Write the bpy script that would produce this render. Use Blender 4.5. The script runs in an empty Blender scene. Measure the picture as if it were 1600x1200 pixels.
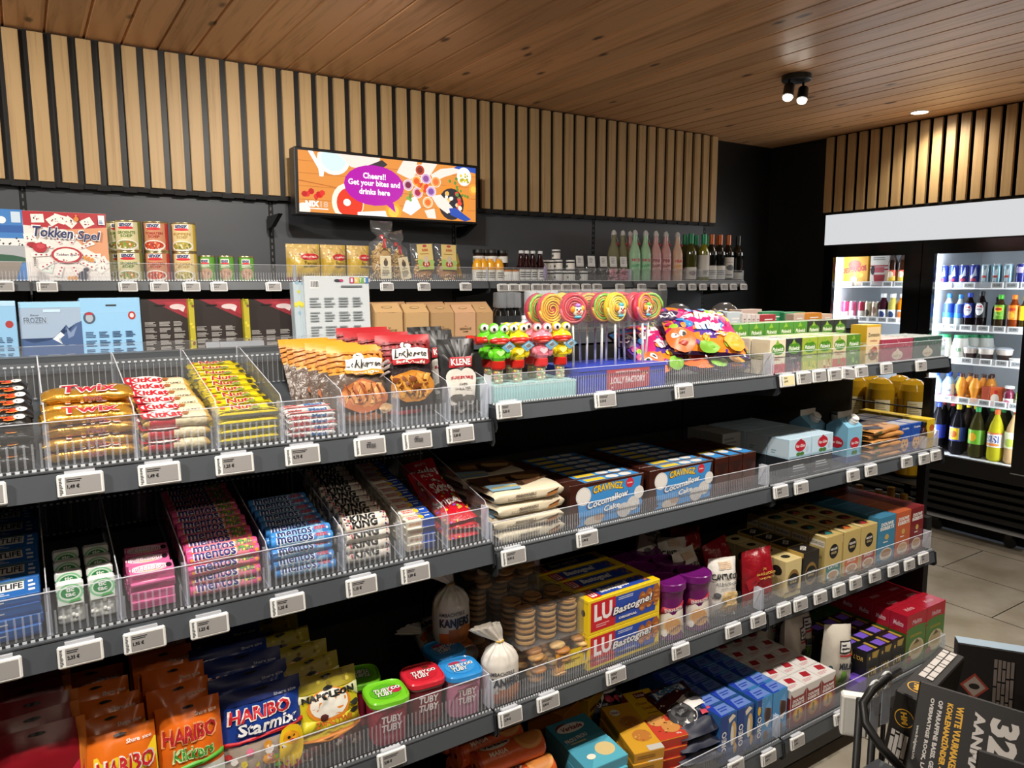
import bpy, math, random
from math import sin, cos, pi, radians, sqrt, atan2, floor
from mathutils import Vector, Matrix, noise
random.seed(7)
SC = bpy.context.scene
COL = SC.collection
H = 1.58                                   # eye height above the floor

# ------------------------------------------------------------------ camera
F_PX, CX, CY = 1162.0, 800.0, 600.0
def _n(v): return v.normalized()
_ex = _n(Vector(((2590 - CX) / F_PX, (440 - CY) / F_PX, 1)))
_ey = Vector(((20 - CX) / F_PX, (447 - CY) / F_PX, 1)); _ey = _n(_ey - _ex * _ex.dot(_ey))
_ez = _ex.cross(_ey)
if _ez.y > 0: _ez = -_ez
def c2w(v): return Vector((_ex.dot(v), _ey.dot(v), _ez.dot(v)))
cam = bpy.data.cameras.new('camera'); camo = bpy.data.objects.new('camera', cam); COL.objects.link(camo)
cam.sensor_width = 36; cam.lens = F_PX / 1600 * 36; cam.clip_start = .02; cam.clip_end = 60
_rx, _uy, _bz = c2w(Vector((1, 0, 0))), c2w(Vector((0, -1, 0))), c2w(Vector((0, 0, -1)))
camo.matrix_world = Matrix(((_rx.x, _uy.x, _bz.x, 0), (_rx.y, _uy.y, _bz.y, 0), (_rx.z, _uy.z, _bz.z, H), (0, 0, 0, 1)))
SC.camera = camo
def ray(px, py): return c2w(Vector(((px - CX) / F_PX, (py - CY) / F_PX, 1)))
def gY(px, py, Y): d = ray(px, py); return d * (Y / d.y)      # a point of the wall-parallel plane y=Y (eye-based)
def gX(px, py, X): d = ray(px, py); return d * (X / d.x)
def gZ(px, py, z): d = ray(px, py); return d * (z / d.z)

# ------------------------------------------------------------------ world, exposure
w = bpy.data.worlds.new('world'); SC.world = w; w.use_nodes = True
w.node_tree.nodes['Background'].inputs[0].default_value = (.75, .85, 1, 1)
w.node_tree.nodes['Background'].inputs[1].default_value = .035
SC.view_settings.view_transform = 'Standard'; SC.view_settings.look = 'None'
SC.view_settings.exposure = 0.0; SC.view_settings.gamma = 1; SC.view_settings.use_curve_mapping = False
try:
    SC.cycles.transparent_max_bounces = 32; SC.cycles.max_bounces = 8
    SC.cycles.sample_clamp_indirect = 4.0
except Exception: pass

def spot(name, loc, to, energy, angle, blend=.6, size=.03, col=(1, .93, .84)):
    l = bpy.data.lights.new(name, 'SPOT'); l.energy = energy; l.spot_size = radians(angle); l.spot_blend = blend
    l.shadow_soft_size = size; l.color = col
    o = bpy.data.objects.new(name, l); COL.objects.link(o)
    o.location = Vector(loc) + Vector((0, 0, H)); o.rotation_euler = (Vector(to) - Vector(loc)).to_track_quat('-Z', 'Y').to_euler()
    return o
def area(name, loc, rot, sx, sy, energy, col=(1, 1, 1)):
    l = bpy.data.lights.new(name, 'AREA'); l.shape = 'RECTANGLE'; l.size = sx; l.size_y = sy; l.energy = energy; l.color = col
    o = bpy.data.objects.new(name, l); COL.objects.link(o); o.location = Vector(loc) + Vector((0, 0, H)); o.rotation_euler = rot
    return o
LIGHTK = 1.0
# the fixtures: (x, y, [two aim points]); lamp housings are built further down at the same places
FIX = [(3.255, 2.42, ((2.72, 2.15, .1), (2.83, 2.15, .1))),
       (.86, 2.12, ((.9, 3.5, -.1), (1.6, 3.5, -.1))),
       (-.9, 2.42, ((-.3, 3.6, .1), (.3, 3.6, 0))),
       (.15, .66, ((.1, 1.5, -.7), (.75, 1.5, -.7))),
       (1.55, .66, ((1.3, 1.5, -.7), (1.95, 1.5, -.7))),
       (2.95, .66, ((2.6, 1.5, -.7), (3.2, 1.4, -.8))),
       (-1.2, .66, ((-.6, 1.5, -.6), (-.1, 1.6, -.5))),
       (.2, -1.15, ((.1, 1.6, -.9), (.7, 1.7, -.9))), (1.9, -1.15, ((1.6, 1.7, -.9), (2.3, 1.7, -.9))), (3.6, -.6, ((2.9, 1.6, -.9), (4.2, .6, -1.5)))]  # unseen fixtures added behind the viewer to fill the shaded shelf backs
ZC = 1.011                                  # ceiling height above the eye

# ------------------------------------------------------------------ materials
_M = {}
def lin(c): return c / 12.92 if c <= .04045 else ((c + .055) / 1.055) ** 2.4
def rgb(h): h = h.lstrip('#'); return tuple(lin(int(h[i:i + 2], 16) / 255) for i in (0, 2, 4)) + (1,)
def M(h, rough=.42, metal=0., spec=.5, emit=0, coat=0):
    k = (h, rough, metal, spec, emit, coat)
    if k in _M: return _M[k]
    m = bpy.data.materials.new('colour_' + h); m.use_nodes = True; b = m.node_tree.nodes['Principled BSDF']
    b.inputs['Base Color'].default_value = rgb(h); b.inputs['Roughness'].default_value = rough
    b.inputs['Metallic'].default_value = metal; b.inputs['Specular IOR Level'].default_value = spec
    b.inputs['Coat Weight'].default_value = coat
    if emit: b.inputs['Emission Color'].default_value = rgb(h); b.inputs['Emission Strength'].default_value = emit
    m.diffuse_color = rgb(h); _M[k] = m; return m
def nodes(name):
    m = bpy.data.materials.new(name); m.use_nodes = True; nt = m.node_tree
    return m, nt, nt.nodes['Principled BSDF']
def N(nt, t, **kw):
    n = nt.nodes.new(t)
    for k, v in kw.items():
        if k.startswith('i_'): n.inputs[k[2:].replace('_', ' ')].default_value = v
        else: setattr(n, k, v)
    return n
def ramp(nt, stops):
    r = nt.nodes.new('ShaderNodeValToRGB'); e = r.color_ramp.elements
    while len(e) < len(stops): e.new(.5)
    for x, (p, c) in zip(e, stops): x.position = p; x.color = rgb(c) if isinstance(c, str) else c
    return r
def clear_mat(name, diff=.03, col=(1, 1, 1, 1), rough=.04, tint=(.97, .98, .99, 1), gl=1.0):
    m, nt, b = nodes(name); nt.nodes.remove(b); out = nt.nodes['Material Output']
    tr = N(nt, 'ShaderNodeBsdfTransparent'); tr.inputs[0].default_value = tint
    gs = N(nt, 'ShaderNodeBsdfGlossy'); gs.inputs['Roughness'].default_value = rough
    df = N(nt, 'ShaderNodeBsdfDiffuse'); df.inputs[0].default_value = col
    fr = N(nt, 'ShaderNodeFresnel'); fr.inputs[0].default_value = 1.45
    ml = N(nt, 'ShaderNodeMath', operation='MULTIPLY'); ml.inputs[1].default_value = gl
    ge = N(nt, 'ShaderNodeNewGeometry'); iv = N(nt, 'ShaderNodeMath', operation='SUBTRACT'); iv.inputs[0].default_value = 1; nt.links.new(ge.outputs['Backfacing'], iv.inputs[1])
    mf = N(nt, 'ShaderNodeMath', operation='MULTIPLY'); nt.links.new(fr.outputs[0], mf.inputs[0]); nt.links.new(iv.outputs[0], mf.inputs[1])
    nt.links.new(mf.outputs[0], ml.inputs[0])
    m1 = N(nt, 'ShaderNodeMixShader'); m2 = N(nt, 'ShaderNodeMixShader'); m2.inputs[0].default_value = diff
    nt.links.new(ml.outputs[0], m1.inputs[0]); nt.links.new(tr.outputs[0], m1.inputs[1]); nt.links.new(gs.outputs[0], m1.inputs[2])
    nt.links.new(m1.outputs[0], m2.inputs[1]); nt.links.new(df.outputs[0], m2.inputs[2]); nt.links.new(m2.outputs[0], out.inputs[0])
    return m
ACR = clear_mat('clear_acrylic', .035)
ACE = clear_mat('acrylic_edge', .5, (.9, .93, 1, 1))
ACR_RIB = clear_mat('acrylic_rib', .13, (.9, .93, 1, 1), .1)
FILM = clear_mat('plastic_film', .035, (1, 1, 1, 1), .12, gl=1.5)
GLASS = clear_mat('clear_glass', .02, gl=1.3)
DOORGLASS = clear_mat('door_glass', .0, gl=.9, rough=.0)
def tinted(h, rough=.06, diff=.35):
    c = rgb(h); return clear_mat('tinted_' + h, diff, c, rough, tuple(.25 + .7 * x for x in c[:3]) + (1,))
_T = {}
def T(h, diff=.35):
    if (h, diff) not in _T: _T[(h, diff)] = tinted(h, diff=diff)
    return _T[(h, diff)]
def foil(h, rough=.28, scale=90, strength=.6, metal=.0, name=None):
    """wrinkled plastic or foil wrapper"""
    k = ('foil', h, rough, scale, strength, metal)
    if k in _M: return _M[k]
    m, nt, b = nodes(name or 'wrapper_' + h)
    b.inputs['Base Color'].default_value = rgb(h); b.inputs['Roughness'].default_value = rough; b.inputs['Metallic'].default_value = metal
    n = N(nt, 'ShaderNodeTexNoise'); n.inputs['Scale'].default_value = scale; n.inputs['Detail'].default_value = 3
    bp = N(nt, 'ShaderNodeBump'); bp.inputs['Strength'].default_value = strength; bp.inputs['Distance'].default_value = .004
    tc = N(nt, 'ShaderNodeTexCoord'); nt.links.new(tc.outputs['Object'], n.inputs['Vector'])
    nt.links.new(n.outputs[0], bp.inputs['Height']); nt.links.new(bp.outputs[0], b.inputs['Normal'])
    _M[k] = m; return m
def wood(name, c1, c2, knots, axis, scale=1., board=None, rough=.35):
    """grain runs along axis ('Y' or 'Z'); board = width of one board across X"""
    m, nt, b = nodes(name); L = nt.links.new
    g = N(nt, 'ShaderNodeTexCoord'); sp = N(nt, 'ShaderNodeSeparateXYZ'); L(g.outputs['Object'], sp.inputs[0])
    mp = N(nt, 'ShaderNodeMapping'); L(g.outputs['Object'], mp.inputs[0])
    mp.inputs['Scale'].default_value = (30 * scale, 1.6 * scale, 30) if axis == 'Y' else (42 * scale, 42 * scale, 1.3 * scale)
    cell = N(nt, 'ShaderNodeMath', operation='FLOOR'); dv = N(nt, 'ShaderNodeMath', operation='DIVIDE'); dv.inputs[1].default_value = board or .0825
    ad = N(nt, 'ShaderNodeMath', operation='ADD'); L(sp.outputs[0], ad.inputs[0]); L(sp.outputs[1], ad.inputs[1])
    L(ad.outputs[0] if axis == 'Z' else sp.outputs[0], dv.inputs[0]); L(dv.outputs[0], cell.inputs[0])
    wn = N(nt, 'ShaderNodeTexWhiteNoise', noise_dimensions='1D'); L(cell.outputs[0], wn.inputs['W'])
    va = N(nt, 'ShaderNodeVectorMath', operation='ADD'); L(mp.outputs[0], va.inputs[0])
    sc = N(nt, 'ShaderNodeVectorMath', operation='SCALE'); L(wn.outputs['Color'], sc.inputs[0]); sc.inputs['Scale'].default_value = 60; L(sc.outputs[0], va.inputs[1])
    n1 = N(nt, 'ShaderNodeTexNoise'); n1.inputs['Scale'].default_value = 1; n1.inputs['Detail'].default_value = 5; n1.inputs['Roughness'].default_value = .65; n1.inputs['Distortion'].default_value = .5
    L(va.outputs[0], n1.inputs['Vector'])
    r = ramp(nt, [(.28, c2), (.5, c1), (.75, c1)]); L(n1.outputs[0], r.inputs[0])
    hs = N(nt, 'ShaderNodeHueSaturation'); L(r.outputs[0], hs.inputs['Color'])
    mr = N(nt, 'ShaderNodeMapRange'); mr.inputs[3].default_value = .85 if knots else .97; mr.inputs[4].default_value = 1.15 if knots else 1.03; L(wn.outputs['Value'], mr.inputs[0]); L(mr.outputs[0], hs.inputs['Value'])
    last = hs.outputs[0]
    if knots:
        vm = N(nt, 'ShaderNodeMapping'); L(g.outputs['Object'], vm.inputs[0]); vm.inputs['Scale'].default_value = (7.2, 3.0, 1)
        vo = N(nt, 'ShaderNodeTexVoronoi'); vo.inputs['Scale'].default_value = 1; L(vm.outputs[0], vo.inputs['Vector'])
        kr = ramp(nt, [(.0, (1, 1, 1, 1)), (.06, (1, 1, 1, 1)), (.13, (0, 0, 0, 1))]); L(vo.outputs['Distance'], kr.inputs[0])
        mx = N(nt, 'ShaderNodeMix', data_type='RGBA'); L(kr.outputs[0], mx.inputs['Factor']); L(last, mx.inputs['A']); mx.inputs['B'].default_value = rgb(knots); last = mx.outputs['Result']
    L(last, b.inputs['Base Color']); b.inputs['Roughness'].default_value = rough
    return m

# ------------------------------------------------------------------ text outlines, cached
_TX = {}
def text_geo(s, bold=0., shear=0.):
    bold = min(bold, .062)
    k = (s, bold, shear)
    if k in _TX: return _TX[k]
    c = bpy.data.curves.new('t', 'FONT'); c.body = s; c.resolution_u = 2; c.offset = bold; c.shear = shear; c.size = 1; c.fill_mode = 'FRONT'; c.space_line = .9
    c.align_x = 'CENTER'; c.space_character = 1 + max(0, bold - .02) * 1.6
    o = bpy.data.objects.new('t', c); COL.objects.link(o)
    dg = bpy.context.evaluated_depsgraph_get(); me = bpy.data.meshes.new_from_object(o.evaluated_get(dg))
    vs = [(v.co.x, v.co.y) for v in me.vertices]; fs = [tuple(p.vertices) for p in me.polygons]
    bpy.data.objects.remove(o); bpy.data.curves.remove(c); bpy.data.meshes.remove(me)
    if not vs: vs = [(0, 0), (1, 0), (0, 1)]; fs = [(0, 1, 2)]
    x0 = min(v[0] for v in vs); x1 = max(v[0] for v in vs); y0 = min(v[1] for v in vs); y1 = max(v[1] for v in vs)
    vs = [((x - (x0 + x1) / 2) / (x1 - x0), (y - (y0 + y1) / 2) / (y1 - y0)) for x, y in vs]
    fs2 = []
    for f in fs:                                     # all triangles face +normal
        a = sum(vs[f[i]][0] * vs[f[(i + 1) % len(f)]][1] - vs[f[(i + 1) % len(f)]][0] * vs[f[i]][1] for i in range(len(f)))
        fs2.append(f if a > 0 else f[::-1])
    _TX[k] = (vs, fs2, (x1 - x0) / (y1 - y0)); return _TX[k]

_SL = {}
def slice_tris(t, bold, shear, nx, ny):
    """cut the letters' triangles along a grid so that they can bend with the surface"""
    k = (t, bold, shear, nx, ny)
    if k in _SL: return _SL[k]
    vs, fs, _a = text_geo(t, bold, shear); tris = []
    for f in fs: tris += [(vs[f[0]], vs[f[i]], vs[f[i + 1]]) for i in range(1, len(f) - 1)]
    for ax, n in ((0, nx), (1, ny)):
        for q in range(1, n):
            c = -.5 + q / n; out = []
            for T_ in tris:
                d = [p[ax] - c for p in T_]
                if min(d) > -1e-6 or max(d) < 1e-6: out.append(T_); continue
                for sg in (1, -1):
                    poly = []
                    for i in range(3):
                        a, b = T_[i], T_[(i + 1) % 3]; da, db = d[i] * sg, d[(i + 1) % 3] * sg
                        if da >= 0: poly.append(a)
                        if (da > 0) != (db > 0) and abs(da - db) > 1e-9: u = da / (da - db); poly.append((a[0] + (b[0] - a[0]) * u, a[1] + (b[1] - a[1]) * u))
                    out += [(poly[0], poly[i], poly[i + 1]) for i in range(1, len(poly) - 1)]
            tris = out
    V = []; F = []; ix = {}
    for T_ in tris:
        g = []
        for p in T_:
            r = (round(p[0], 5), round(p[1], 5))
            if r not in ix: ix[r] = len(V); V.append(p)
            g.append(ix[r])
        if len(set(g)) == 3: F.append(tuple(g))
    _SL[k] = (V, F); return _SL[k]

# ------------------------------------------------------------------ frames: (a, b, height) -> point
class Flat:
    def __init__(s, o, u, v): s.o = Vector(o); s.u = Vector(u); s.v = Vector(v); s.n = s.u.cross(s.v).normalized(); s.sub = 1
    def pt(s, a, b, h): return s.o + s.u * a + s.v * b + s.n * h
class Cyl:
    """a = arc length from the facing direction, b = height; r may be a function of b"""
    def __init__(s, c, r, face=-pi / 2): s.c = Vector(c); s.r = r if callable(r) else (lambda b: r); s.f = face; s.sub = 8; s.r0 = s.r(0)
    def pt(s, a, b, h):
        t = s.f + a / s.r0; r = s.r(b) + h
        return s.c + Vector((cos(t) * r, sin(t) * r, b))
class Fn:
    def __init__(s, fn, sub=6): s.fn = fn; s.sub = sub
    def pt(s, a, b, h):
        e = 1e-3; p = s.fn(a, b); n = (s.fn(a + e, b) - p).cross(s.fn(a, b + e) - p)
        return p + n.normalized() * h

class MB:
    def __init__(s): s.v = []; s.f = []; s.m = []; s.s = []; s.mats = []; s.h = 0
    def mi(s, m):
        if isinstance(m, str): m = M(m)
        if m not in s.mats: s.mats.append(m)
        return s.mats.index(m)
    def add(s, vs, fs, m, smooth=False):
        b = len(s.v); s.v += [tuple(v) for v in vs]; k = s.mi(m)
        for f in fs: s.f.append(tuple(b + i for i in f)); s.m.append(k); s.s.append(smooth)
    def box(s, x0, x1, y0, y1, z0, z1, m, faces=None):
        v = [(x, y, z) for z in (z0, z1) for y in (y0, y1) for x in (x0, x1)]
        s.add(v, [(0, 2, 3, 1), (4, 5, 7, 6), (0, 1, 5, 4), (2, 6, 7, 3), (0, 4, 6, 2), (1, 3, 7, 5)], m)
    def bbox(s, x0, x1, y0, y1, z0, z1, m, r=.002):
        """box with chamfered vertical and top edges"""
        r = min(r, (x1 - x0) / 3, (y1 - y0) / 3, (z1 - z0) / 3)
        def ring(i, z): return [(x0 + i, y0 + r, z), (x0 + r, y0 + i, z), (x1 - r, y0 + i, z), (x1 - i, y0 + r, z), (x1 - i, y1 - r, z), (x1 - r, y1 - i, z), (x0 + r, y1 - i, z), (x0 + i, y1 - r, z)]
        v = ring(r, z0) + ring(0, z0 + r) + ring(0, z1 - r) + ring(r * .9, z1); f = [tuple(range(7, -1, -1)), tuple(range(24, 32))]
        for k in range(3):
            for i in range(8): j = (i + 1) % 8; f.append((k * 8 + i, k * 8 + j, k * 8 + 8 + j, k * 8 + 8 + i))
        s.add(v, f, m)
    def prism(s, pts, fr, h0, h1, m, side=None):
        n = len(pts); v = [fr.pt(a, b, h0) for a, b in pts] + [fr.pt(a, b, h1) for a, b in pts]
        s.add(v, [tuple(range(n - 1, -1, -1)), tuple(range(n, 2 * n))], m)
        s.add(v, [(i, (i + 1) % n, n + (i + 1) % n, n + i) for i in range(n)], side or m)
    def lathe(s, prof, c=(0, 0, 0), m='ffffff', n=20, axis='Z', cap=True, smooth=True, mats=None, sq=None):
        c = Vector(c); v = []; k = len(prof)
        for r, z in prof:
            for i in range(n):
                t = 2 * pi * i / n; q = 1.
                if sq: q = 1 / (abs(cos(t)) ** sq + abs(sin(t)) ** sq) ** (1 / sq)
                a, b = cos(t) * r * q, sin(t) * r * q
                p = (a, b, z) if axis == 'Z' else ((z, a, b) if axis == 'X' else (a, z, -b))
                v.append(c + Vector(p))
        for j in range(k - 1):
            mm = mats[j] if mats else m
            s.add(v[j * n:(j + 2) * n], [(i, (i + 1) % n, n + (i + 1) % n, n + i) for i in range(n)], mm, smooth)
        if cap:
            s.add(v[:n], [tuple(range(n - 1, -1, -1))], mats[0] if mats else m); s.add(v[-n:], [tuple(range(n))], mats[-1] if mats else m)
    def tube(s, pts, r, m, n=8, closed=False):
        pts = [Vector(p) for p in pts]; k = len(pts); v = []
        up = None
        for i, p in enumerate(pts):
            d = (pts[(i + 1) % k] - pts[i - 1]) if closed or 0 < i < k - 1 else (pts[1] - pts[0] if i == 0 else pts[-1] - pts[-2])
            d.normalize()
            if up is None: up = Vector((0, 0, 1)) if abs(d.z) < .9 else Vector((1, 0, 0))
            u = (up - d * up.dot(d)).normalized(); w_ = d.cross(u); up = u
            rr = r[i] if isinstance(r, (list, tuple)) else r
            v += [p + (u * cos(2 * pi * j / n) + w_ * sin(2 * pi * j / n)) * rr for j in range(n)]
        f = []
        for i in range(k if closed else k - 1):
            a, b = i * n, ((i + 1) % k) * n
            f += [(a + j, a + (j + 1) % n, b + (j + 1) % n, b + j) for j in range(n)]
        if not closed: f += [tuple(range(n - 1, -1, -1)), tuple(range((k - 1) * n, k * n))]
        s.add(v, f, m, True)
    def ball(s, c, r, m, n=12, k=8, fn=None):
        c = Vector(c); r = r if isinstance(r, (tuple, list)) else (r, r, r); v = []
        for j in range(k + 1):
            t = pi * j / k
            for i in range(n):
                a = 2 * pi * i / n; q = Vector((sin(t) * cos(a), sin(t) * sin(a), cos(t)))
                g = fn(q) if fn else 1
                v.append(c + Vector((q.x * r[0], q.y * r[1], q.z * r[2])) * g)
        s.add(v, [(j * n + i, (j + 1) * n + i, (j + 1) * n + (i + 1) % n, j * n + (i + 1) % n) for j in range(k) for i in range(n)], m, True)
    def grid(s, fn, nu, nv, matf, smooth=True, flip=False):
        """fn(i/nu, j/nv) -> point, matf material or function of the cell centre"""
        b = len(s.v); s.v += [tuple(fn(i / nu, j / nv)) for j in range(nv + 1) for i in range(nu + 1)]
        for j in range(nv):
            for i in range(nu):
                q = (b + j * (nu + 1) + i, b + j * (nu + 1) + i + 1, b + (j + 1) * (nu + 1) + i + 1, b + (j + 1) * (nu + 1) + i)
                s.f.append(q[::-1] if flip else q); s.s.append(smooth)
                s.m.append(s.mi(matf((i + .5) / nu, (j + .5) / nv) if callable(matf) and not isinstance(matf, bpy.types.Material) else matf))
    # --- print on a surface
    def rect(s, fr, a0, b0, a1, b1, m, h):
        k = fr.sub
        v = [fr.pt(a0 + (a1 - a0) * i / k, b0 + (b1 - b0) * j / k, h) for j in range(k + 1) for i in range(k + 1)]
        s.add(v, [(j * (k + 1) + i, j * (k + 1) + i + 1, (j + 1) * (k + 1) + i + 1, (j + 1) * (k + 1) + i) for j in range(k) for i in range(k)], m, k > 1)
    def poly(s, fr, pts, m, h):
        ca = sum(p[0] for p in pts) / len(pts); cb = sum(p[1] for p in pts) / len(pts); n = len(pts)
        rings = 1 if fr.sub == 1 else 6
        v = [fr.pt(ca, cb, h)]
        for r in range(1, rings + 1):
            v += [fr.pt(ca + (a - ca) * r / rings, cb + (b - cb) * r / rings, h) for a, b in pts]
        f = [(0, 1 + i, 1 + (i + 1) % n) for i in range(n)]
        for r in range(rings - 1):
            o = 1 + r * n; f += [(o + i, o + n + i, o + n + (i + 1) % n, o + (i + 1) % n) for i in range(n)]
        s.add(v, f, m, fr.sub > 1)
    def text(s, fr, t, ca, cb, w_, h_, m, h, bold=.02, shear=0, rot=0, arc=0):
        vs, fs, asp = text_geo(t, bold, shear); c, d = cos(rot), sin(rot)
        if not w_: w_ = h_ * asp
        if not h_: h_ = w_ / asp
        if fr.sub > 1:
            st = getattr(fr, 'seg', None) or (fr.r0 * .4 if hasattr(fr, 'r0') else .012)
            nx, ny = min(24, int(w_ / st) + 1), min(12, int(h_ / st) + 1)
            if nx > 1 or ny > 1: vs, fs = slice_tris(t, bold, shear, nx, ny)
        out = []
        for x, y in vs:
            x, y = x * w_, y * h_
            if arc: y += arc * (1 - (2 * x / w_) ** 2)
            out.append(fr.pt(ca + x * c - y * d, cb + x * d + y * c, h))
        s.add(out, fs, m)
    def build(s, name, parent=None, loc=None):
        me = bpy.data.meshes.new(name); me.from_pydata(s.v, [], s.f)
        for m in s.mats: me.materials.append(m)
        me.polygons.foreach_set('material_index', s.m); me.polygons.foreach_set('use_smooth', s.s); me.update()
        o = bpy.data.objects.new(name, me); COL.objects.link(o)
        if parent is not None: o.parent = parent
        if loc is not None: o.location = Vector(loc) + (Vector((0, 0, H)) if parent is None else Vector())
        return o

def D(mb, fr, W, Hh, items, h0=.0004, dh=.00022, clip=False):
    """draw a list of print shapes on a face of width W and height Hh, in 0..1 units"""
    h = h0
    if clip:
        cc = lambda v: min(1, max(0, v)); base = fr
        class Cl:
            sub = base.sub
            def pt(s, a, b, q): return base.pt(cc(a / W) * W, cc(b / Hh) * Hh, q)
        fr = Cl()
    for it in items:
        k = it[0]; h += dh
        if k == 'r': mb.rect(fr, it[1] * W, it[2] * Hh, it[3] * W, it[4] * Hh, it[5], h)
        elif k == 'e':
            n = 20; mb.poly(fr, [((it[1] + it[3] * cos(2 * pi * i / n)) * W, (it[2] + it[4] * sin(2 * pi * i / n)) * Hh) for i in range(n)], it[5], h)
        elif k == 'p': mb.poly(fr, [(a * W, b * Hh) for a, b in it[1]], it[2], h)
        elif k == 't':   # text, cx, cy, w, h, colour, bold, shear, rot
            o = list(it[7:]) + [None] * 4; mb.text(fr, it[1], it[2] * W, it[3] * Hh, (it[4] or 0) * W, (it[5] or 0) * Hh, it[6], h, o[0] if o[0] is not None else .02, o[1] or 0, o[2] or 0, (o[3] or 0) * Hh)
        elif k == 'to':  # outlined text: fill colour it[6], outline colour it[7]
            o = list(it[8:]) + [None] * 4; b_ = min(.026, o[0] if o[0] is not None else .02); o[0] = b_
            mb.text(fr, it[1], it[2] * W, it[3] * Hh, it[4] * W * 1.06, it[5] * Hh * 1.2, it[7], h, b_ + .022, o[1] or 0, o[2] or 0, (o[3] or 0) * Hh); h += dh
            mb.text(fr, it[1], it[2] * W, it[3] * Hh, it[4] * W, it[5] * Hh, it[6], h, b_, o[1] or 0, o[2] or 0, (o[3] or 0) * Hh)
        elif k == 'l':   # block of small-print lines: x0,y0,x1,y1,n,colour
            _, x0, y0, x1, y1, n, c = it; rr = random.Random(int(x0 * 977 + y0 * 331 + n))
            for i in range(n):
                yy = y1 - (y1 - y0) * (i + .25) / n; mb.rect(fr, x0 * W, (yy - (y1 - y0) * .5 / n) * Hh, (x0 + (x1 - x0) * rr.uniform(.6, 1)) * W, yy * Hh, c, h)
        elif k == 's':   # scattered dots: x0,y0,x1,y1,n,r,colours
            _, x0, y0, x1, y1, n, r, cs = it; rr = random.Random(n * 31 + int(x0 * 100))
            for i in range(n):
                a, b, q = rr.uniform(x0, x1), rr.uniform(y0, y1), r * rr.uniform(.7, 1.2)
                mb.poly(fr, [(a * W + q * W * cos(.6 + 2 * pi * j / 7) * rr.uniform(.8, 1.1), b * Hh + q * W * sin(.6 + 2 * pi * j / 7)) for j in range(7)], cs[i % len(cs)], h + dh * .1 * (i % 5))
    return h

# ------------------------------------------------------------------ objects
def tag(o, label=None, cat=None, group=None, kind=None):
    if label: o['label'] = label
    if cat: o['category'] = cat
    if group: o['group'] = group
    if kind: o['kind'] = kind
    return o
def thing(name, label, cat, loc=(0, 0, 0), rz=0, group=None):
    o = bpy.data.objects.new(name, None); COL.objects.link(o); o.empty_display_size = .02
    o.location = Vector(loc) + Vector((0, 0, H)); o.rotation_euler = (0, 0, rz)
    return tag(o, label, cat, group)
def kids(o): return [c for c in bpy.data.objects if c.parent == o]
_KC = {}
def tree(o):
    if o.name not in _KC: _KC[o.name] = [(c, kids(c)) for c in kids(o)]
    return _KC[o.name]
def dup(o, loc, rot=None, label=None, group=None):
    ch = tree(o) if o.type == 'EMPTY' or o.name in _KC or o.children else []
    r = o.copy(); COL.objects.link(r); r.location = Vector(loc) + Vector((0, 0, H))
    if rot is not None: r.rotation_euler = rot
    if label: r['label'] = label
    if group: r['group'] = group
    for c, gs in ch:
        d = c.copy(); COL.objects.link(d); d.parent = r
        for g in gs: e = g.copy(); COL.objects.link(e); e.parent = d
    return r
class Proto:
    """first placement uses the original, later ones are copies"""
    all = []
    def __init__(s, o, cat): s.o = o; s.used = False; s.cat = cat; s.made = []; Proto.all.append(s)
    def put(s, loc, rot, label, group=None):
        if not s.used:
            tree(s.o); s.used = True; o = s.o; o.location = Vector(loc) + Vector((0, 0, H)); o.rotation_euler = rot if rot is not None else (0, 0, 0)
            tag(o, label, s.cat, group)
        else: o = dup(s.o, loc, rot, label, group)
        if not group and 'group' in o: del o['group']
        s.made.append(o); return o
ORD = ['first', 'second', 'third', 'fourth', 'fifth', 'sixth', 'seventh', 'eighth', 'ninth', 'tenth', 'eleventh', 'twelfth', 'thirteenth', 'fourteenth', 'fifteenth', 'sixteenth']
def lvl(k, n):
    if n == 1: return ''
    return 'top' if k == n - 1 else ('bottom' if k == 0 else ORD[k] + ' up')
def roww(i, n): return 'front row' if i == 0 else ('back row' if i == n - 1 else ORD[i] + ' row back')
def colw(i, n): return 'leftmost' if i == 0 else ('rightmost' if i == n - 1 else ORD[i] + ' from the left')
# ================================================================== the room
CEIL = wood('pine_ceiling_boards', 'd6a474', 'ad7c4c', '4a2a14', 'Y', board=.1385, rough=.42)
OAK = wood('oak_slats', 'bf9f70', 'a3835a', None, 'Z', rough=.5)
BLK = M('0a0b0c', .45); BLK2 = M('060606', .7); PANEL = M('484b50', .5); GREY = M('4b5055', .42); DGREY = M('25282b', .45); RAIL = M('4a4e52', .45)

def groove(name, X0, X1, Y0, Y1):
    m = MB(); W = .1385; x = X0
    while x < X1:
        m.add([(x + .006, Y0, ZC), (x + W - .006, Y0, ZC), (x + W - .006, Y1, ZC), (x + .006, Y1, ZC)], [(0, 3, 2, 1)], CEIL)
        m.add([(x + W - .006, Y0, ZC), (x + W, Y0, ZC + .009), (x + W, Y1, ZC + .009), (x + W - .006, Y1, ZC)], [(0, 3, 2, 1)], CEIL)
        m.add([(x + W, Y0, ZC + .009), (x + W + .006, Y0, ZC), (x + W + .006, Y1, ZC), (x + W, Y1, ZC + .009)], [(0, 3, 2, 1)], CEIL)
        x += W
    m.box(X0, x, Y0, Y1, ZC + .03, ZC + .06, BLK)
    return m.build(name, loc=(0, 0, 0))
o = groove('ceiling', .294 - .1385 * 16, 4.9, -2.6, 3.86); tag(o, kind='structure')

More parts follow.
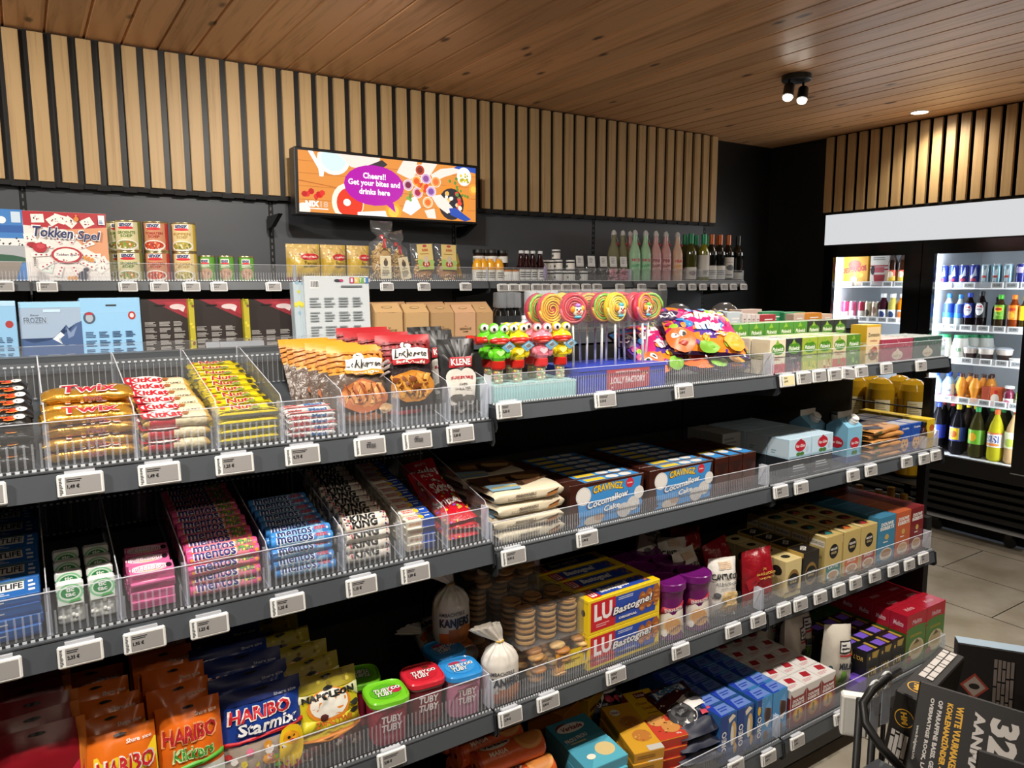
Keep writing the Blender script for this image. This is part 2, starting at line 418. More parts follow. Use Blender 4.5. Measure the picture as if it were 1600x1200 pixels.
# floor: long pale tiles, thin dark joints
m, nt, b = nodes('floor_tiles'); L = nt.links.new
tc = N(nt, 'ShaderNodeTexCoord'); mp = N(nt, 'ShaderNodeMapping'); L(tc.outputs['Object'], mp.inputs[0]); mp.inputs['Rotation'].default_value = (0, 0, pi / 2); mp.inputs['Location'].default_value = (.17, -.035, 0)
br = N(nt, 'ShaderNodeTexBrick'); L(mp.outputs[0], br.inputs[0]); br.inputs['Scale'].default_value = 1; br.inputs['Brick Width'].default_value = .93; br.inputs['Row Height'].default_value = .465
br.inputs['Mortar Size'].default_value = .003; br.offset = .5; br.inputs['Color1'].default_value = rgb('bbb4a6'); br.inputs['Color2'].default_value = rgb('b0a99b'); br.inputs['Mortar'].default_value = rgb('3f3b36')
nz = N(nt, 'ShaderNodeTexNoise'); nz.inputs['Scale'].default_value = 3.5; nz.inputs['Detail'].default_value = 6; L(tc.outputs['Object'], nz.inputs[0])
rp = ramp(nt, [(.3, 'cfc9bf'), (.7, 'ffffff')]); L(nz.outputs[0], rp.inputs[0])
mx = N(nt, 'ShaderNodeMix', data_type='RGBA', blend_type='MULTIPLY'); mx.inputs['Factor'].default_value = 1; L(br.outputs[0], mx.inputs['A']); L(rp.outputs[0], mx.inputs['B']); L(mx.outputs['Result'], b.inputs['Base Color'])
b.inputs['Roughness'].default_value = .22
FLOORM = m
m = MB(); m.box(-2.4, 4.9, -2.6, 3.86, -.04, 0, FLOORM); o = m.build('floor'); tag(o, kind='structure')

def sbox(name, x0, x1, y0, y1, z0, z1, mat, kind='structure'):
    m = MB(); m.box(x0, x1, y0, y1, z0, z1, mat); o = m.build(name, loc=(0, 0, 0)); tag(o, kind=kind); return o
sbox('wall_back', -2.4, 4.8, 3.76, 3.86, -H, ZC, BLK)
sbox('wall_left', -2.45, -2.4, -2.6, 3.86, -H, ZC, M('cfccc6', .7))
sbox('wall_front', -2.4, 4.9, -2.65, -2.6, -H, ZC, M('8f8c88', .7))
# right wall: black, open where the fridges are sunk in
m = MB(); m.box(4.8, 4.9, 3.26, 3.86, -H, ZC, BLK); m.box(4.775, 4.9, -2.6, 3.26, .50, ZC, BLK); m.box(5.5, 5.55, -2.6, 3.3, -H, .5, BLK)
o = m.build('wall_right', loc=(0, 0, 0)); tag(o, kind='structure')
def slats(name, pts, z0, z1, back, axis):
    m = MB()
    m.box(*back, BLK)
    for p in pts:
        if axis == 'X': m.bbox(p, p + .055, 3.645, 3.665, z0, z1, OAK, .0015)
        else: m.bbox(4.755, 4.775, p - .055, p, z0, z1, OAK, .0015)
    o = m.build(name, loc=(0, 0, 0)); tag(o, kind='structure'); return o
zs0, zs1 = .423, 1.003
slats('trim_1', [.0105 + .0838 * i for i in range(-6, 49)], zs0, zs1, (-.55, 4.06, 3.665, 3.755, zs0 - .008, ZC - .001), 'X')
slats('trim_2', [3.268 - .0812 * i for i in range(0, 30)], .495, 1.003, (4.775, 4.799, .8, 3.262, .486, ZC - .001), 'Y')

# ---------- wall shelving: grey back panels between perforated posts
POST = [.0345 + .9915 * i for i in range(-1, 5)]
u = thing('wall_shelving', 'dark grey metal wall shelving with perforated posts under the oak slats', 'shelving', (2.0, 3.6, -H))
def off(mb, o): mb.v = [(a - o[0], b - o[1], c - o[2]) for a, b, c in mb.v]
for i in range(5):
    m = MB(); m.box(POST[i] + .012, POST[i + 1] - .012, 3.665, 3.68, -1.5, .418, PANEL); off(m, (2.0, 3.6, -H)); m.build('back_panel', u)
for x in POST:
    m = MB(); m.box(x - .012, x + .012, 3.668, 3.7, -1.55, .42, BLK2)
    for k in range(24): m.box(x - .003, x + .003, 3.6655, 3.668, .40 - k * .03 - .016, .40 - k * .03, M('55585c', .5))
    m.box(x - .03, x + .03, 3.68, 3.755, -H, -1.5, BLK); off(m, (2.0, 3.6, -H)); m.build('post', u)
m = MB(); m.box(-1, 4.06, 3.63, 3.66, .40, .418, BLK2)
for i in range(50): m.box(-.9 + i * .1, -.85 + i * .1, 3.625, 3.63, .396, .414, BLK2)
off(m, (2.0, 3.6, -H)); m.build('top_rail', u)

def riser(parent, w_, hh, ribh, y=0, z=0, rib=.008, ends=True):
    m = MB(); m.box(0, w_, y, y + .002, z, z + hh, ACR); m.box(0, w_, y - .0003, y + .0023, z + hh, z + hh + .0012, ACE)
    n = int(w_ / rib)
    for i in range(n):
        x = (i + .5) * w_ / n; m.box(x - rib * .15, x + rib * .15, y - .0016, y, z + .004, z + ribh, ACR_RIB)
    if ends:
        for x in (0, w_ - .002): m.box(x, x + .002, y, y + .03, z, z + hh, ACE)
    o = m.build('acrylic_riser', parent); return o
def dots(parent, w_, y=0, z=0, pitch=.008, s=.0022):
    m = MB(); m.box(0, w_, y - .004, y + .006, z - .002, z, M('1a1c1e', .4)); n = int(w_ / pitch); c = M('d8dde2', .4)
    for i in range(n): x = (i + .5) * w_ / n; m.box(x - s, x + s, y - .0052, y - .004, z - .0005, z + .0035, c)  # pale boxes paint the reflections in the rail's holes
    return m.build('perforated_rail', parent)

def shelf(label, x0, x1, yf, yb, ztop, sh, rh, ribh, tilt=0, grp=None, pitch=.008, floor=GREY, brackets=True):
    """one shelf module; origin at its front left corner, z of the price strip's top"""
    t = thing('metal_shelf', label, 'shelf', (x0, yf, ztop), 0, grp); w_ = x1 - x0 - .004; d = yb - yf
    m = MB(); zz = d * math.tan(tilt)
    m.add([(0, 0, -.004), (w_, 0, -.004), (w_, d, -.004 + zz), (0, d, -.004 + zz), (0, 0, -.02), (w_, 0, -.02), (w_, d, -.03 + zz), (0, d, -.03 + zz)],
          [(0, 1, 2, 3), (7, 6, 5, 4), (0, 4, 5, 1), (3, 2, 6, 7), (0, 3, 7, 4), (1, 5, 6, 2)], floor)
    m.build('shelf_board', t)
    m = MB(); m.add([(0, -.004, 0), (w_, -.004, 0), (w_, -.012, -sh), (0, -.012, -sh), (0, .004, 0), (w_, .004, 0), (w_, .002, -sh), (0, .002, -sh)],
                    [(0, 3, 2, 1), (0, 1, 5, 4), (4, 5, 6, 7), (3, 7, 6, 2), (0, 4, 7, 3), (1, 2, 6, 5)], GREY)
    m.box(0, w_, -.006, .004, -.001, .0015, RAIL); m.build('price_strip', t)
    if rh: riser(t, w_, rh, ribh, .010, .002, pitch); dots(t, w_, .008, .002, pitch, pitch * .28)
    if brackets:
        for xx in (-.002, w_ - .001):
            m = MB(); fr = Flat((xx, 0, 0), (0, 1, 0), (0, 0, 1)); m.prism([(-.012, -.004), (-.018, -.05), (-.01, -.06), (d, -.09 + zz), (d, -.03 + zz)], fr, 0, .003, DGREY); m.build('bracket', t)
    return t
for i in range(5):
    if i == 3: pass
    shelf(['top wall shelf holding the board games, far left', 'top wall shelf holding the soup cans', 'top wall shelf holding the pasta bags', 'top wall shelf holding juice bottles and jars', 'top wall shelf holding the swing-top bottles and wine'][i],
          POST[i], POST[i + 1], 3.30, 3.66, .018, .036, .068, .035, grp='top wall shelves', pitch=.011)

# ---------- black gondola in the middle of the shop
GX0, GX1 = -1.12, 2.88
u = thing('gondola_frame', 'black freestanding gondola spine with panels and dark top rail', 'shelving', (.9, 1.8, -H))
JX = [-.125, .872, 1.868, 2.865]
for a, b_ in zip([-1.12] + JX[:-1], JX):
    m = MB(); m.box(a + .003, b_ - .003, 1.785, 1.80, -1.5, -.175, BLK2); off(m, (.9, 1.8, -H)); m.build('back_panel', u)
    m = MB(); m.box(a + .002, b_ - .002, 1.778, 1.822, -.178, -.143, GREY); off(m, (.9, 1.8, -H)); m.build('top_rail', u)
for x in JX:
    m = MB(); m.box(x - .018, x + .018, 1.8, 1.84, -H, -.16, BLK2); off(m, (.9, 1.8, -H)); m.build('post', u)
m = MB(); m.box(-1.12, 2.865, 1.40, 2.2, -H, -1.475, BLK2); off(m, (.9, 1.8, -H)); m.build('plinth', u)
m = MB(); m.box(-1.12, 2.865, 1.35, 1.40, -H + .06, -1.46, DGREY); m.box(-1.12, 2.865, 1.352, 1.4, -1.462, -1.455, BLK2); off(m, (.9, 1.8, -H)); m.build('base_panel', u)
# clear fins along the rail, seen above the sweets
T13 = math.atan((.303 - .222) / .365)
SHV = {}
SHV['S3L'] = shelf('upper left gondola shelf with the chocolate bar trays', -.125, .872, 1.416, 1.78, -.303, .046, .078, .045, T13, 'left gondola shelves', .0115)
SHV['S3L0'] = shelf('upper gondola shelf cut off at the left edge', -1.12, -.127, 1.416, 1.78, -.303, .046, .078, .045, T13, 'left gondola shelves', .0115)
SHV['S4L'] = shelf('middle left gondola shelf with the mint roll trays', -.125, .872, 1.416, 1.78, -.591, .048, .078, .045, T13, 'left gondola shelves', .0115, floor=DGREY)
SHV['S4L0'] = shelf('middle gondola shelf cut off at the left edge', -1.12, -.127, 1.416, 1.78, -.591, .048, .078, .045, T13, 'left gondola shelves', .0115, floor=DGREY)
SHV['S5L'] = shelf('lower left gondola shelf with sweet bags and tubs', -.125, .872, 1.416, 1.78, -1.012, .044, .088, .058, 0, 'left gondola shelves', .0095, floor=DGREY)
SHV['S3R'] = shelf('upper right gondola shelf with frog toys and lollipops', .876, 1.868, 1.416, 1.78, -.272, .036, .066, .048, 0, 'right gondola shelves', .0075)
SHV['S3F'] = shelf('upper gondola shelf with the tea boxes, far end', 1.872, 2.865, 1.416, 1.78, -.270, .036, .062, .048, 0, 'right gondola shelves', .0075)
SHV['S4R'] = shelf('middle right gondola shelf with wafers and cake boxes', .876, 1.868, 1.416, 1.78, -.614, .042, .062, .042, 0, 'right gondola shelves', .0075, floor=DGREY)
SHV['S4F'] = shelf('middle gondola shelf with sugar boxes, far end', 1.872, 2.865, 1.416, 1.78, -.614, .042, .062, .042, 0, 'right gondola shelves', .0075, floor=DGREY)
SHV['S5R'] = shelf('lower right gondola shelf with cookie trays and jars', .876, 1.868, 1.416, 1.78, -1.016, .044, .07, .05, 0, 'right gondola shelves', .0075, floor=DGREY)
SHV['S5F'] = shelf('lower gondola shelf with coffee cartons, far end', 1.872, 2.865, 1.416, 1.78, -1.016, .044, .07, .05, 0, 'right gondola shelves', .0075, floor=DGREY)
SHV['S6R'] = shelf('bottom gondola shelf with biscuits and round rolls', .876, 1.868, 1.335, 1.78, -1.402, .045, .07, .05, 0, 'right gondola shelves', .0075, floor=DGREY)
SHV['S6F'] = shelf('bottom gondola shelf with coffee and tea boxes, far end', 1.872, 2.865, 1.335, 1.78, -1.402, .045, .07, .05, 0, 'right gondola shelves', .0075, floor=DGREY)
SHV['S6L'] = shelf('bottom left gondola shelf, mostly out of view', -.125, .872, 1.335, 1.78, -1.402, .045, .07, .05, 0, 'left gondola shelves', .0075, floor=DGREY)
t = shelf('back-side gondola shelf carrying the boxed toys', .0, 3.95, -.42, 0, 0, .03, 0, 0, 0, None)  # faces the wall aisle
t.location = Vector((2.865, 2.235, -.155 + H)); t.rotation_euler = (0, 0, pi)
for c in list(t.children):
    pass
t.location = Vector((2.865, 2.235, -.165 + H))

# acrylic bin dividers with a sloping top edge
def divider(x, yf, zf, hb, label, grp, back=.345, rise=.078, ribs=False):
    m = MB(); fr = Flat((0, 0, 0), (0, 1, 0), (0, 0, 1))
    m.prism([(0, .002), (0, .078), (.012, .092), (back - .03, hb), (back, hb), (back, rise)], fr, -.001, .001, ACR, ACE)
    m.box(-.0045, .0045, -.001, .022, .0, .078, clear_edge())
    o = m.build('acrylic_divider', loc=(x, yf, zf)); tag(o, label, 'divider', grp); return o
_ce = []
def clear_edge():
    if not _ce: _ce.append(clear_mat('acrylic_fold', .16, (.85, .88, 1, 1), .08))
    return _ce[0]
DIV3 = [gY(x, y, 1.43).x for x, y in ((76, 726), (214, 708), (341, 693), (442, 679), (536, 667), (621, 657), (701, 646), (760, 640))]
DIV4 = [gY(x, y, 1.43).x for x, y in ((76, 960), (188, 940), (292, 925), (419, 900), (537, 880), (628, 862), (699, 848), (761, 838))]
GAPS3 = ['black bars and gold bars', 'gold bars and red-white bars', 'red-white bars and yellow bars', 'yellow bars and empty tray', 'empty tray and orange cake packs', 'cake packs and red waffle packs', 'waffle packs and black pouch', 'black pouch and frog stand']
GAPS4 = ['blue gum packs and mint boxes', 'mint boxes and pink gum', 'pink gum and fruit rolls', 'fruit rolls and blue mint rolls', 'mint rolls and white rolls', 'white rolls and energy tablets', 'energy tablets and red bags', 'red bags and wafers']
for i, x in enumerate(DIV3): divider(x, 1.428, -.301, .162, 'clear upper-shelf divider between ' + GAPS3[i], 'upper shelf dividers')
for i, x in enumerate(DIV4): divider(x, 1.428, -.589, .165, 'clear middle-shelf divider between ' + GAPS4[i], 'middle shelf dividers')
# ribbed clear back riser of the upper trays
for nm, x0, x1, z0 in (('upper tray', -.125, .87, -.226), ('middle tray', -.125, .87, -.512)):
    m = MB(); m.box(0, x1 - x0, 0, .002, 0, .072, ACR); n = 86
    for i in range(n):
        x = (i + .5) * (x1 - x0) / n; m.box(x - .0008, x + .0008, -.002, 0, 0, .066, ACR_RIB); m.box(x - .0028, x + .0028, -.0032, -.002, .064, .0675, M('c9ced4', .4)); m.box(x - .0028, x + .0028, -.0032, -.002, 0, .003, M('9a9fa5', .4))
    o = m.build('acrylic_back_riser', loc=(x0, 1.765, z0)); tag(o, 'ribbed clear riser along the back of the %s bins' % nm, 'riser')
m = MB(); m.box(0, .995, 0, .002, 0, .022, FILM); m.box(0, .995, -.02, .0, .022, .0235, FILM)
o = m.build('clear_top_strip', loc=(-.125, 1.775, -.143)); tag(o, 'clear plastic strip on the rail below the boxed toys', 'strip')
# ================================================================== price tags
_TAG = {}
def tagproto(price, kind='p'):
    k = (price, kind)
    if k in _TAG: return _TAG[k]
    t = thing('price_tag', 'tag', 'price tag'); fr = Flat((-.034, -.008, -.019), (1, 0, 0), (0, 0, 1))
    m = MB(); m.bbox(-.034, .034, -.008, 0, -.019, .019, M('f4f5f2', .4), .003)
    D(m, fr, .068, .038, [('l', .045, .12, .125, .88, 11, '33353a')])
    m.build('frame', t)
    m = MB(); bg = '9b9896' if kind != 'y' else 'e6dcae'
    its = [('r', .17, .13, .93, .87, bg)]
    if kind == 'b': its += [('r', .37, .42, .405, .64, '33353a')] + [('r', .42 + .026 * i, .42, .436 + .026 * i, .64, '33353a') for i in range(9)] + [('r', .38, .68, .5, .73, '33353a')]
    else: its += [('l', .2, .64, .2 + random.uniform(.25, .55), .8, 2, '1c1e22'), ('t', price + ' €', .34, .45, .26, .2, '1c1e22', .04)]
    D(m, fr, .068, .038, its); m.build('display', t)
    m = MB(); m.box(-.022, .022, -.006, .004, .019, .0235, ACE); m.build('clip', t)
    _TAG[k] = Proto(t, 'price tag'); return _TAG[k]
def put_tag(px, py, Y, price, label, kind='p', rz=0, roll=0, tilt=-8):
    p = gY(px, py, Y); p.y = Y
    return tagproto(price, kind).put(p, (radians(tilt), roll, rz), label, None)
WH = {'S3L': (1.404, [(-30, 775, '1,49', 'cut off at the left edge'), (126, 756, '1,49', 'below the gold twin bars'), (249, 740, '1,49', 'below the red and white bars'), (366, 725, '1,25', 'below the yellow bars'), (472, 711, '0,75', 'below the empty tray with small milk bars'), (577, 697, 'b', 'with a barcode below the orange cake packs'), (651, 688, 'b', 'with a barcode below the red waffle packs'), (718, 678, '3,50', 'below the black sweet pouch')]),
      'S3R': (1.400, [(794, 641, '3,50', 'below the frog candy toys'), (944, 625, '1,15', 'below the blue lollipop box'), (1067, 612, '2,95', 'below the candy mix bags'), (1228, 595, 'y', 'with a yellow display, leftmost below the tea boxes'), (1254, 591, '2,15', 'second from left below the tea boxes'), (1278, 588, '2,15', 'third from left below the tea boxes'), (1302, 586, '2,15', 'fourth from left below the tea boxes'), (1323, 584, '2,25', 'tilted, fifth from left below the tea boxes'), (1344, 581, '2,25', 'sixth from left below the tea boxes'), (1383, 576, '1,95', 'below the red patterned tea boxes'), (1437, 572, '1,95', 'below the green patterned tea boxes')]),
      'S4L': (1.404, [(-4, 1049, '1,95', 'cut off below the blue gum packs'), (126, 1020, '2,35', 'below the green and white mint boxes'), (226, 999, '1,95', 'below the pink bubble gum'), (327, 977, '1,25', 'below the fruit candy rolls'), (449, 944, '1,25', 'below the blue mint rolls'), (564, 915, '1,15', 'below the white peppermint rolls'), (648, 895, '1,09', 'below the energy tablets and red bags')]),
      'S4R': (1.400, [(801, 869, '0,99', 'below the wafer packs'), (916, 841, '1,99', 'below the cocos cake boxes'), (1218, 768, '1,49', 'left of a pair below the light blue boxes'), (1250, 762, '1,75', 'right of a pair below the light blue boxes'), (1331, 743, '1,35', 'left of the two below the caramel packs'), (1359, 735, '2,05', 'right of the two below the caramel packs'), (1415, 722, '1,59', 'below the dark blue cartons'), (1442, 717, '1,89', 'left of the pair at the middle shelf end'), (1460, 712, '2,49', 'rightmost on the middle shelf')]),
      'S5L': (1.404, [(611, 1184, '2,00', 'below the tubs of sweets'), (250, 1290, '1,99', 'below the sweet bags')]),
      'S5R': (1.400, [(796, 1119, '3,79', 'below the twisted paper bag of butter waffles'), (855, 1096, '3,00', 'below the cookie trays'), (961, 1055, '2,09', 'below the yellow biscuit boxes'), (1062, 1017, '1,75', 'below the purple jars'), (1144, 985, '2,49', 'below the white almond biscuit bag'), (1183, 969, '2,95', 'below the red spiced biscuit bag'), (1223, 953, '2,39', 'left of the pair below the small cream boxes'), (1249, 944, '2,39', 'right of the pair below the small cream boxes'), (1280, 933, '2,59', 'below the teal-labelled coffee box'), (1309, 922, '2,59', 'below the orange-labelled coffee box'), (1335, 911, '2,59', 'below the red-labelled coffee box'), (1365, 900, '2,79', 'below the blue coffee carton'), (1394, 891, '2,79', 'below the orange coffee carton'), (1419, 882, '2,79', 'below the dark red coffee carton'), (1441, 872, '2,79', 'rightmost on the coffee carton shelf')]),
      'S6R': (1.318, [(1148, 1197, '1,85', 'below the dark sandwich biscuits'), (1199, 1183, '1,85', 'below the blue biscuit cartons'), (1244, 1158, '3,49', 'below the white and red coffee packs'), (1311, 1121, '4,25', 'below the upright coffee bags')])}
NMS = {'S3L': 'upper left shelf', 'S3R': 'upper right shelf', 'S4L': 'middle left shelf', 'S4R': 'middle right shelf', 'S5L': 'lower left shelf', 'S5R': 'lower right shelf', 'S6R': 'bottom shelf'}
for k, (Y, lst) in WH.items():
    for x, y, p, d in lst:
        kd = p if p in 'by' else 'p'
        put_tag(x, y, Y, '1,49' if p in 'by' else p, 'white electronic price tag ' + d, kd, rz=0, roll=radians(7) if 'tilted' in d else 0)
S1T = [(5, 'below the blue game box'), (74, 'below the square board game'), (200, 'below the green soup cans'), (249, 'below the red soup cans'), (299, 'below the yellow soup cans'), (342, 'below the short green cans'), (427, 'left of the pasta bags'), (604, 'below the tied pasta bag'), (662, 'below the taller card-topped pasta bag'), (727, 'right of the card-topped pasta bags')]
for x, d in S1T: put_tag(x, 448.5 if x > 20 else 448, 3.284, '2,99', 'small white price tag on the top wall shelf ' + d)
S1B = [785, 802, 819, 837.5, 852, 867.5, 884, 897.5, 915.5, 932.5, 968, 1002, 1034, 1064, 1081, 1097.5, 1115, 1131, 1145, 1161]
for i, x in enumerate(S1B):
    put_tag(x, 450 - .004 * (x - 785), 3.284, '3,95', 'small white tag, %s of twenty under the top wall shelf jars' % colw(i, 20) if i < 16 else 'small white tag, %s from the right under the top shelf wine bottles' % ['first', 'second', 'third', 'fourth'][19 - i])

# ================================================================== lamps
LA, LB, LC = 43, 50, 6
def fixture(x, y, aims, label, glow):
    t = thing('ceiling_spotlight', label, 'lamp', (x, y, ZC), 0, None)
    m = MB(); m.lathe([(.066, -.026), (.07, -.022), (.07, 0)], m=M('15171a', .4), n=28); m.build('ceiling_plate', t)
    for k, a in enumerate(aims):
        bx = -.055 + .11 * k; base = Vector((bx, 0, -.026)); d = (Vector(a) - Vector((x + bx, y, ZC - .08))).normalized()
        m = MB(); m.tube([base, base + Vector((0, 0, -.045))], .006, M('15171a', .4)); piv = base + Vector((0, 0, -.05)); m.ball(piv, .011, M('15171a', .4), 10, 6)
        m.build('stem', t)
        q = d.to_track_quat('Z', 'Y').to_matrix().to_4x4(); m = MB()
        m.lathe([(.012, -.03), (.025, -.026), (.026, .045), (.0255, .046), (.022, .044)], m=M('15171a', .35), n=20, cap=False)
        m.lathe([(.012, -.03), (.0, -.031)], m=M('15171a', .35), n=20, cap=False)
        m.v = [tuple(q @ Vector(v) + piv) for v in m.v]; o = m.build('lamp_head', t)
        m = MB(); m.lathe([(.019, .046), (.021, .052), (.014, .056), (.001, .057)], m=M('fff6e8', .2, 0, .5, glow), n=20); m.v = [tuple(q @ Vector(v) + piv) for v in m.v]; m.build('bulb', o)
        spot('spot_lamp', Vector((x, y, ZC)) + piv + d * .075, a, (LA if y > 2 else LB if y > 0 else LC) * LIGHTK, 110 if y > 0 else 125, .85, .022, (1, .93, .84) if y > 0 else (1, .84, .66))
FL = ['twin black ceiling spotlight with glowing lamps before the black corner', 'twin black ceiling spotlight above the screen aisle', 'twin black ceiling spotlight above the soup cans', 'twin black ceiling spotlight above the gold bars', 'twin black ceiling spotlight above the frog toys', 'twin black ceiling spotlight above the tea boxes', 'twin black ceiling spotlight at the far left of the aisle', 'twin black ceiling spotlight behind the viewer, left', 'twin black ceiling spotlight behind the viewer, middle', 'twin black ceiling spotlight near the right wall']
for (x, y, a), l in zip(FIX, FL): fixture(x, y, a, l, 30)
t = thing('recessed_downlight', 'small round recessed ceiling light above the fridge slats', 'lamp', (4.55, 2.515, ZC))
m = MB(); m.lathe([(.045, -.004), (.05, -.001), (.05, 0)], m=M('b8b8b4', .3), n=24, cap=False); m.build('rim', t)
m = MB(); m.lathe([(.045, -.003), (.001, -.004)], m=M('fff6e8', .2, 0, .5, 25), n=24, cap=False); m.build('bulb', t)
spot('spot_lamp', (4.55, 2.515, ZC - .012), (4.62, 2.2, -.5), 34 * LIGHTK, 150, .9, .03, (1, .9, .74))

# ================================================================== advertising screen
t = thing('display_screen', 'long narrow advertising screen with a pink speech bubble on the slat wall', 'screen', (1.56, 3.55, .30)); ox, oy, oz = 1.56, 3.55, .30
t.rotation_euler = (0, radians(.5), 0)
def rel(m): off(m, (ox, oy, oz))
m = MB(); m.bbox(1.080, 2.045, 3.452, 3.53, .318, .622, M('111214', .35), .004); rel(m); m.build('housing', t)
m = MB(); m.box(1.15, 1.9, 3.53, 3.60, .36, .56, BLK); m.box(1.3, 1.8, 3.60, 3.645, .40, .54, BLK2); rel(m); m.build('wall_mount', t)
for x in (1.0, 2.02): 
    m = MB(); m.prism([(0, 0), (.19, .0), (.19, -.06), (.12, -.05)], Flat((x, 3.45, .318), (0, 1, 0), (0, 0, 1)), 0, .02, BLK); rel(m); m.build('bracket', t)
def E_(h, s=1.3):
    k = ('scr', h, s)
    if k not in _M:
        m_ = bpy.data.materials.new('screen_' + h); m_.use_nodes = True; b_ = m_.node_tree.nodes['Principled BSDF']; b_.inputs['Base Color'].default_value = (.01, .01, .01, 1); b_.inputs['Roughness'].default_value = .25
        b_.inputs['Emission Color'].default_value = rgb(h); b_.inputs['Emission Strength'].default_value = s; _M[k] = m_
    return _M[k]

W_, H_ = .937, .276; fr = Flat((1.096, 3.4515, .332), (1, 0, 0), (0, 0, 1)); m = MB()
sk, wd, wd2 = E_('f7dcd0'), E_('d98a3e'), E_('b4652a')
its = [('r', 0, 0, 1, 1, wd)] + [('r', 0, y, 1, y + .008, wd2) for y in (.2, .42, .63, .83)] + [('p', [(.0, .5), (.0, .52), (.24, .42), (.24, .41)], wd2)]
its += [('e', .18, .9, .085, .26, E_('f0e6dc')), ('e', .18, .9, .065, .2, E_('cfe6ea')), ('p', [(.2, 1), (.43, 1), (.42, .9), (.36, .78), (.27, .8), (.24, .9)], sk), ('p', [(.36, .85), (.44, .97), (.47, .9), (.42, .78)], E_('3a3236'))]
its += [('p', [(.05, 1), (.075, 1), (.12, .72), (.105, .7)], E_('fbf6ee')), ('p', [(.1, .74), (.13, .7), (.125, .6), (.105, .6)], E_('fbf6ee'))]
its += [('e', .25, .2, .085, .32, E_('f5e8d2')), ('e', .26, .19, .07, .26, E_('dc3a22')), ('e', .245, .2, .02, .06, E_('fff0e0')), ('s', .0, .16, .12, .36, 9, .014, [E_('d8322a'), E_('b91f22')])]
its += [('e', .02, .03, .035, .12, E_('efe3d8')), ('p', [(.3, .05), (.45, .1), (.5, .0), (.3, .0)], E_('fbf3ee')), ('e', .5, .1, .045, .16, E_('f3a02a')), ('e', .5, .1, .03, .11, E_('f8c24c'))]
its += [('p', [(.52, .78), (.56, 1), (.64, 1), (.63, .78), (.6, .68)], sk), ('p', [(.67, 1), (.76, 1), (.72, .8), (.68, .74), (.64, .8)], sk), ('p', [(.74, .68), (.8, .78), (.92, .92), (.88, .98), (.78, .92), (.72, .8)], sk), ('p', [(.86, .96), (1, .9), (1, 1), (.88, 1)], E_('2f4fa8'))]
its += [('e', .85, .3, .1, .36, E_('e08a30')), ('e', .845, .3, .078, .29, E_('2c2a30'))] + [('s', .79, .15, .9, .5, 22, .013, [E_('f6e6d8'), E_('e0483a'), E_('f0b050'), E_('fff')[0:0] if False else E_('f3d9c4')])]
its += [('p', [(.72, .42), (.78, .46), (.86, .22), (.82, .12), (.76, .24)], sk), ('p', [(.83, .22), (.87, .24), (.97, .04), (.93, 0), (.84, .1)], E_('2f4fa8')), ('e', .925, .82, .045, .17, E_('f7efe6')), ('s', .9, .72, .95, .92, 14, .008, [E_('dfc23a'), E_('a8a22a')]), ('e', .985, .6, .03, .1, E_('e89a3a')), ('e', .985, .6, .018, .06, E_('f5c04e'))]
its += [('p', [(.57, .3), (.63, .4), (.66, .2), (.6, .05), (.55, .12)], E_('f4ece8')), ('p', [(.68, .15), (.74, .2), (.75, .02), (.7, .02)], sk), ('s', .54, .3, .6, .5, 8, .009, [E_('5f8a3a'), E_('7aa648')]), ('s', .87, .4, .96, .62, 8, .009, [E_('5f8a3a')]), ('s', .83, .68, .88, .78, 5, .009, [E_('5f8a3a')])]
for cx, cy, c1, c2 in ((.635, .66, 'f2a24a', 'e0571e'), (.69, .72, 'c9a0c8', '8a4a90'), (.75, .68, 'f0a050', 'e2703a'), (.585, .58, 'caa2b4', '741f3c'), (.64, .46, 'd8a0b0', 'a32348'), (.72, .5, 'c8a4d0', '7e4a96'), (.70, .3, 'f2b06a', 'e86a2a'), (.655, .86, 'b8442c', '7a2a20')):
    its += [('e', cx, cy, .03, .1, E_('f4e0d8')), ('e', cx, cy, .026, .088, E_(c1)), ('e', cx, cy, .017, .057, E_(c2))]
its += [('s', .64, .5, .7, .62, 9, .012, [E_('d8442a'), E_('f0a02a')])]
mg = E_('c516b6', 1.0)
its += [('e', .395, .52, .165, .345, mg), ('p', [(.42, .3), (.5, .24), (.51, .08)], mg), ('t', 'Cheers!!', .395, .68, .125, .105, E_('ffffff', 1.2), .035), ('t', 'Get your bites and', .395, .545, .285, .13, E_('ffffff', 1.2), .03), ('t', 'drinks here', .395, .41, .17, .1, E_('ffffff', 1.2), .035)]
its += [('t', 'NIX', .065, .14, .07, .1, E_('ffffff', 1.2), .06), ('t', '18', .125, .14, .04, .1, E_('f4c9a8', 1), .03), ('r', .03, .055, .145, .07, E_('ffffff'))]
its = [i for i in its if i]
D(m, fr, W_, H_, its, h0=.0006, dh=.00004, clip=True); rel(m); m.build('screen_image', t)

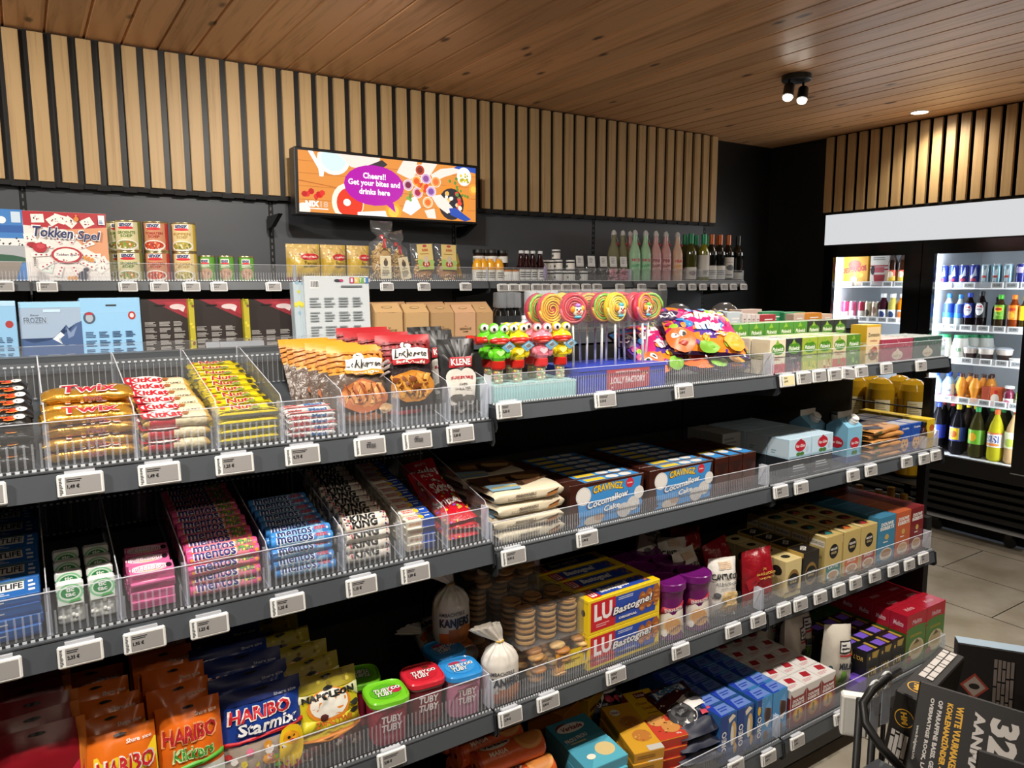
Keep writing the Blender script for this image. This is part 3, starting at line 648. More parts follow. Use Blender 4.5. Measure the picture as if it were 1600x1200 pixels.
# ================================================================== fridges
INN = M('c9ced3', .5); WHT = M('e4e8ea', .4)
def bottle_prof(r, h, neck=.012, sh=.62, capz=.9, foot=.92): return [(r * foot * .8, 0), (r * foot, .006), (r, .015), (r, h * sh * .55), (r * .97, h * sh * .6), (r, h * sh * .66), (r, h * sh), (r * .86, h * (sh + .08)), (r * .55, h * (sh + .17)), (neck, h * (sh + .25)), (neck, h * capz)]
def bottle(name, label, cat, r, h, liquid, cap, lab=None, labz=(.3, .6), prof=None, neck=.012, fill=1, capr=None, face=pi, sq=None, capz=.9, n=18, extra=None):
    """stands at its origin; liquid = material of the filled body; face = direction the label faces"""
    t = thing(name, label, cat); P = prof or bottle_prof(r, h, neck, capz=capz)
    m = MB(); m.lathe(P, m=liquid, n=n, sq=sq); m.build('bottle_body', t)
    if cap:
        cr = capr or neck * 1.25; m = MB(); m.lathe([(cr, h * capz - .004), (cr * 1.02, h * capz), (cr, h - .002), (cr * .85, h)], m=cap, n=14); m.build('cap', t)
    if lab:
        z0, z1 = labz[0] * h, labz[1] * h; m = MB(); lc = lab[0]
        m.lathe([(r + .0008, z0), (r + .001, z0 + .0005), (r + .001, z1), (r + .0008, z1)], m=lc, n=n, cap=False, sq=sq)
        c = Cyl((0, 0, z0), r + .0012, face); hw = r * 1.3
        class S(Cyl):
            def pt(s, a, b, hh): return Cyl.pt(s, a - hw, b, hh)
        q = S((0, 0, z0), r + .0012, face); q.sub = 14
        if not sq: D(m, q, 2 * hw, z1 - z0, lab[1:], h0=.0002, dh=.0001)
        m.build('bottle_label', t)
    return Proto(t, cat)
PXF = 4.765
def fridge(Y0, Y1, label, zs, cans):
    """door spans Y1..Y0 (Y0 larger = further left in the photo)"""
    t = thing('display_fridge', label, 'fridge', (PXF, (Y0 + Y1) / 2, -H)); o3 = (PXF, (Y0 + Y1) / 2, -H)
    g0, g1 = Y0 - .075, Y1 + .11; top, bot = .183, -1.07
    m = MB()
    for a in ((4.80, 5.46, Y0 - .02, Y0, -1.45, .262), (4.80, 5.46, Y1, Y1 + .02, -1.45, .262), (5.44, 5.46, Y1, Y0, -1.45, .262), (4.80, 5.46, Y1, Y0, .24, .262), (4.80, 5.46, Y1, Y0, -1.45, -1.10)): m.box(*a, M('0c0d0e', .3))
    off(m, o3); m.build('cabinet', t)
    m = MB()
    for a in ((4.83, 5.43, Y0 - .055, Y0 - .021, -1.09, .21), (4.83, 5.43, Y1 + .021, Y1 + .055, -1.09, .21), (5.41, 5.435, Y1 + .03, Y0 - .03, -1.09, .21), (4.83, 5.43, Y1 + .03, Y0 - .03, .21, .235), (4.83, 5.43, Y1 + .03, Y0 - .03, -1.097, -1.085)): m.box(*a, INN)
    off(m, o3); m.build('liner', t)
    m = MB(); K = M('0a0a0b', .12)
    for a in ((4.765, 4.80, g0, Y0, bot - .1, .262), (4.765, 4.80, Y1, g1, bot - .1, .262), (4.765, 4.80, g1, g0, top, .262), (4.765, 4.80, g1, g0, bot - .1, bot)): m.box(*a, K)
    off(m, o3); d = m.build('door_frame', t)
    m = MB(); m.box(4.775, 4.779, g1, g0, bot, top, DOORGLASS); off(m, o3); m.build('door_glass', d)
    m = MB(); m.box(4.772, 4.778, g1 - .004, g0 + .004, bot - .006, bot + .004, M('c5cad0', .25, .6)); m.box(4.763, 4.766, g1 + .0, g1 - .08, bot - .035, bot - .03, M('c5cad0', .25, .6)); off(m, o3); m.build('door_trim', d)
    m = MB(); m.box(4.80, 5.3, Y1, Y0, -1.455, -1.18, M('0a0a0b', .3))
    for i in range(5):
        z = -1.2 - .048 * i; fr = Flat((4.772, 0, z), (1, 0, 0), (0, 0, 1)); m.add([(4.775, Y1 + .02, z), (4.79, Y1 + .02, z - .035), (4.79, Y0 - .02, z - .035), (4.775, Y0 - .02, z), (4.80, Y1 + .02, z), (4.80, Y0 - .02, z)], [(0, 3, 2, 1), (0, 4, 5, 3)], M('101113', .2))
    off(m, o3); m.build('grille', t)
    m = MB(); m.box(4.762, 4.80, Y1, Y0, -1.470, -1.458, M('aeb2b6', .3, .6)); off(m, o3); m.build('bottom_trim', t)
    m = MB(); m.box(4.93, 5.4, Y1, Y0, -H + .004, -1.45, BLK2); off(m, o3); m.build('rear_base', t)  # dark panel added to blacken the shaded gap under the fridge
    for yy in (Y0 - .16, Y1 + .12):
        m = MB(); m.lathe([(.0, -.012), (.035, -.012), (.037, 0), (.035, .012), (0, .012)], (4.87, yy, -H + .037), M('0c0c0c', .5), 16, 'X', cap=False); m.box(4.84, 4.90, yy - .02, yy + .02, -H + .06, -1.45, M('1b1c1e', .4)); off(m, o3); m.build('caster', t)
    for z in zs:
        m = MB(); m.box(4.90, 5.40, Y1 + .056, Y0 - .056, z - .008, z, WHT); off(m, o3); s = m.build('shelf', t)
        m = MB(); m.box(4.888, 4.9, Y1 + .056, Y0 - .056, z - .012, z + .03, clear_mat_r()); m.box(4.886, 4.9, Y1 + .056, Y0 - .056, z - .014, z - .006, M('f4f6f8', .4, 0, .5, .25)); off(m, o3); m.build('shelf_rail', s)
    # LED strips along both front corners
    for yy in (Y0 - .062, Y1 + .062):
        m = MB(); m.box(4.815, 4.83, yy - .006, yy + .006, -1.05, .19, M('f4f8ff', .4, 0, .5, 4))
        off(m, o3); m.build('led_strip', t)
        area('fridge_light', (4.835, yy + (.0 if yy < Y0 - .2 else -.012), -.43), (radians(90), 0, radians(90 + (35 if yy < (Y0 + Y1) / 2 else -35)) + pi), .02, 1.25, 4.6 * LIGHTK, (.93, .97, 1)).data.use_shadow = True
    return t
_cr = []
def clear_mat_r():
    if not _cr: _cr.append(clear_mat('shelf_rail_clear', .3, (.95, .97, 1, 1)))
    return _cr[0]
fridge(3.25, 2.56, 'left black glass-door drinks fridge by the dark corner', (-.012, -.253, -.5, -.76), 0)
fridge(2.555, 1.845, 'right black glass-door drinks fridge with five full shelves', (-.022, -.284, -.487, -.737), 0)
t = thing('light_box', 'glowing white light box above the fridges', 'lamp', (4.77, 2.1, .266))
m = MB(); m.box(4.766, 4.79, .9, 3.252, .262, .484, BLK); off(m, (4.77, 2.1, .266)); m.build('housing', t)
m = MB(); m.box(4.761, 4.766, .91, 3.247, .27, .476, E_('e6e8ea', .86)); off(m, (4.77, 2.1, .266)); m.build('diffuser', t)
area('sign_light', (4.74, 2.1, .37), (0, radians(90), 0), .2, 2.2, 5 * LIGHTK)

def put_f(proto, Y, z, label, group=None, X=4.93, rz=0): return proto.put((X, Y, z), (0, 0, rz), label, group)
wm = M
def soda(liq, capc, lab, r=.034, h=.235, **k): return bottle('soda_bottle', 'x', 'bottle', r, h, T(liq, .75), capc, lab, k.pop('labz', (.32, .6)), face=pi, **k)
# left fridge
t = thing('beer_pack', 'x', 'beer pack'); m = MB(); m.bbox(0, .12, -.1, .1, 0, .2, M('c8921a', .5)); fr = Flat((0, .1, 0), (0, -1, 0), (0, 0, 1))
D(m, fr, .2, .2, [('s', 0, 0, 1, .4, 14, .07, ['8fae2a', 'e8701a', 'f6d24a']), ('e', .5, .72, .24, .16, 'b0402a'), ('t', 'DESPERADOS', .5, .55, .9, .2, 'a81830', .05, 0, .12), ('e', .5, .2, .12, .1, 'f2e6c8')]); m.build('carton', t)
P_ = Proto(t, 'beer pack'); P_.put((4.93, 3.115, -.01), (0, 0, 0), 'yellow beer bottle carton in the left fridge', None)
t = thing('beer_pack', 'x', 'beer pack'); m = MB(); m.bbox(0, .1, -.068, .068, 0, .205, M('d9d4cd', .4)); fr = Flat((0, .068, 0), (0, -1, 0), (0, 0, 1))
D(m, fr, .136, .205, [('r', 0, .62, 1, .66, 'a32a36'), ('r', 0, .5, 1, .54, 'a32a36'), ('r', .25, .42, .75, .6, 'b65560'), ('e', .15, .5, .1, .16, '2f2a30'), ('p', [(.2, .35), (.8, .35), (.75, .12), (.5, .02), (.25, .12)], 'a32a36'), ('l', .15, .82, .85, .94, 2, '8d8a88')]); m.build('carton', t)
P_ = Proto(t, 'beer pack'); P_.put((4.93, 2.93, -.01), (0, 0, 0), 'white and red striped beer carton in the left fridge', None)
P_ = bottle('beer_bottle', 'x', 'bottle', .03, .24, M('2a1408', .12), M('c33b2c'), [M('f0c23a'), ('r', 0, .45, 1, 1, 'c8492e'), ('e', .5, .6, .25, .3, 'f3e3c4')], (.12, .42), face=pi)
for i, y in enumerate((2.835, 2.765)): put_f(P_, y, -.01, 'brown beer bottle with a yellow and red label, %s of the pair' % ('left' if i == 0 else 'right'), None)
def can(cols, lab, r=.026, h=.13):
    t = thing('drink_can', 'x', 'can'); m = MB(); m.lathe([(r * .8, 0), (r, .008), (r, h - .012), (r * .85, h - .002)], m=M(cols, .22, .3), n=18); q = Cyl((0, 0, 0), r + .0003, pi); q.sub = 14; D(m, q, 1, 1, []); 
    class S(Cyl):
        def pt(s, a, b, hh): return Cyl.pt(s, a - r * 1.3, b, hh)
    q = S((0, 0, 0), r + .0003, pi); q.sub = 14; D(m, q, r * 2.6, h, lab, .0001, .0001); m.build('can_body', t)
    m = MB(); m.lathe([(r * .86, h - .002), (r * .86, h), (r * .8, h), (r * .78, h - .003), (0, h - .003)], m=M('c4c8cc', .3, .8), n=18, cap=False); m.build('lid', t)
    return Proto(t, 'can')
for i, (y, c, lb, ds) in enumerate(((3.165, 'c8466e', [('r', 0, 0, 1, .45, 'e9e4e0'), ('e', .5, .5, .3, .12, 'a02a50')], 'pink and white'), (3.11, 'd07aa0', [('r', .3, 0, .8, .5, 'f0e4e8')], 'light pink'), (3.04, 'b8405a', [('r', 0, 0, 1, .5, 'e4e0dc')], 'red and white'), (2.99, 'cfc6a8', [('e', .5, .4, .25, .18, '4a4038')], 'cream'), (2.94, 'd9cbb8', [('e', .5, .55, .25, .18, '8a6a58')], 'beige'))):
    put_f(can(c, lb), y, -.252, ds + ' drink can in the left fridge')
for y, c, lb, ds in ((2.885, '3a1420', '2f3f78', 'dark berry'), (2.82, 'c8bc62', '27406a', 'pale yellow'), (2.755, 'ef8a12', 'e0762a', 'orange')):
    put_f(bottle('juice_bottle', 'x', 'bottle', .029, .185, T(c, .8), M('eceff0'), [M('eef0f0'), ('e', .5, .5, .3, .35, lb)], (.05, .42), neck=.015, capz=.88), y, -.252, ds + ' juice bottle with a white cap in the left fridge')
for y, s in ((2.9, 'left'), (2.76, 'right')):
    t = thing('milk_carton', '%s blue and white carton low in the left fridge' % s, 'carton', (4.93, y, -.5)); m = MB(); m.bbox(0, .08, -.05, .05, 0, .12, M('2c5f9e', .5)); m.build('carton_body', t); m = MB(); m.bbox(.0, .08, -.03, .03, .12, .15, M('eef0ee', .5)); m.build('carton_top', t)
# right fridge
for i in range(8):
    y = 2.50 - .0625 * i
    if i == 7: y = 2.057
    c = ['2b3f9a', '3048a4', '37489c', '3a4296', '8fb0c0', '6fa3b8', '7fa8bc', '28307e'][i]
    sty = [('p', [(.3, .1), (.8, .5), (.7, .9), (.2, .5)], 'b9c4d2'), ('r', .3, .25, .75, .38, 'b03048')] if i < 4 else ([('p', [(.2, 0), (.6, 0), (.8, 1), (.4, 1)], 'c6d4da'), ('r', .3, .4, .7, .5, 'b4483c')] if i < 7 else [('r', .2, .6, .8, .85, 'b0a8d8')])
    put_f(can(c, sty, .0265, .135), y, -.02, ['blue', 'blue', 'blue', 'violet blue', 'pale blue', 'pale blue', 'pale blue', 'navy'][i] + ' energy drink can, %s on the top fridge shelf' % colw(i, 9))
put_f(can('c8642a', [], .0265, .135), 1.995, -.02, 'orange drink can, rightmost on the top fridge shelf')
row2 = [(2.455, 'b9c6cc', '2b78d8', [M('2f4fae'), ('r', 0, 0, 1, .35, '2f7fd0')], 'clear water bottle with a blue label, leftmost of the second fridge shelf', .22), (2.385, 'b9c6cc', '2b78c8', [M('3558a8'), ('r', 0, 0, 1, .35, '2f7fd0')], 'clear water bottle with a blue label, right of the first water bottle', .215),
        (2.33, '1a0f10', '2a44b4', [M('263fae'), ('e', .5, .55, .3, .4, 'eef0f4'), ('p', [(.22, .6), (.78, .6), (.68, .82), (.32, .82)], 'c02a3a'), ('t', 'PEPSI', .5, .52, .45, .12, '1c2f8c')], 'dark cola bottle with a blue cap and label on the second fridge shelf', .225), (2.262, '1a0f10', '17181c', [M('141418'), ('e', .5, .55, .3, .4, 'eef0f4'), ('p', [(.22, .6), (.78, .6), (.68, .82), (.32, .82)], 'c02a3a'), ('t', 'PEPSI', .5, .52, .45, .12, '17181c')], 'dark cola bottle with a black label on the second fridge shelf', .235),
        (2.205, '20181a', '1c1e22', None, 'dark soda bottle standing back on the second fridge shelf', .2), (2.155, '3f3018', '4fc23a', [M('6fae2c'), ('e', .5, .7, .3, .2, 'f0d02c'), ('r', .25, .62, .75, .8, 'c8381e'), ('p', [(0, 0), (1, .3), (.4, .5)], 'c4e47a')], 'iced tea bottle with a green cap and label', .215), (2.08, '8a3a12', 'ee7a1e', [M('ee7f1c'), ('r', .25, .62, .75, .8, 'c8381e'), ('e', .4, .3, .3, .25, 'f7b23a')], 'iced tea bottle with an orange cap and label', .215), (2.02, '4a3a10', 'f0d818', [M('f4e020')], 'bottle with a yellow label at the right edge of the fridge', .21)]
for y, c, cp, lb, ds, h in row2: put_f(soda(c, M(cp), lb, .0315, h, labz=(.32, .72)), y, -.283, ds, X=4.935 if 'back' not in ds else 5.02)
yo = bottle('yoghurt_jar', 'x', 'jar', .048, .165, M('f0efe8', .35), M('2f9460', .4), [M('f0efe8'), ('to', 'PUUR', .5, .65, .5, .3, '2f9a64', 'f0efe8'), ('r', .2, .05, .8, .12, '2f9a64')], (.12, .6), prof=[(.04, 0), (.047, .01), (.047, .08), (.042, .125), (.036, .15)], capr=.038, capz=.9)
for y, x, s in ((2.475, 4.95, 'left of the front pair'), (2.375, 4.95, 'right of the front pair'), (2.36, 5.07, 'behind on the left'), (2.29, 5.09, 'behind on the right')): put_f(yo, y, -.486, 'white yoghurt jar with a green lid, ' + s, X=x)
pt_ = thing('dessert_cup', 'x', 'cup'); m = MB(); m.lathe([(.03, 0), (.038, .045), (.04, .055)], m=M('3b2a26', .3), n=18); m.lathe([(.0402, .055), (.043, .085)], m=M('d8cdc2', .3), n=18); m.build('cup_body', pt_); m = MB(); m.lathe([(.045, .085), (.045, .09), (.03, .094)], m=ACE, n=18); m.build('lid', pt_)
pt_ = Proto(pt_, 'cup')
for i, (y, z, x) in enumerate(((2.315, 0, 4.95), (2.22, 0, 4.95), (2.17, 0, 5.06), (2.15, .0, 4.97))): put_f(pt_, y if i < 3 else 2.125, -.486, 'clear dessert cup, %s on the third fridge shelf' % colw(i, 5), X=x)
pu = thing('pudding_cup', 'x', 'cup'); m = MB(); m.lathe([(.028, 0), (.035, .04), (.037, .042)], m=M('ecebe8', .4), n=16); m.ball((-.03, 0, .012), (.008, .014, .008), M('c8365a')); m.build('cup_body', pu); pu = Proto(pu, 'cup')
for i, y in enumerate((2.045, 1.985)): put_f(pu, y, -.486, 'low white pudding cup, %s of the pair at the right edge' % ('left' if i == 0 else 'right'))
fr_ = bottle('yoghurt_drink', 'x', 'bottle', .034, .165, M('9cc3e6', .3), M('2450b8', .4), [M('cfe0f2'), ('r', 0, 0, 1, .25, 'd86a9a'), ('t', 'FRISTI', .5, .6, .18, .7, '22304a', .02, 0, pi / 2 * .9)], (.05, .6), neck=.013)
for i, (y, x) in enumerate(((2.505, 4.95), (2.43, 4.95), (2.40, 5.03), (2.47, 5.04))): put_f(fr_, y, -.736, 'pale blue and pink yoghurt drink bottle, %s of four' % ['front left', 'front right', 'back right', 'back left'][i], X=x)
zp = [(.02, 0), (.026, .01), (.018, .03), (.026, .06), (.033, .09), (.026, .12), (.014, .145), (.013, .155)]
fn_ = bottle('orange_drink', 'x', 'bottle', .026, .172, M('e8982c', .3), M('4a2a1e', .4), None, prof=zp, capz=.9)
for i, (y, x) in enumerate(((2.35, 4.95), (2.335, 5.02), (2.27, 4.95), (2.25, 5.01), (2.225, 5.06), (2.205, 5.0))): put_f(fn_, y, -.736, 'orange curved drink bottle with a brown cap, %s of six' % ORD[i], X=x)
t = thing('dessert_box', 'red and orange fruit dessert carton on the fourth fridge shelf', 'carton', (4.93, 2.175, -.736)); m = MB(); m.bbox(0, .07, 0, .045, 0, .105, M('a8482e')); m.bbox(0, .07, -.07, -.002, 0, .105, M('d8602c')); fr = Flat((0, -.002, 0), (0, -1, 0), (0, 0, 1)); D(m, fr, .068, .105, [('e', .45, .35, .36, .28, 'efe6d8'), ('e', .5, .75, .16, .12, 'c02a30')]); m.build('carton_body', t)
sj = bottle('smoothie_jar', 'x', 'jar', .03, .125, M('6a2238', .2), M('dfe6e2', .3), [M('ece8e2'), ('e', .5, .5, .25, .3, 'c06a80')], (.02, .4), neck=.02); put_f(sj, 2.065, -.736, 'dark red fruit jar on the fourth fridge shelf')
sj = bottle('smoothie_jar', 'x', 'jar', .03, .125, M('8fae34', .2), M('4f9a5a', .3), [M('ece8c8')], (.02, .4), neck=.02); put_f(sj, 2.0, -.736, 'green fruit jar on the fourth fridge shelf')
BP = [(.03, 0), (.042, .012), (.044, .03), (.043, .1), (.045, .14), (.043, .18), (.034, .225), (.02, .265), (.013, .285), (.013, .30)]
def big(liq, cap, lab, ds, y, x=4.945, h=.32, diff=.8, r=.045):
    put_f(bottle('large_soda_bottle', 'x', 'bottle', r, h, T(liq, diff), M(cap), lab, (.28, .56), prof=BP, capz=.92), y, -1.084, ds, X=x)
big('17161c', '2a44b4', [M('1d2f80'), ('e', .35, .5, .28, .35, 'eef0f4'), ('p', [(.12, .55), (.58, .55), (.5, .75), (.2, .75)], 'c02a3a')], 'large cola bottle with a blue label, leftmost on the fridge floor', 2.475)
big('17161c', 'e8c81e', [M('2a3a9a'), ('r', .2, .1, .75, .95, 'f0cc28'), ('e', .45, .5, .2, .25, 'c8682a')], 'large dark iced tea bottle with a yellow cap and label', 2.35)
big('3c3a1a', '35a860', [M('6fb42e'), ('e', .45, .5, .2, .3, 'e8b020')], 'large iced tea bottle with a green cap and label', 2.235)
big('c6c02a', 'ee6a2a', [M('f4ece4'), ('to', 'SISI', .5, .55, .62, .5, '2a4a9c', 'f4ece4', .04), ('r', .15, .1, .85, .26, 'ee8a3a'), ('r', 0, .9, 1, 1, 'e06a3a')], 'large yellow orangeade bottle with an orange cap', 2.125)
big('caa878', 'e8ecd8', [M('dfe8b8'), ('e', .5, .35, .3, .25, 'a8b84a')], 'tall pale apple drink bottle at the right of the fridge floor', 2.03, h=.35)
for k, (y, x, liq, cap, ds) in enumerate([(2.44, 5.05, '17161c', 'c83048', 'red'), (2.50, 5.06, '17161c', 'c83048', 'dark red'), (2.46, 5.17, '17161c', 'c83048', 'red'), (2.40, 5.15, '1c1a20', 'c83048', 'bright red'), (2.29, 5.04, '241c18', 'e8d01e', 'yellow'), (2.35, 5.07, '241c18', 'e8d01e', 'light yellow'), (2.30, 5.16, '1c1a1c', '2a2c34', 'black'), (2.20, 5.05, '33321c', '35a860', 'green'), (2.24, 5.15, '2c2a18', 'e8d01e', 'lemon yellow'), (2.16, 5.16, '33321c', 'e8d01e', 'pale yellow'), (2.14, 5.05, '3c3a20', '35a860', 'bright green'), (2.06, 5.16, '33321c', '35a860', 'dark green'), (2.07, 5.06, 'b8a834', 'e8502a', 'orange'), (1.99, 5.05, 'caa878', 'e8ecd8', 'white')]):
    big(liq, cap, None, 'soda bottle with a %s cap in the back rows of the fridge floor, %s' % (ds, ORD[k]), y, x)
# fridge price tags
ft = thing('shelf_tag', 'x', 'price tag'); m = MB(); m.bbox(0, .005, -.034, .034, -.018, .018, M('f2f4f4', .4, 0, .5, .1)); fr = Flat((0, .034, -.018), (0, -1, 0), (0, 0, 1)); D(m, fr, .068, .036, [('r', .12, .15, .9, .85, 'a2a6a8'), ('t', '1,95', .5, .5, .5, .3, '3a3e42')]); m.build('frame', ft)
ft = Proto(ft, 'price tag')
FT = [('left fridge top shelf', -.003, (3.13, 2.99, 2.84, 2.76)), ('left fridge second shelf', -.243, (3.16, 3.09, 3.0, 2.93, 2.86, 2.79)), ('right fridge top shelf', -.012, (2.455, 2.32, 2.16, 2.08, 2.0)), ('right fridge second shelf', -.272, (2.49, 2.41, 2.32, 2.22, 2.13, 2.05)), ('right fridge third shelf', -.475, (2.45, 2.30, 2.19, 2.10, 2.02)), ('right fridge fourth shelf', -.725, (2.49, 2.41, 2.30, 2.18, 2.09, 2.01))]
for nm, z, ys in FT:
    for i, y in enumerate(ys): ft.put((4.879, y, z), (0, 0, 0), 'white price tag, %s on the %s' % (colw(i, len(ys)), nm), None)
# ================================================================== top wall shelf (surface just above the strip top)
ZT = .016
def P1(px, Y=3.36): return gY(px, 440, Y).x
def crt(name, w_, d, h, base, front=(), side=(), top=(), cat='box', rough=.45, r=.0012, sidebase=None, topbase=None, right=()):
    """printed carton, origin at the bottom of its front face's centre; front faces -Y, side = left face (-X)"""
    m = MB(); m.bbox(-w_ / 2, w_ / 2, 0, d, 0, h, M(base, rough) if isinstance(base, str) else base, r)
    e = .0006
    if front: D(m, Flat((-w_ / 2 + e, 0, e), (1, 0, 0), (0, 0, 1)), w_ - 2 * e, h - 2 * e, front, .0002, .0001)
    if side: D(m, Flat((-w_ / 2, d - e, e), (0, -1, 0), (0, 0, 1)), d - 2 * e, h - 2 * e, side, .0002, .0001)
    if right: D(m, Flat((w_ / 2, e, e), (0, 1, 0), (0, 0, 1)), d - 2 * e, h - 2 * e, right, .0002, .0001)
    if top: D(m, Flat((-w_ / 2 + e, e, h), (1, 0, 0), (0, 1, 0)), w_ - 2 * e, d - 2 * e, top, .0002, .0001)
    return m.build(name)
def one(o, cat, loc, rot, label, group=None):
    o.location = Vector(loc) + Vector((0, 0, H)); o.rotation_euler = rot if rot is not None else (0, 0, 0); return tag(o, label, cat, group)
def tgrp(name, cat, label, loc, rz=0): return thing(name, label, cat, loc, rz)

# board games
x = P1(22); o = crt('board_game', .27, .05, .27, '3f7fc4', [('r', 0, .68, 1, .78, '2c5fa8'), ('r', .3, .5, 1, .6, 'e8e8e6'), ('s', .3, .5, 1, .6, 20, .012, ['222222']), ('r', .2, .3, 1, .5, 'a9adb0'), ('e', .6, .3, .42, .08, '2d5a44'), ('p', [(.25, .28), (.95, .28), (.85, .0), (.35, 0)], '8b7f74'), ('r', .0, .8, .2, 1, 'b32a2a'), ('e', .75, .85, .05, .05, 'e8eef4'), ('e', .55, .8, .04, .04, 'dfe8f0'), ('r', .86, .82, .97, .97, 'c9dcec')])
# the box's left part lies outside the frame
one(o, 'board game', (P1(46) - .137, 3.37, ZT), (radians(-6), 0, 0), 'blue dice game box at the left edge of the top shelf')
rd, wh = 'b52f38', 'ece4dc'
its = [('r', 0, .8, 1, 1, rd), ('p', [(0, .8), (1, .7), (1, .82), (0, .9)], rd), ('p', [(.5, .75), (1, .8), (1, .3), (.7, .5)], 'd99a72')]
for (cx, cy, a, c) in ((.17, .9, .05, 'f0eee8'), (.43, .9, -.3, 'f2f0ea'), (.55, .86, -.7, 'f0ece4'), (.36, .88, .6, 'f2eee8'), (.76, .86, .5, 'eeeae2'), (.07, .62, .1, 'f0eee8'), (.9, .3, .4, 'e2e0da'), (.78, .28, .7, 'f0ece6'), (.9, .2, .7, 'f0ece6'), (.25, .2, 1.3, 'dfe8e0')):
    w2, h2 = .075, .06; its.append(('p', [(cx + x_ * cos(a) - y_ * sin(a), cy + x_ * sin(a) + y_ * cos(a)) for x_, y_ in ((-w2, -h2), (w2, -h2), (w2, h2), (-w2, h2))], c)); its.append(('s', cx - .045, cy - .03, cx + .045, cy + .03, 6, .009, [rd, '2c2c34']))
for k in range(10):
    a = k * pi / 5; its += [('p', [(.48 + .2 * cos(a - .08), .38 + .17 * sin(a - .08)), (.48 + .42 * cos(a - .1), .38 + .33 * sin(a - .1)), (.48 + .42 * cos(a + .1), .38 + .33 * sin(a + .1)), (.48 + .2 * cos(a + .08), .38 + .17 * sin(a + .08))], 'f6f0ea')] + [('e', .48 + q * cos(a), .38 + q * .8 * sin(a), .014, .012, rd) for q in (.24, .3, .36)]
its += [('e', .48, .38, .185, .12, rd), ('e', .48, .38, .155, .095, 'f4eee6'), ('t', 'Tokken Spel', .48, .38, .25, .05, '2c3458', .02, .3), ('s', .3, .25, .68, .5, 12, .012, [rd]), ('r', .9, .83, .98, .97, 'dfe6ec'), ('l', .91, .84, .97, .9, 3, '3a6ab0')]
its += [('e', .08, .52, .06, .035, 'a32430'), ('e', .17, .48, .085, .07, 'b52836'), ('e', .18, .5, .05, .035, 'cc4a54'), ('e', .66, .08, .06, .07, '2a2c44'), ('e', .7, .17, .035, .03, '2a2c44'), ('e', .63, .9, .03, .035, 'd98a3a'), ('e', .63, .95, .014, .015, 'd98a3a')]
its += [('t', '400', .74, .33, .14, .07, 'e09028', .04, 0, -.4), ('t', '600', .53, .05, .12, .06, 'e09028', .04), ('t', '10000', .1, .28, .11, .03, '24262c', .03, 0, pi / 2), ('to', 'Tokken', .34, .7, .48, .15, '2b3565', 'f4f4f4', .03, .15, -.05), ('to', 'Spel', .77, .65, .28, .16, '2b3565', 'f4f4f4', .03, .15, -.05)]
o = crt('board_game', .278, .05, .268, 'ece4de', its, side=[('r', 0, .8, 1, 1, rd)]); one(o, 'board game', (P1(110.5), 3.365, ZT), (radians(-7), 0, 0), 'square white and red family board game box beside the soup cans')
# soup cans
def tin(r, h, base, side, its, name='soup_can'):
    t = thing(name, 'x', 'can'); m = MB(); m.lathe([(r * .98, 0), (r, .003), (r * .985, .006), (r * .985, h - .006), (r, h - .003), (r * .98, h), (r * .92, h), (r * .9, h - .004), (0, h - .004)], m=M('b9a878', .3, .8), n=28); m.build('can_body', t)
    m = MB(); m.lathe([(r * .987, .006), (r * .99, .0065), (r * .99, h - .0065), (r * .987, h - .006)], m=M(side, .3), n=28, cap=False)
    class S(Cyl):
        def pt(s, a, b, hh): return Cyl.pt(s, a - r * 1.25, b, hh)
    q = S((0, 0, .006), r * .991, -pi / 2 - .35); q.sub = 14; D(m, q, r * 2.5, h - .012, its, .0005, .00015); m.build('can_label', t); return Proto(t, 'can')
def soup(bg, side, tc, t1, t2, food, food2):
    return tin(.0475, .119, bg, side, [('r', .1, 0, .9, 1, bg), ('r', .28, .8, .74, .98, 'f2f0ea'), ('t', 'unox', .51, .9, .4, .13, '1f2c66', .06), ('e', .51, .79, .24, .05, 'd22a34'), ('t', t1, .52, .62, .56, .1, tc, .03), ('t', t2, .52, .5, .36, .1, tc, .03), ('e', .5, .17, .38, .2, 'e8e4d8'), ('e', .5, .18, .32, .15, food), ('s', .25, .07, .75, .27, 26, .035, food2)])
s1 = soup('d8cfa0', '6f7a34', '5a7a28', 'GROENTE', 'SOEP', '8a8238', ['6f9a34', 'e8dcae', 'c8742a', 'a8a040']); s2 = soup('c98a64', 'b02a2a', 'a8241c', 'TOMATEN', 'SOEP', 'b8391c', ['8f2414', 'd8542c', 'e8a078', 'c23a1e']); s3 = soup('dcc890', 'c8a83a', 'b08a3a', 'KIPPEN', 'SOEP', 'a89840', ['e8dcae', '8a8a38', 'c8b060', '5f6a28'])
for px, pr, c in ((206, s1, 'green vegetable'), (248, s2, 'red tomato'), (291, s3, 'yellow chicken')):
    for k in range(2): pr.put((P1(px), 3.36, ZT + .1195 * k), (0, 0, 0), '%s soup can, %s of its front pair' % (c, ('bottom', 'top')[k]))
for k in range(2): s1.put((P1(190) - .015, 3.45, ZT + .1195 * k), (0, 0, .8), 'vegetable soup can standing behind, %s one' % ('bottom', 'top')[k])
g = tin(.033, .108, '4f8a2e', '3f7a24', [('r', 0, 0, 1, 1, '5d9a34'), ('r', .3, .74, .72, .92, 'f2f0ea'), ('t', 'unox', .51, .83, .36, .12, '1f2c66', .06), ('e', .51, .73, .2, .045, 'd22a34'), ('l', .3, .55, .8, .68, 2, 'f0eee0'), ('e', .55, .28, .33, .26, 'b89a78'), ('s', .3, .1, .8, .46, 14, .08, ['a8745c', 'c09070', '8f5f48'])])
for i, px in enumerate((325.5, 355, 386)): g.put((P1(px), 3.36, ZT), (0, 0, .12 * i - .2), 'short green sausage can, %s of three' % ('left', 'middle', 'right')[i])

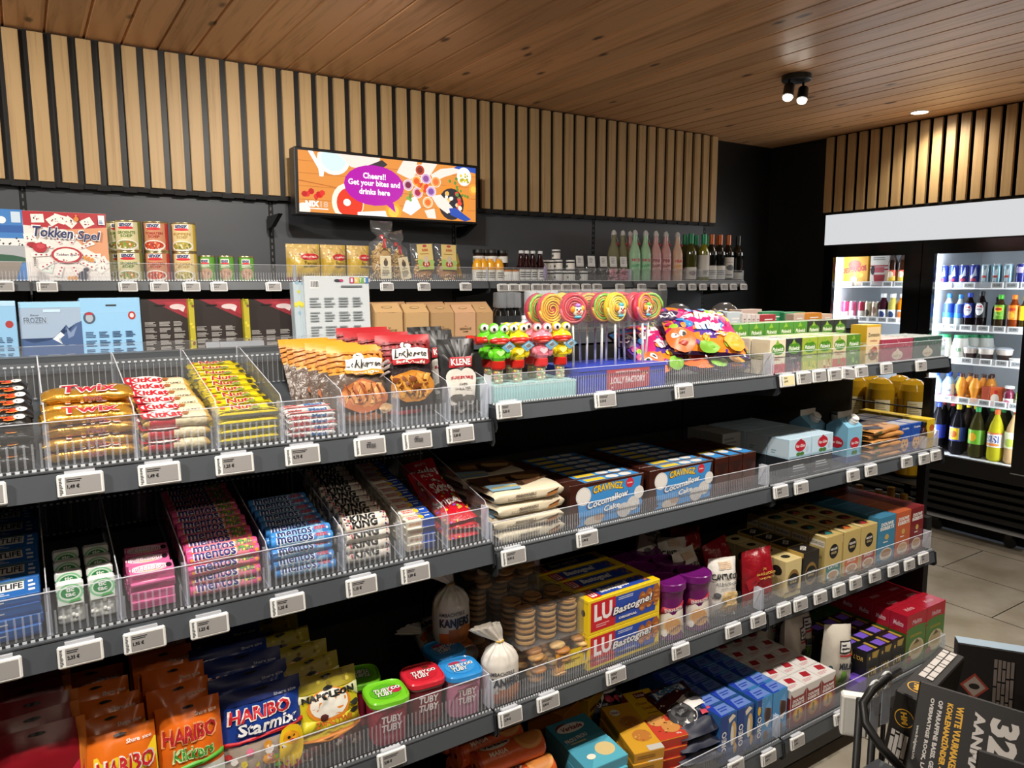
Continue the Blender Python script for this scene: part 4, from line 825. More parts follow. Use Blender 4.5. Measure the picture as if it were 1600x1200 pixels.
# ---------- bags
def pillow(w_, h, t, wr=.0025, seed=0, sag=.0, pw=4, ph=3.0, front=True, taper=0, gather=None):
    rr = Vector((seed * 3.1, seed * 1.7, seed)); sg = -1 if front else 1
    def fn(a, b):       # a,b in metres from the lower left corner
        u, v = min(1, max(0, a / w_)), min(1, max(0, b / h)); x_ = u * 2 - 1; y_ = v * 2 - 1
        if sag: y2 = ((v ** (1 + sag)) * 2 - 1)
        else: y2 = y_
        bul = (1 - abs(x_) ** pw) * (1 - abs(y2) ** ph)
        wscale = 1 - taper * v
        if gather: wscale *= gather(v)
        n = noise.noise(Vector((u * 5, v * 6, sg)) + rr) * wr * 1.2 + noise.noise(Vector((u * 14, v * 14, sg)) + rr) * wr * .6
        edge = (1 - x_ ** 8) * (1 - y_ ** 8)
        return Vector((w_ / 2 + (a - w_ / 2) * wscale, sg * (t / 2 * bul + n * edge), b))
    return fn
def bag(name, w_, h, t, matf, decals=(), seed=0, wr=.003, back=None, res=(14, 16), sub=8, **k):
    """soft bag, origin at the bottom centre, front faces -Y"""
    m = MB(); f1, f2 = pillow(w_, h, t, wr, seed, **k), pillow(w_, h, t, wr, seed, front=False, **k)
    C_ = Vector((-w_ / 2, 0, 0)); mf = matf if not callable(matf) or isinstance(matf, bpy.types.Material) else matf
    m.grid(lambda u, v: f1(u * w_, v * h) + C_, res[0], res[1], mf); m.grid(lambda u, v: f2(u * w_, v * h) + C_, res[0], res[1], back or mf, flip=True)
    q = Fn(lambda a, b: f1(a, b) + C_, sub)
    if decals: D(m, q, w_, h, decals, .0004 + wr * .32, .00045)
    return m, q
def zz(h0): return h0
pasta_m = foil('c4a01c', .25); pas = M('c9a75c', .5)
def pasta(seed, win):
    def mf(u, v):
        if v > .62 + .05 * sin(u * 7) and u < win: return pas
        return pasta_m if v > .1 else M('8a2a2c', .4)
    m, q = bag('pasta_bag', .15, .17, .075, mf, [('s', 0, .66, win, .98, 26, .035, ['d8bc78', 'b8934a', 'e2c88c']), ('e', .66, .66, .28, .085, 'b8242e'), ('t', 'Grand Italia', .66, .66, .4, .05, 'f4e8d8', .02, .2), ('t', 'Penne', .68, .5, .36, .09, '5a4a28', .0), ('l', .45, .38, .9, .44, 1, '6a5a30'), ('r', 0, 0, 1, .08, '7e2a2e')], seed=seed, wr=.005)
    o = m.build('pasta_bag'); m = MB(); m.grid(lambda u, v: q.pt(.15 * u, .17 * v, .0022), 12, 12, FILM); m.build('clear_film', o); return o
for i, (px, wn) in enumerate(((477, .9), (524, .85), (563, .8))):
    o = one(pasta(i, wn), 'pasta', (P1(px, 3.38), 3.40, ZT), (0, 0, radians(-6 + 5 * i)), 'yellow penne pasta bag with a red oval label, %s of three' % ('left', 'middle', 'right')[i]); o.scale = ((1, .8, .76)[i], 1, 1)
# tied clear pasta bags
def tied(seed, h, w_, tilt, lab):
    gat = lambda v: 1 - .78 * max(0, 1 - abs(v - .74) / .1) - (.15 if v > .82 else 0)
    t = thing('tied_pasta_bag', lab, 'pasta')
    m = MB(); rr = random.Random(seed)
    for i in range(120):
        z = rr.uniform(.012, h * .62); fz = 1 - (z / (h * .66)) ** 4; x_ = rr.uniform(-.42, .42) * w_ * fz; y_ = rr.choice((-1, 1)) * (.024 + .01 * rr.random()) * (1 - (2 * x_ / w_) ** 2) * fz; a = rr.uniform(0, pi)
        m.tube([(x_ - .011 * cos(a), y_, z - .011 * sin(a)), (x_, y_ - .003, z), (x_ + .011 * cos(a), y_, z + .011 * sin(a))], .0035, ['c9a765', 'd8bb80', 'b8924e'][i % 3], 5)
    m.ball((0, 0, h * .3), (w_ * .42, .022, h * .3), 'b8935a', 12, 10); m.build('pasta', t)
    m, q = bag('f', w_, h, .075, FILM, seed=seed, wr=.006, res=(16, 24), gather=gat, ph=6); m.build('clear_film', t)
    m = MB(); m.ball((0, 0, h * .74), (.013, .011, .012), 'b8242a', 10, 6); m.rect(Flat((-.007, -.03, h * .55), (1, 0, 0), (0, -.06, 1)), 0, 0, .014, .16 * h, 'c4282e', .001); m.build('ribbon', t)
    m = MB(); fr = Flat((-.028, -.043, h * .05), (1, 0, 0), (0, .02, 1)); D(m, fr, .056, .108, [('r', 0, 0, 1, 1, 'e6dcc0'), ('r', .04, .02, .96, .98, 'ded2b0'), ('e', .5, .7, .2, .16, '5a5248'), ('e', .5, .84, .1, .07, '8a6a50'), ('t', 'PASTA', .5, .48, .5, .05, '3a342c'), ('l', .15, .12, .85, .4, 5, '5a5246')]); m.build('label_card', t)
    t.rotation_euler = (0, radians(tilt), 0); return t
t = tied(3, .29, .135, 0, 'tall tied clear bag of pasta with a cream card and red ribbon'); t.location = Vector((P1(598, 3.40), 3.40, ZT + H))
t = tied(5, .25, .12, -12, 'leaning tied clear pasta bag right of the tall tied one'); t.location = Vector((P1(632, 3.42), 3.44, ZT + H)); t.rotation_euler = (0, radians(-11), .1)
# card-topped bags
for i, (px, tl) in enumerate(((664, -3), (698, 1))):
    t = thing('pasta_pouch', 'clear pasta pouch with a yellow and green card showing 500, %s one' % ('left', 'right')[i], 'pasta', (P1(px, 3.39), 3.40, ZT))
    m = MB(); rr = random.Random(i)
    m.ball((0, 0, .055), (.055, .03, .05), 'a87a50', 12, 8)
    for k in range(60): a = rr.uniform(0, 6.3); m.ball((rr.uniform(-.05, .05), -.025 + rr.uniform(-.006, .02), rr.uniform(.01, .11)), (.008, .006, .005), ['c9a06a', 'a8583c', 'd8bb80'][k % 3], 6, 4)
    m.build('pasta', t); m, q = bag('f', .13, .19, .07, FILM, seed=i + 9, wr=.005, ph=2); m.build('clear_film', t)
    m = MB(); fr = Flat((-.042, -.040, .06), (1, 0, 0), (0, .1, 1)); m.prism([(0, 0), (.084, 0), (.084, .125), (0, .125)], fr, -.001, 0, M('d9c07a'))
    D(m, fr, .084, .125, [('r', 0, 0, 1, .34, 'a9b858'), ('e', .15, .3, .2, .12, '9fc070'), ('e', .85, .28, .2, .1, '9fc070'), ('e', .5, .93, .14, .05, 'b84a4a'), ('t', '500', .5, .77, .4, .1, 'b8402c', .03), ('l', .15, .6, .85, .64, 1, 'a8783a'), ('e', .5, .22, .24, .13, 'a8322c'), ('e', .5, .38, .14, .14, 'c8b8a8'), ('e', .46, .5, .03, .05, 'c8b8a8'), ('e', .56, .5, .03, .05, 'c8b8a8'), ('e', .42, .2, .05, .05, 'e8c8b0'), ('e', .58, .2, .05, .05, 'e8c8b0')]); m.build('card', t); t.rotation_euler = (0, radians(tl), 0)
m, q = bag('flat_pouch', .13, .14, .03, FILM, seed=21, wr=.008); m.ball((0, 0, .05), (.05, .012, .035), 'b89a6a'); one(m.build('flat_pouch'), 'pasta', (P1(728, 3.40), 3.44, ZT + .012), (radians(-68), 0, 0), 'limp clear pouch lying right of the card-topped bags')
# juice bottles, jars
JP = [(.02, 0), (.028, .008), (.028, .075), (.024, .095), (.016, .11), (.016, .118)]
jb = bottle('juice_jar', 'x', 'bottle', .0275, .122, M('e8a41c', .25, 0, .5, 0, .3), FILM, [M('e9e4d8'), ('l', .2, .2, .8, .8, 3, '5a5040')], (.05, .5), prof=JP, face=-pi / 2, capr=.018)
for i, px in enumerate((744, 753, 764, 777)): jb.put((P1(px), 3.345 + .0 * i, ZT), (0, 0, 0), 'orange juice bottle, %s of the row of four' % colw(i, 4))
kb = bottle('swing_top_jar', 'x', 'bottle', .032, .15, M('c99a1c', .25), M('101010', .4), [M('e8d24a')], (.5, .8), prof=[(.025, 0), (.032, .01), (.032, .09), (.024, .12), (.018, .13)], capr=.022)
kb.put((P1(727), 3.45, ZT + .02), (0, radians(-14), 0), 'leaning yellow jar with a black swing top')
bj = bottle('honey_jar', 'x', 'jar', .03, .17, M('2a1a10', .2), M('0e0e0e', .35), [M('eceae4'), ('l', .2, .3, .8, .7, 2, '33302c')], (.6, .8), prof=[(.028, 0), (.03, .01), (.03, .14), (.026, .15)], capr=.031)
for i, (px, y) in enumerate(((748, 3.46), (759, 3.48), (769, 3.46), (785, 3.46))): bj.put((P1(px, y), y, ZT), (0, 0, 0), 'dark jar with a black lid behind the orange bottles, %s' % colw(i, 4))
lj = bottle('jam_jar', 'x', 'jar', .028, .075, M('c87a2a', .2), M('1b1b1c', .35), [M('eceae4'), ('e', .5, .5, .3, .12, 'c8a878')], (.1, .7), prof=[(.026, 0), (.028, .006), (.028, .058), (.024, .064)], capr=.027)
for i, px in enumerate((789.5, 800)): lj.put((P1(px), 3.34, ZT), (0, 0, 0), 'small jam jar with a white label and dark lid, %s one' % ('left', 'right')[i])
SP = [(.02, 0), (.025, .006), (.025, .085), (.014, .125), (.011, .14), (.011, .15)]
sb = bottle('syrup_bottle', 'x', 'bottle', .025, .165, M('25080c', .15), M('dfe2e4', .3), [M('e9e6df'), ('l', .2, .2, .8, .8, 3, '444444')], (.06, .4), prof=SP, neck=.011, face=-pi / 2, capz=.93)
for i, px in enumerate((812, 820.5, 830, 841.5)): sb.put((P1(px), 3.345, ZT), (0, 0, 0), 'small dark red syrup bottle with a silver cap, %s of four' % colw(i, 4))
wj = bottle('spread_jar', 'x', 'jar', .024, .06, M('2a2420', .25), M('e9eaea', .3), [M('eceae4'), ('e', .5, .5, .15, .2, '4f6a4a')], (.12, .7), prof=[(.023, 0), (.024, .005), (.024, .046), (.02, .05)], capr=.025)
WJ = [(872, 3.345, 0), (878, 3.37, 0), (892, 3.345, 0), (909, 3.345, 0), (872, 3.38, .061), (884, 3.4, .0), (891, 3.36, .061), (852, 3.44, .061), (852, 3.44, 0), (862, 3.42, .061), (862, 3.42, .0), (866, 3.46, .122), (866, 3.46, .061), (866, 3.46, 0)]
for i, (px, y, z) in enumerate(WJ): wj.put((P1(px, y) + .012 * (i % 2), y, ZT + z), (0, 0, 0), 'tiny white-lidded spread jar', 'tiny spread jars beside the syrup bottles')
t = thing('lilac_pouch', 'small lilac bag tied before the syrup bottles', 'bag', (P1(845), 3.33, ZT)); m = MB(); m.ball((0, 0, .045), (.02, .016, .045), 'a898c0', 10, 8); m.build('pouch_body', t)
# header-card sweets
for i, (px, c, y) in enumerate(((905, '3a3430', 3.36), (923, '2e2a28', 3.34), (942, '4a4640', 3.35), (957, 'e8a8b4', 3.34), (973, 'e8a0b0', 3.34))):
    t = thing('sweet_pouch', 'clear sweet pouch with a white header card, %s of five' % colw(i, 5), 'bag', (P1(px, y), y, ZT)); m = MB(); rr = random.Random(i)
    for k in range(60): m.ball((rr.uniform(-.028, .028), rr.uniform(-.014, .014), rr.uniform(.008, .07)), .0075, c, 6, 4)
    m.build('sweets', t); m, q = bag('f', .07, .1, .045, FILM, seed=i, wr=.003, res=(8, 8)); m.build('clear_film', t)
    m = MB(); fr = Flat((-.026, -.008, .085), (1, 0, 0), (0, .12, 1)); m.prism([(0, 0), (.052, 0), (.052, .06), (0, .06)], fr, -.001, 0, M('e6e8e8')); D(m, fr, .052, .06, [('l', .2, .3, .8, .85, 4, 'a8aaaa')]); m.build('header_card', t)
# swing-top party bottles
def stop(base, its, lab_, r=.0345, h=.305, liq=None):
    t = thing('swing_top_bottle', lab_, 'bottle'); P = [(r * .85, 0), (r, .008), (r, .165), (r * .85, .19), (r * .5, .225), (.0145, .245), (.0135, .275)]
    m = MB(); m.lathe(P, m=liq or M(base, .25, 0, .5, 0, .3), n=20)
    class S(Cyl):
        def pt(s, a, b, hh): return Cyl.pt(s, a - r * 1.3, b, hh)
    q = S((0, 0, .008), r + .0002, -pi / 2 - .4); q.sub = 14; D(m, q, r * 2.6, .155, its, .0002, .0001); m.build('bottle_body', t)
    m = MB(); m.lathe([(.0145, .274), (.0155, .28), (.012, .296), (.006, .303)], m=M('dcdfe0', .3), n=14); m.build('stopper', t)
    m = MB(); m.tube([(-.016, 0, .25), (-.02, -.003, .285), (0, -.004, .305), (.02, -.003, .285), (.016, 0, .25)], .0016, 'b8bcc0', 6); m.tube([(.018, -.004, .262), (.028, -.006, .24), (.02, -.008, .222)], .0014, 'b8bcc0', 6); m.ball((.02, -.014, .222), .009, 'a83a44', 8, 6); m.build('wire_bail', t)
    return Proto(t, 'bottle')
def word(w1, w2, c1, c2, dots): return [('s', 0, 0, 1, 1, 34, .022, dots), ('r', .08, .38, .95, .86, dots[0] if False else dots[1]), ('t', w1, .5, .76, .6, .14, c1, .05), ('t', w2, .5, .55, .6, .13, c2, .04), ('t', 'OTTO', .5, .42, .4, .06, c2, .02)]
mo = stop('a9d8b0', word('MOJI', 'HAPPY', 'c83a5a', '4fa878', ['d8ecd8', 'a4d4ac', 'c87a8a']), 'x'); pk = stop('d8a8a8', word('PINK', 'HAPPY', 'a04a5c', '8a4a52', ['b04a56', 'dcb4b4', 'e8d4d0', 'a83a48']), 'x'); org = stop('e8c8b0', word('ORAN', 'HAPPY', 'd8402c', 'e0a03a', ['f0dccc', 'e8ccb8', 'e8a08a']), 'x')
cl = stop('', [], 'x', liq=T('b8b894', .45))
for i, px in enumerate((958, 972)): cl.put((P1(px, 3.42), 3.42, ZT), (0, 0, 0), 'clear swing-top bottle standing behind the sweet pouches, %s one' % ('left', 'right')[i])
for i, px in enumerate((989, 1005.5)): mo.put((P1(px), 3.35, ZT), (0, 0, 0), 'mint green party swing-top bottle, %s one' % ('left', 'right')[i])
for i, px in enumerate((1021.5, 1037)): pk.put((P1(px), 3.35, ZT), (0, 0, 0), 'red dotted party swing-top bottle, %s one' % ('left', 'right')[i])
org.put((P1(1055), 3.35, ZT), (0, 0, 0), 'peach coloured party swing-top bottle')
pk.put((P1(983, 3.45), 3.45, ZT), (0, 0, 0), 'red dotted swing-top bottle hidden behind the mint green ones')
WP = [(.032, 0), (.037, .008), (.037, .17), (.035, .19), (.025, .215), (.015, .235), (.0145, .29)]
def wine(glass, foil_, lb, z): return bottle('wine_bottle', 'x', 'bottle', .037, .30, glass, M(foil_, .3, .2), [M(lb[0])] + list(lb[1]), z, prof=WP, neck=.0145, capr=.0162, capz=.8, face=-pi / 2 - .35, n=22)
gw = M('4a4c1c', .08, 0, .5, 0, .5); dw = M('0c0f0c', .08, 0, .5, 0, .5)
w1 = wine(gw, '1f8a5a', ('e4e4de', [('e', .5, .5, .25, .2, '8a8f98')]), (.05, .3)); w2 = wine(M('8a8a1e', .08, 0, .5, 0, .5), '2a9a6a', ('e9e9e4', [('l', .3, .1, .7, .3, 3, '8a8a8a')]), (.1, .56)); w3 = wine(dw, 'c8682a', ('e8e8e2', [('l', .2, .3, .8, .7, 3, '8a8c90')]), (.05, .34)); w4 = wine(dw, 'b8622a', ('e8e8e2', [('e', .5, .5, .28, .14, '6a6e74'), ('l', .2, .1, .8, .2, 1, '6a6e74'), ('t', 'pinot', .45, .75, .5, .08, '55585c', 0, .3)]), (.08, .52)); w5 = wine(dw, '101412', ('dcdcd6', []), (.05, .2))
for pr, px, y, l in ((w1, 1078, 3.36, 'green-glass white wine bottle with a low cream label'), (w2, 1098, 3.36, 'yellow-green wine bottle with a tall white label'), (w3, 1110, 3.35, 'dark wine bottle with a low label, left of two'), (w3, 1123, 3.35, 'dark wine bottle with a low label, right of two'), (w4, 1136, 3.35, 'dark wine bottle with a drawing on its square label'), (w5, 1151, 3.36, 'dark slim wine bottle, rightmost on the top shelf'), (w1, 1069, 3.46, 'green-capped wine bottle behind, leftmost'), (w1, 1086, 3.47, 'green-capped wine bottle behind, middle'), (w2, 1103, 3.46, 'green-capped wine bottle behind, rightmost'), (w3, 1120, 3.46, 'orange-capped wine bottle behind')): pr.put((P1(px, y), y, ZT), (0, 0, 0), l)

# ================================================================== toys and groceries on the back of the gondola
ZB = -.163
def G2(px, Y=1.9): return gY(px, 500, Y).x
def gb(px0, px1, ytop, Y, base, its, label, d=.03, tilt=-4, name='toy_box', cat='box', side=(), top=(), rz=0):
    x0, x1 = gY(px0, 500, Y).x, gY(px1, 500, Y).x; h = gY((px0 + px1) / 2, ytop, Y).z - ZB
    o = crt(name, x1 - x0, d, h, base, its, side=side, top=top); one(o, cat, ((x0 + x1) / 2, Y, ZB), (radians(tilt), 0, rz), label); return o
sky = '9cc8e8'
def txt(c, cols=3, rows=3, y0=.06, y1=.5, x0=.06, x1=.94): return [('l', x0 + (x1 - x0) * i / cols, y0 + (y1 - y0) * j / rows, x0 + (x1 - x0) * (i + .8) / cols, y0 + (y1 - y0) * (j + .75) / rows, 4, c) for i in range(cols) for j in range(rows)]
gb(-40, 26, 470, 1.92, '8fbfe4', [('e', .82, .62, .1, .06, 'a83a3a'), ('r', 0, .92, 1, 1, 'b4daf4')] + txt('3f5a7a', 2, 3, .05, .45, .5), 'light blue toy box cut off at the left edge')
gb(30, 128, 471, 1.93, '9fb4cc', [('r', 0, .9, 1, 1, '9cd0ee'), ('r', 0, 0, 1, .3, '3a4f80'), ('p', [(0, .3), (.0, .38), (.2, .3), (.45, .34), (.62, .46), (.68, .4), (.74, .6), (.8, .5), (.9, .62), (1, .66), (1, 0), (0, 0)], '46608e'), ('p', [(.5, .36), (.64, .48), (.7, .42), (.6, .34), (.66, .26)], 'dbe4ec'), ('p', [(.74, .56), (.8, .46), (.92, .58), (.85, .4), (.76, .36)], '7f94b8'), ('r', .38, .82, .66, .87, 'c4e0f4'), ('t', 'Disney', .24, .77, .14, .04, '55606e', .0, .3), ('to', 'FROZEN', .24, .69, .36, .1, '5f7288', 'b6c6d6', .01)] + [('l', .1, .03, .32, .1, 2, 'a9b0c4'), ('l', .4, .03, .62, .1, 2, 'a9b0c4'), ('l', .7, .03, .9, .1, 2, 'a9b0c4')], 'pale blue toy box printed with a snowy mountain', d=.05)
gb(126, 221, 465, 1.93, '92c6ec', [('r', .42, .86, .6, .89, '2a3238'), ('r', 0, .76, 1, .765, 'b4dcf6'), ('e', .14, .67, .1, .1, '4a5a6e'), ('e', .14, .67, .06, .07, 'a8b4c0'), ('r', .08, .72, .2, .76, 'b0303a'), ('e', .85, .7, .065, .07, 'b2342e'), ('e', .85, .7, .035, .04, 'e8d8d8')] + txt('3f5a80', 4, 3, .04, .48), 'bright blue toy box with small print and a hanger slot', d=.05)
cars = [('p', [(.15, 1), (1, 1), (1, .62)], '8f2a36'), ('p', [(.45, .95), (1, .95), (1, .7)], 'a8323e'), ('e', .75, .86, .16, .05, 'd8c8c8'), ('p', [(.76, .82), (.92, .86), (.87, .76)], 'e0d4d4'), ('r', .28, .87, .5, .9, '0c0a0a')]
for i, (a, b_) in enumerate(((221, 298), (302, 379), (388, 464))):
    gb(a, b_, 467, 1.95, '2a2220', cars + txt('b8b4b0', 3, 5 - i, .05, .62 - .1 * i, .06, .94), 'dark brown toy box with a red corner, %s of three' % ('left', 'middle', 'right')[i], d=.04, side=[('s', 0, 0, 1, 1, 12, .2, ['c8b82a', '8a9a2a', 'a03a2a'])])
for i, px in enumerate((300, 386)): gb(px - 3.5, px + 5.5, 467, 1.93, 'b8ac2e', [('s', 0, 0, 1, 1, 14, .3, ['8a8a20', 'd8c83a', '7a4a2a'])], 'thin yellow box edge %s the middle dark toy box' % ('left of', 'right of')[i], d=.06)
for i, (x0, y0, c) in enumerate(((320, 1.86, 'c89aa0'), (342, 1.85, 'b8848c'))):
    a = gY(x0, 520, y0); t = MB(); fr = Flat((0, 0, 0), (0, 1, 0), (0, 0, 1)); t.prism([(-.02, 0), (-.024, 0), (-.006, .03), (.006, .03), (.024, 0), (.02, 0), (.004, .026), (-.004, .026)], fr, 0, .1, M('c8a0a4', .25, .3), M('b4bcc4', .2, .5))
    one(t.build('foil_packet'), 'packet', (a.x, y0, ZB + .001 + .0 * i), (0, 0, radians(-4)), 'silver and pink folded packet lying before the dark boxes, %s one' % ('left', 'right')[i])
gb(479, 580, 431, 1.90, 'ccd4d8', [('r', .08, .83, .22, .94, 'e4e6e6')] + [('r', .09 + i * .012, .85, .094 + i * .012 + .004 * (i % 2), .93, '3a3e42') for i in range(10)] + [('r', .69 + i * .078, .9, .69 + (i + 1) * .078 - .004, .985, c) for i, c in enumerate(('b8406a', 'd8b44a', '6fa85a', 'c86a4a', '3f78b0')) if i < 4] + [('r', .93, .9, .995, .985, '3f78b0')] + [('t', ch, .725 + i * .07, .942, .03, .055, 'f4f0ea', .03) for i, ch in enumerate('INTEX')] + [('e', .5, .94, .05, .02, '3a3a44'), ('e', .56, .94, .03, .02, 'c03a6a'), ('l', .55, .83, .9, .88, 1, '6a7074')] + txt('8a9296', 4, 3, .16, .76) + [('r', .03, .0, 1, .1, '8a9094'), ('r', .036, .0, 1, .09, 'd8dee0')] + [('r', .3 + .1 * i, 0, .304 + .1 * i, .09, '8a9094') for i in range(7)] + [('r', .13 + .02 * i, .02, .14 + .02 * i, .03 + .012 * i, '3a3e42') for i in range(4)], 'tall pale grey box with small print and coloured letter squares', d=.02, tilt=-3)
for i, px in enumerate((462, 471)): gb(px, px + 9, 440 if i == 0 else 441, 1.91, 'b8c8d0', [('s', 0, .4, 1, 1, 6, .4, ['c8c83a', 'e8d84a', '8ab0c8'])], 'thin pale box edge %s behind the small print box' % ('first', 'second')[i], d=.03)
def kraft(px0, px1, yt, Y, lab, c='b8966a'):
    x0, x1 = G2(px0, Y), G2(px1, Y); w_ = x1 - x0 - .002; h = gY((px0 + px1) / 2, yt, Y).z - ZB; t = thing('kraft_box', lab, 'box', ((x0 + x1) / 2, Y, ZB)); m = MB(); d = .06; hs = h * .78; K = M(c, .65)
    m.bbox(-w_ / 2, w_ / 2, 0, d, 0, hs, K, .001); fr = Flat((-w_ / 2, 0, 0), (1, 0, 0), (0, 0, 1)); D(m, fr, w_, hs, [('r', .02, .0, .03, 1, 'a07e54'), ('t', 'THE', .5, .52, .1, .03, '4a3a28'), ('t', 'GREENHOUSE', .5, .43, .55, .08, '4a3a28', .01), ('t', 'HOME', .5, .33, .25, .05, '4a3a28'), ('r', .36, .02, .64, .16, 'dcd0b8'), ('e', .5, .09, .09, .05, '5a4a3a')], .0003, .0002)
    m.build('box_body', t); m = MB()
    v = [(-w_ / 2, 0, hs), (w_ / 2, 0, hs), (w_ / 2, d, hs), (-w_ / 2, d, hs), (-w_ / 2 + .002, d / 2 - .001, h), (w_ / 2 - .002, d / 2 - .001, h), (w_ / 2 - .002, d / 2 + .001, h), (-w_ / 2 + .002, d / 2 + .001, h)]
    m.add(v, [(0, 1, 5, 4), (1, 2, 6, 5), (2, 3, 7, 6), (3, 0, 4, 7), (4, 5, 6, 7)], K); n = Vector((0, (h - hs), -(d / 2))).normalized()
    fr = Flat((-w_ / 2, 0, hs), (1, 0, 0), Vector((0, d / 2, h - hs)).normalized()); L_ = sqrt((d / 2) ** 2 + (h - hs) ** 2); D(m, fr, w_, L_, [('e', .5, .55, .2, .13, '6a523a'), ('e', .5, .55, .17, .08, 'c8a878')], .0004, .0002)
    m.build('folded_top', t); return t
for i, (a, b_, yt, c) in enumerate(((586, 630, 474, 'c09c6c'), (632, 671, 475, 'bb9868'), (673, 710, 476, 'a8865c'), (710, 744, 476, 'b8906c'), (744, 771, 476, 'a8855a'))): kraft(a, b_, yt, 1.9, 'brown kraft gift box with a slotted top, %s of the front five' % colw(i, 5), c)
for i, (a, b_) in enumerate(((583, 640), (640, 700), (700, 768))): kraft(a, b_, 472, 2.02, 'brown kraft gift box in the back row, %s of three' % ('left', 'middle', 'right')[i], 'a8825c')
ob = bottle('olive_oil_bottle', 'x', 'bottle', .021, .14, M('0b0d0c', .1, 0, .5, 0, .4), T('b8bcc0', .3), [M('1f2224'), ('l', .25, .3, .75, .7, 2, 'c8c8c4')], (.1, .5), prof=[(.02, 0), (.021, .006), (.021, .07), (.017, .085), (.012, .09), (.012, .1)], capr=.0165, capz=.7, face=-pi / 2)
for i, (px, y) in enumerate(((783, 1.9), (795, 1.9), (806, 1.9), (779, 1.96), (789, 1.97), (800, 1.97))): ob.put((G2(px, y), y, ZB), (0, 0, 0), 'small black bottle with a clear cap, %s row, %s' % (('front', 'back')[i // 3], ('left', 'middle', 'right')[i % 3]))
db = bottle('deodorant', 'x', 'bottle', .02, .145, M('b4cfe4', .3), T('e4e8ea', .6), None, prof=[(.019, 0), (.0205, .006), (.0205, .095), (.0195, .1)], capr=.0195, capz=.7)
for i, px in enumerate((829, 840, 851, 862)): db.put((G2(px, 1.88), 1.88, ZB), (0, 0, 0), 'pale blue spray can with a clear cap, %s of four' % colw(i, 4))
sbt = bottle('small_white_bottle', 'x', 'bottle', .012, .07, M('dfe3e4', .3), M('eef0f0', .3), None, neck=.006); sbt.put((G2(818, 1.88), 1.88, ZB), (0, 0, 0), 'small white bottle between the black bottles and spray cans')
# small care boxes further right, cartons
MB_ = [(1048, 1085, 492, 'c9b8a8', 'beige flat'), (1085, 1108, 488, 'b8c8d4', 'pale blue first'), (1108, 1132, 487, 'a8c0d4', 'pale blue second'), (1132, 1160, 486, 'b0bcc8', 'pale blue third'), (1160, 1172, 490, 'd8ccc8', 'white lipstick first'), (1172, 1180, 490, 'dcd4d0', 'white lipstick second'), (1180, 1188, 490, 'd4c4c0', 'white lipstick third'), (1163, 1178, 484, 'd0b8ae', 'pink flat'), (1160, 1186, 487, '5a6a98', 'dim blue'), (1186, 1200, 490, 'a83a40', 'red'), (1158, 1205, 486.5, '2f8a5a', 'green long'), (1205, 1219, 489, 'c8a88c', 'skin tone'), (1219, 1248, 489, 'c87a28', 'orange'), (1248, 1258, 490, 'd0a890', 'salmon')]
MB_ = [(1042, 1092, 492, 'c9b8a8', 'flat beige', 1.86, .09), (1060, 1110, 487, 'a8bccc', 'pale blue', 1.93, .06), (1106, 1138, 486.5, '9fb8cc', 'mid blue', 1.93, .05), (1136, 1160, 487.5, 'c4ced4', 'white and blue', 1.86, .05), (1160, 1166.5, 490, 'd8ccc8', 'first narrow white', 1.85, .04), (1167, 1173.5, 490.5, 'dcd4d0', 'second narrow white', 1.85, .04), (1174, 1180.5, 491, 'd4c4c0', 'third narrow white', 1.85, .04), (1181, 1187, 491, 'd8ccc8', 'fourth narrow white', 1.85, .04), (1158, 1190, 483.5, 'cbb4aa', 'pink', 1.97, .05), (1187, 1212, 491.5, 'a83a40', 'red striped', 1.86, .04), (1190, 1225, 487, '2f8a5a', 'green', 1.95, .06), (1225, 1258, 488, '2f8458', 'second green', 1.93, .06), (1240, 1257, 490.5, 'c8b09c', 'skin-coloured', 1.86, .04), (1257, 1284, 489, 'c8822c', 'orange', 1.88, .05), (1284, 1300, 490.5, 'd4b4a0', 'salmon', 1.88, .05)]
for a, b_, yt, c, ds, Y, d in MB_:
    gb(a, b_, yt, Y, c, [('l', .3, .3, .8, .7, 2, 'e8e4e0' if c not in ('d8ccc8', 'dcd4d0', 'd4c4c0') else '8a8078')], '%s care product box behind the candy bags' % ds, d=d, tilt=0, name='care_box')
for i, (a, b_) in enumerate(((1042, 1072), (1112, 1150))):
    x0 = G2((a + b_) / 2, 2.05); m = MB(); rr = random.Random(i)
    m.ball((0, 0, .045), (.07, .04, .045), FILM, 12, 8, lambda q: 1 + .12 * noise.noise(q * 3))
    for k in range(30): m.ball((rr.uniform(-.05, .05), rr.uniform(-.03, .03), rr.uniform(.012, .06)), (.014, .01, .005), ['8a5a2a', 'c8984a', '6a4a2a', 'd8d0c0'][k % 4], 6, 4)
    one(m.build('snack_bag'), 'bag', (x0, 2.05, ZB + .001), (0, 0, 0), 'clear crinkled bag of nuts behind the care boxes, %s one' % ('left', 'right')[i])
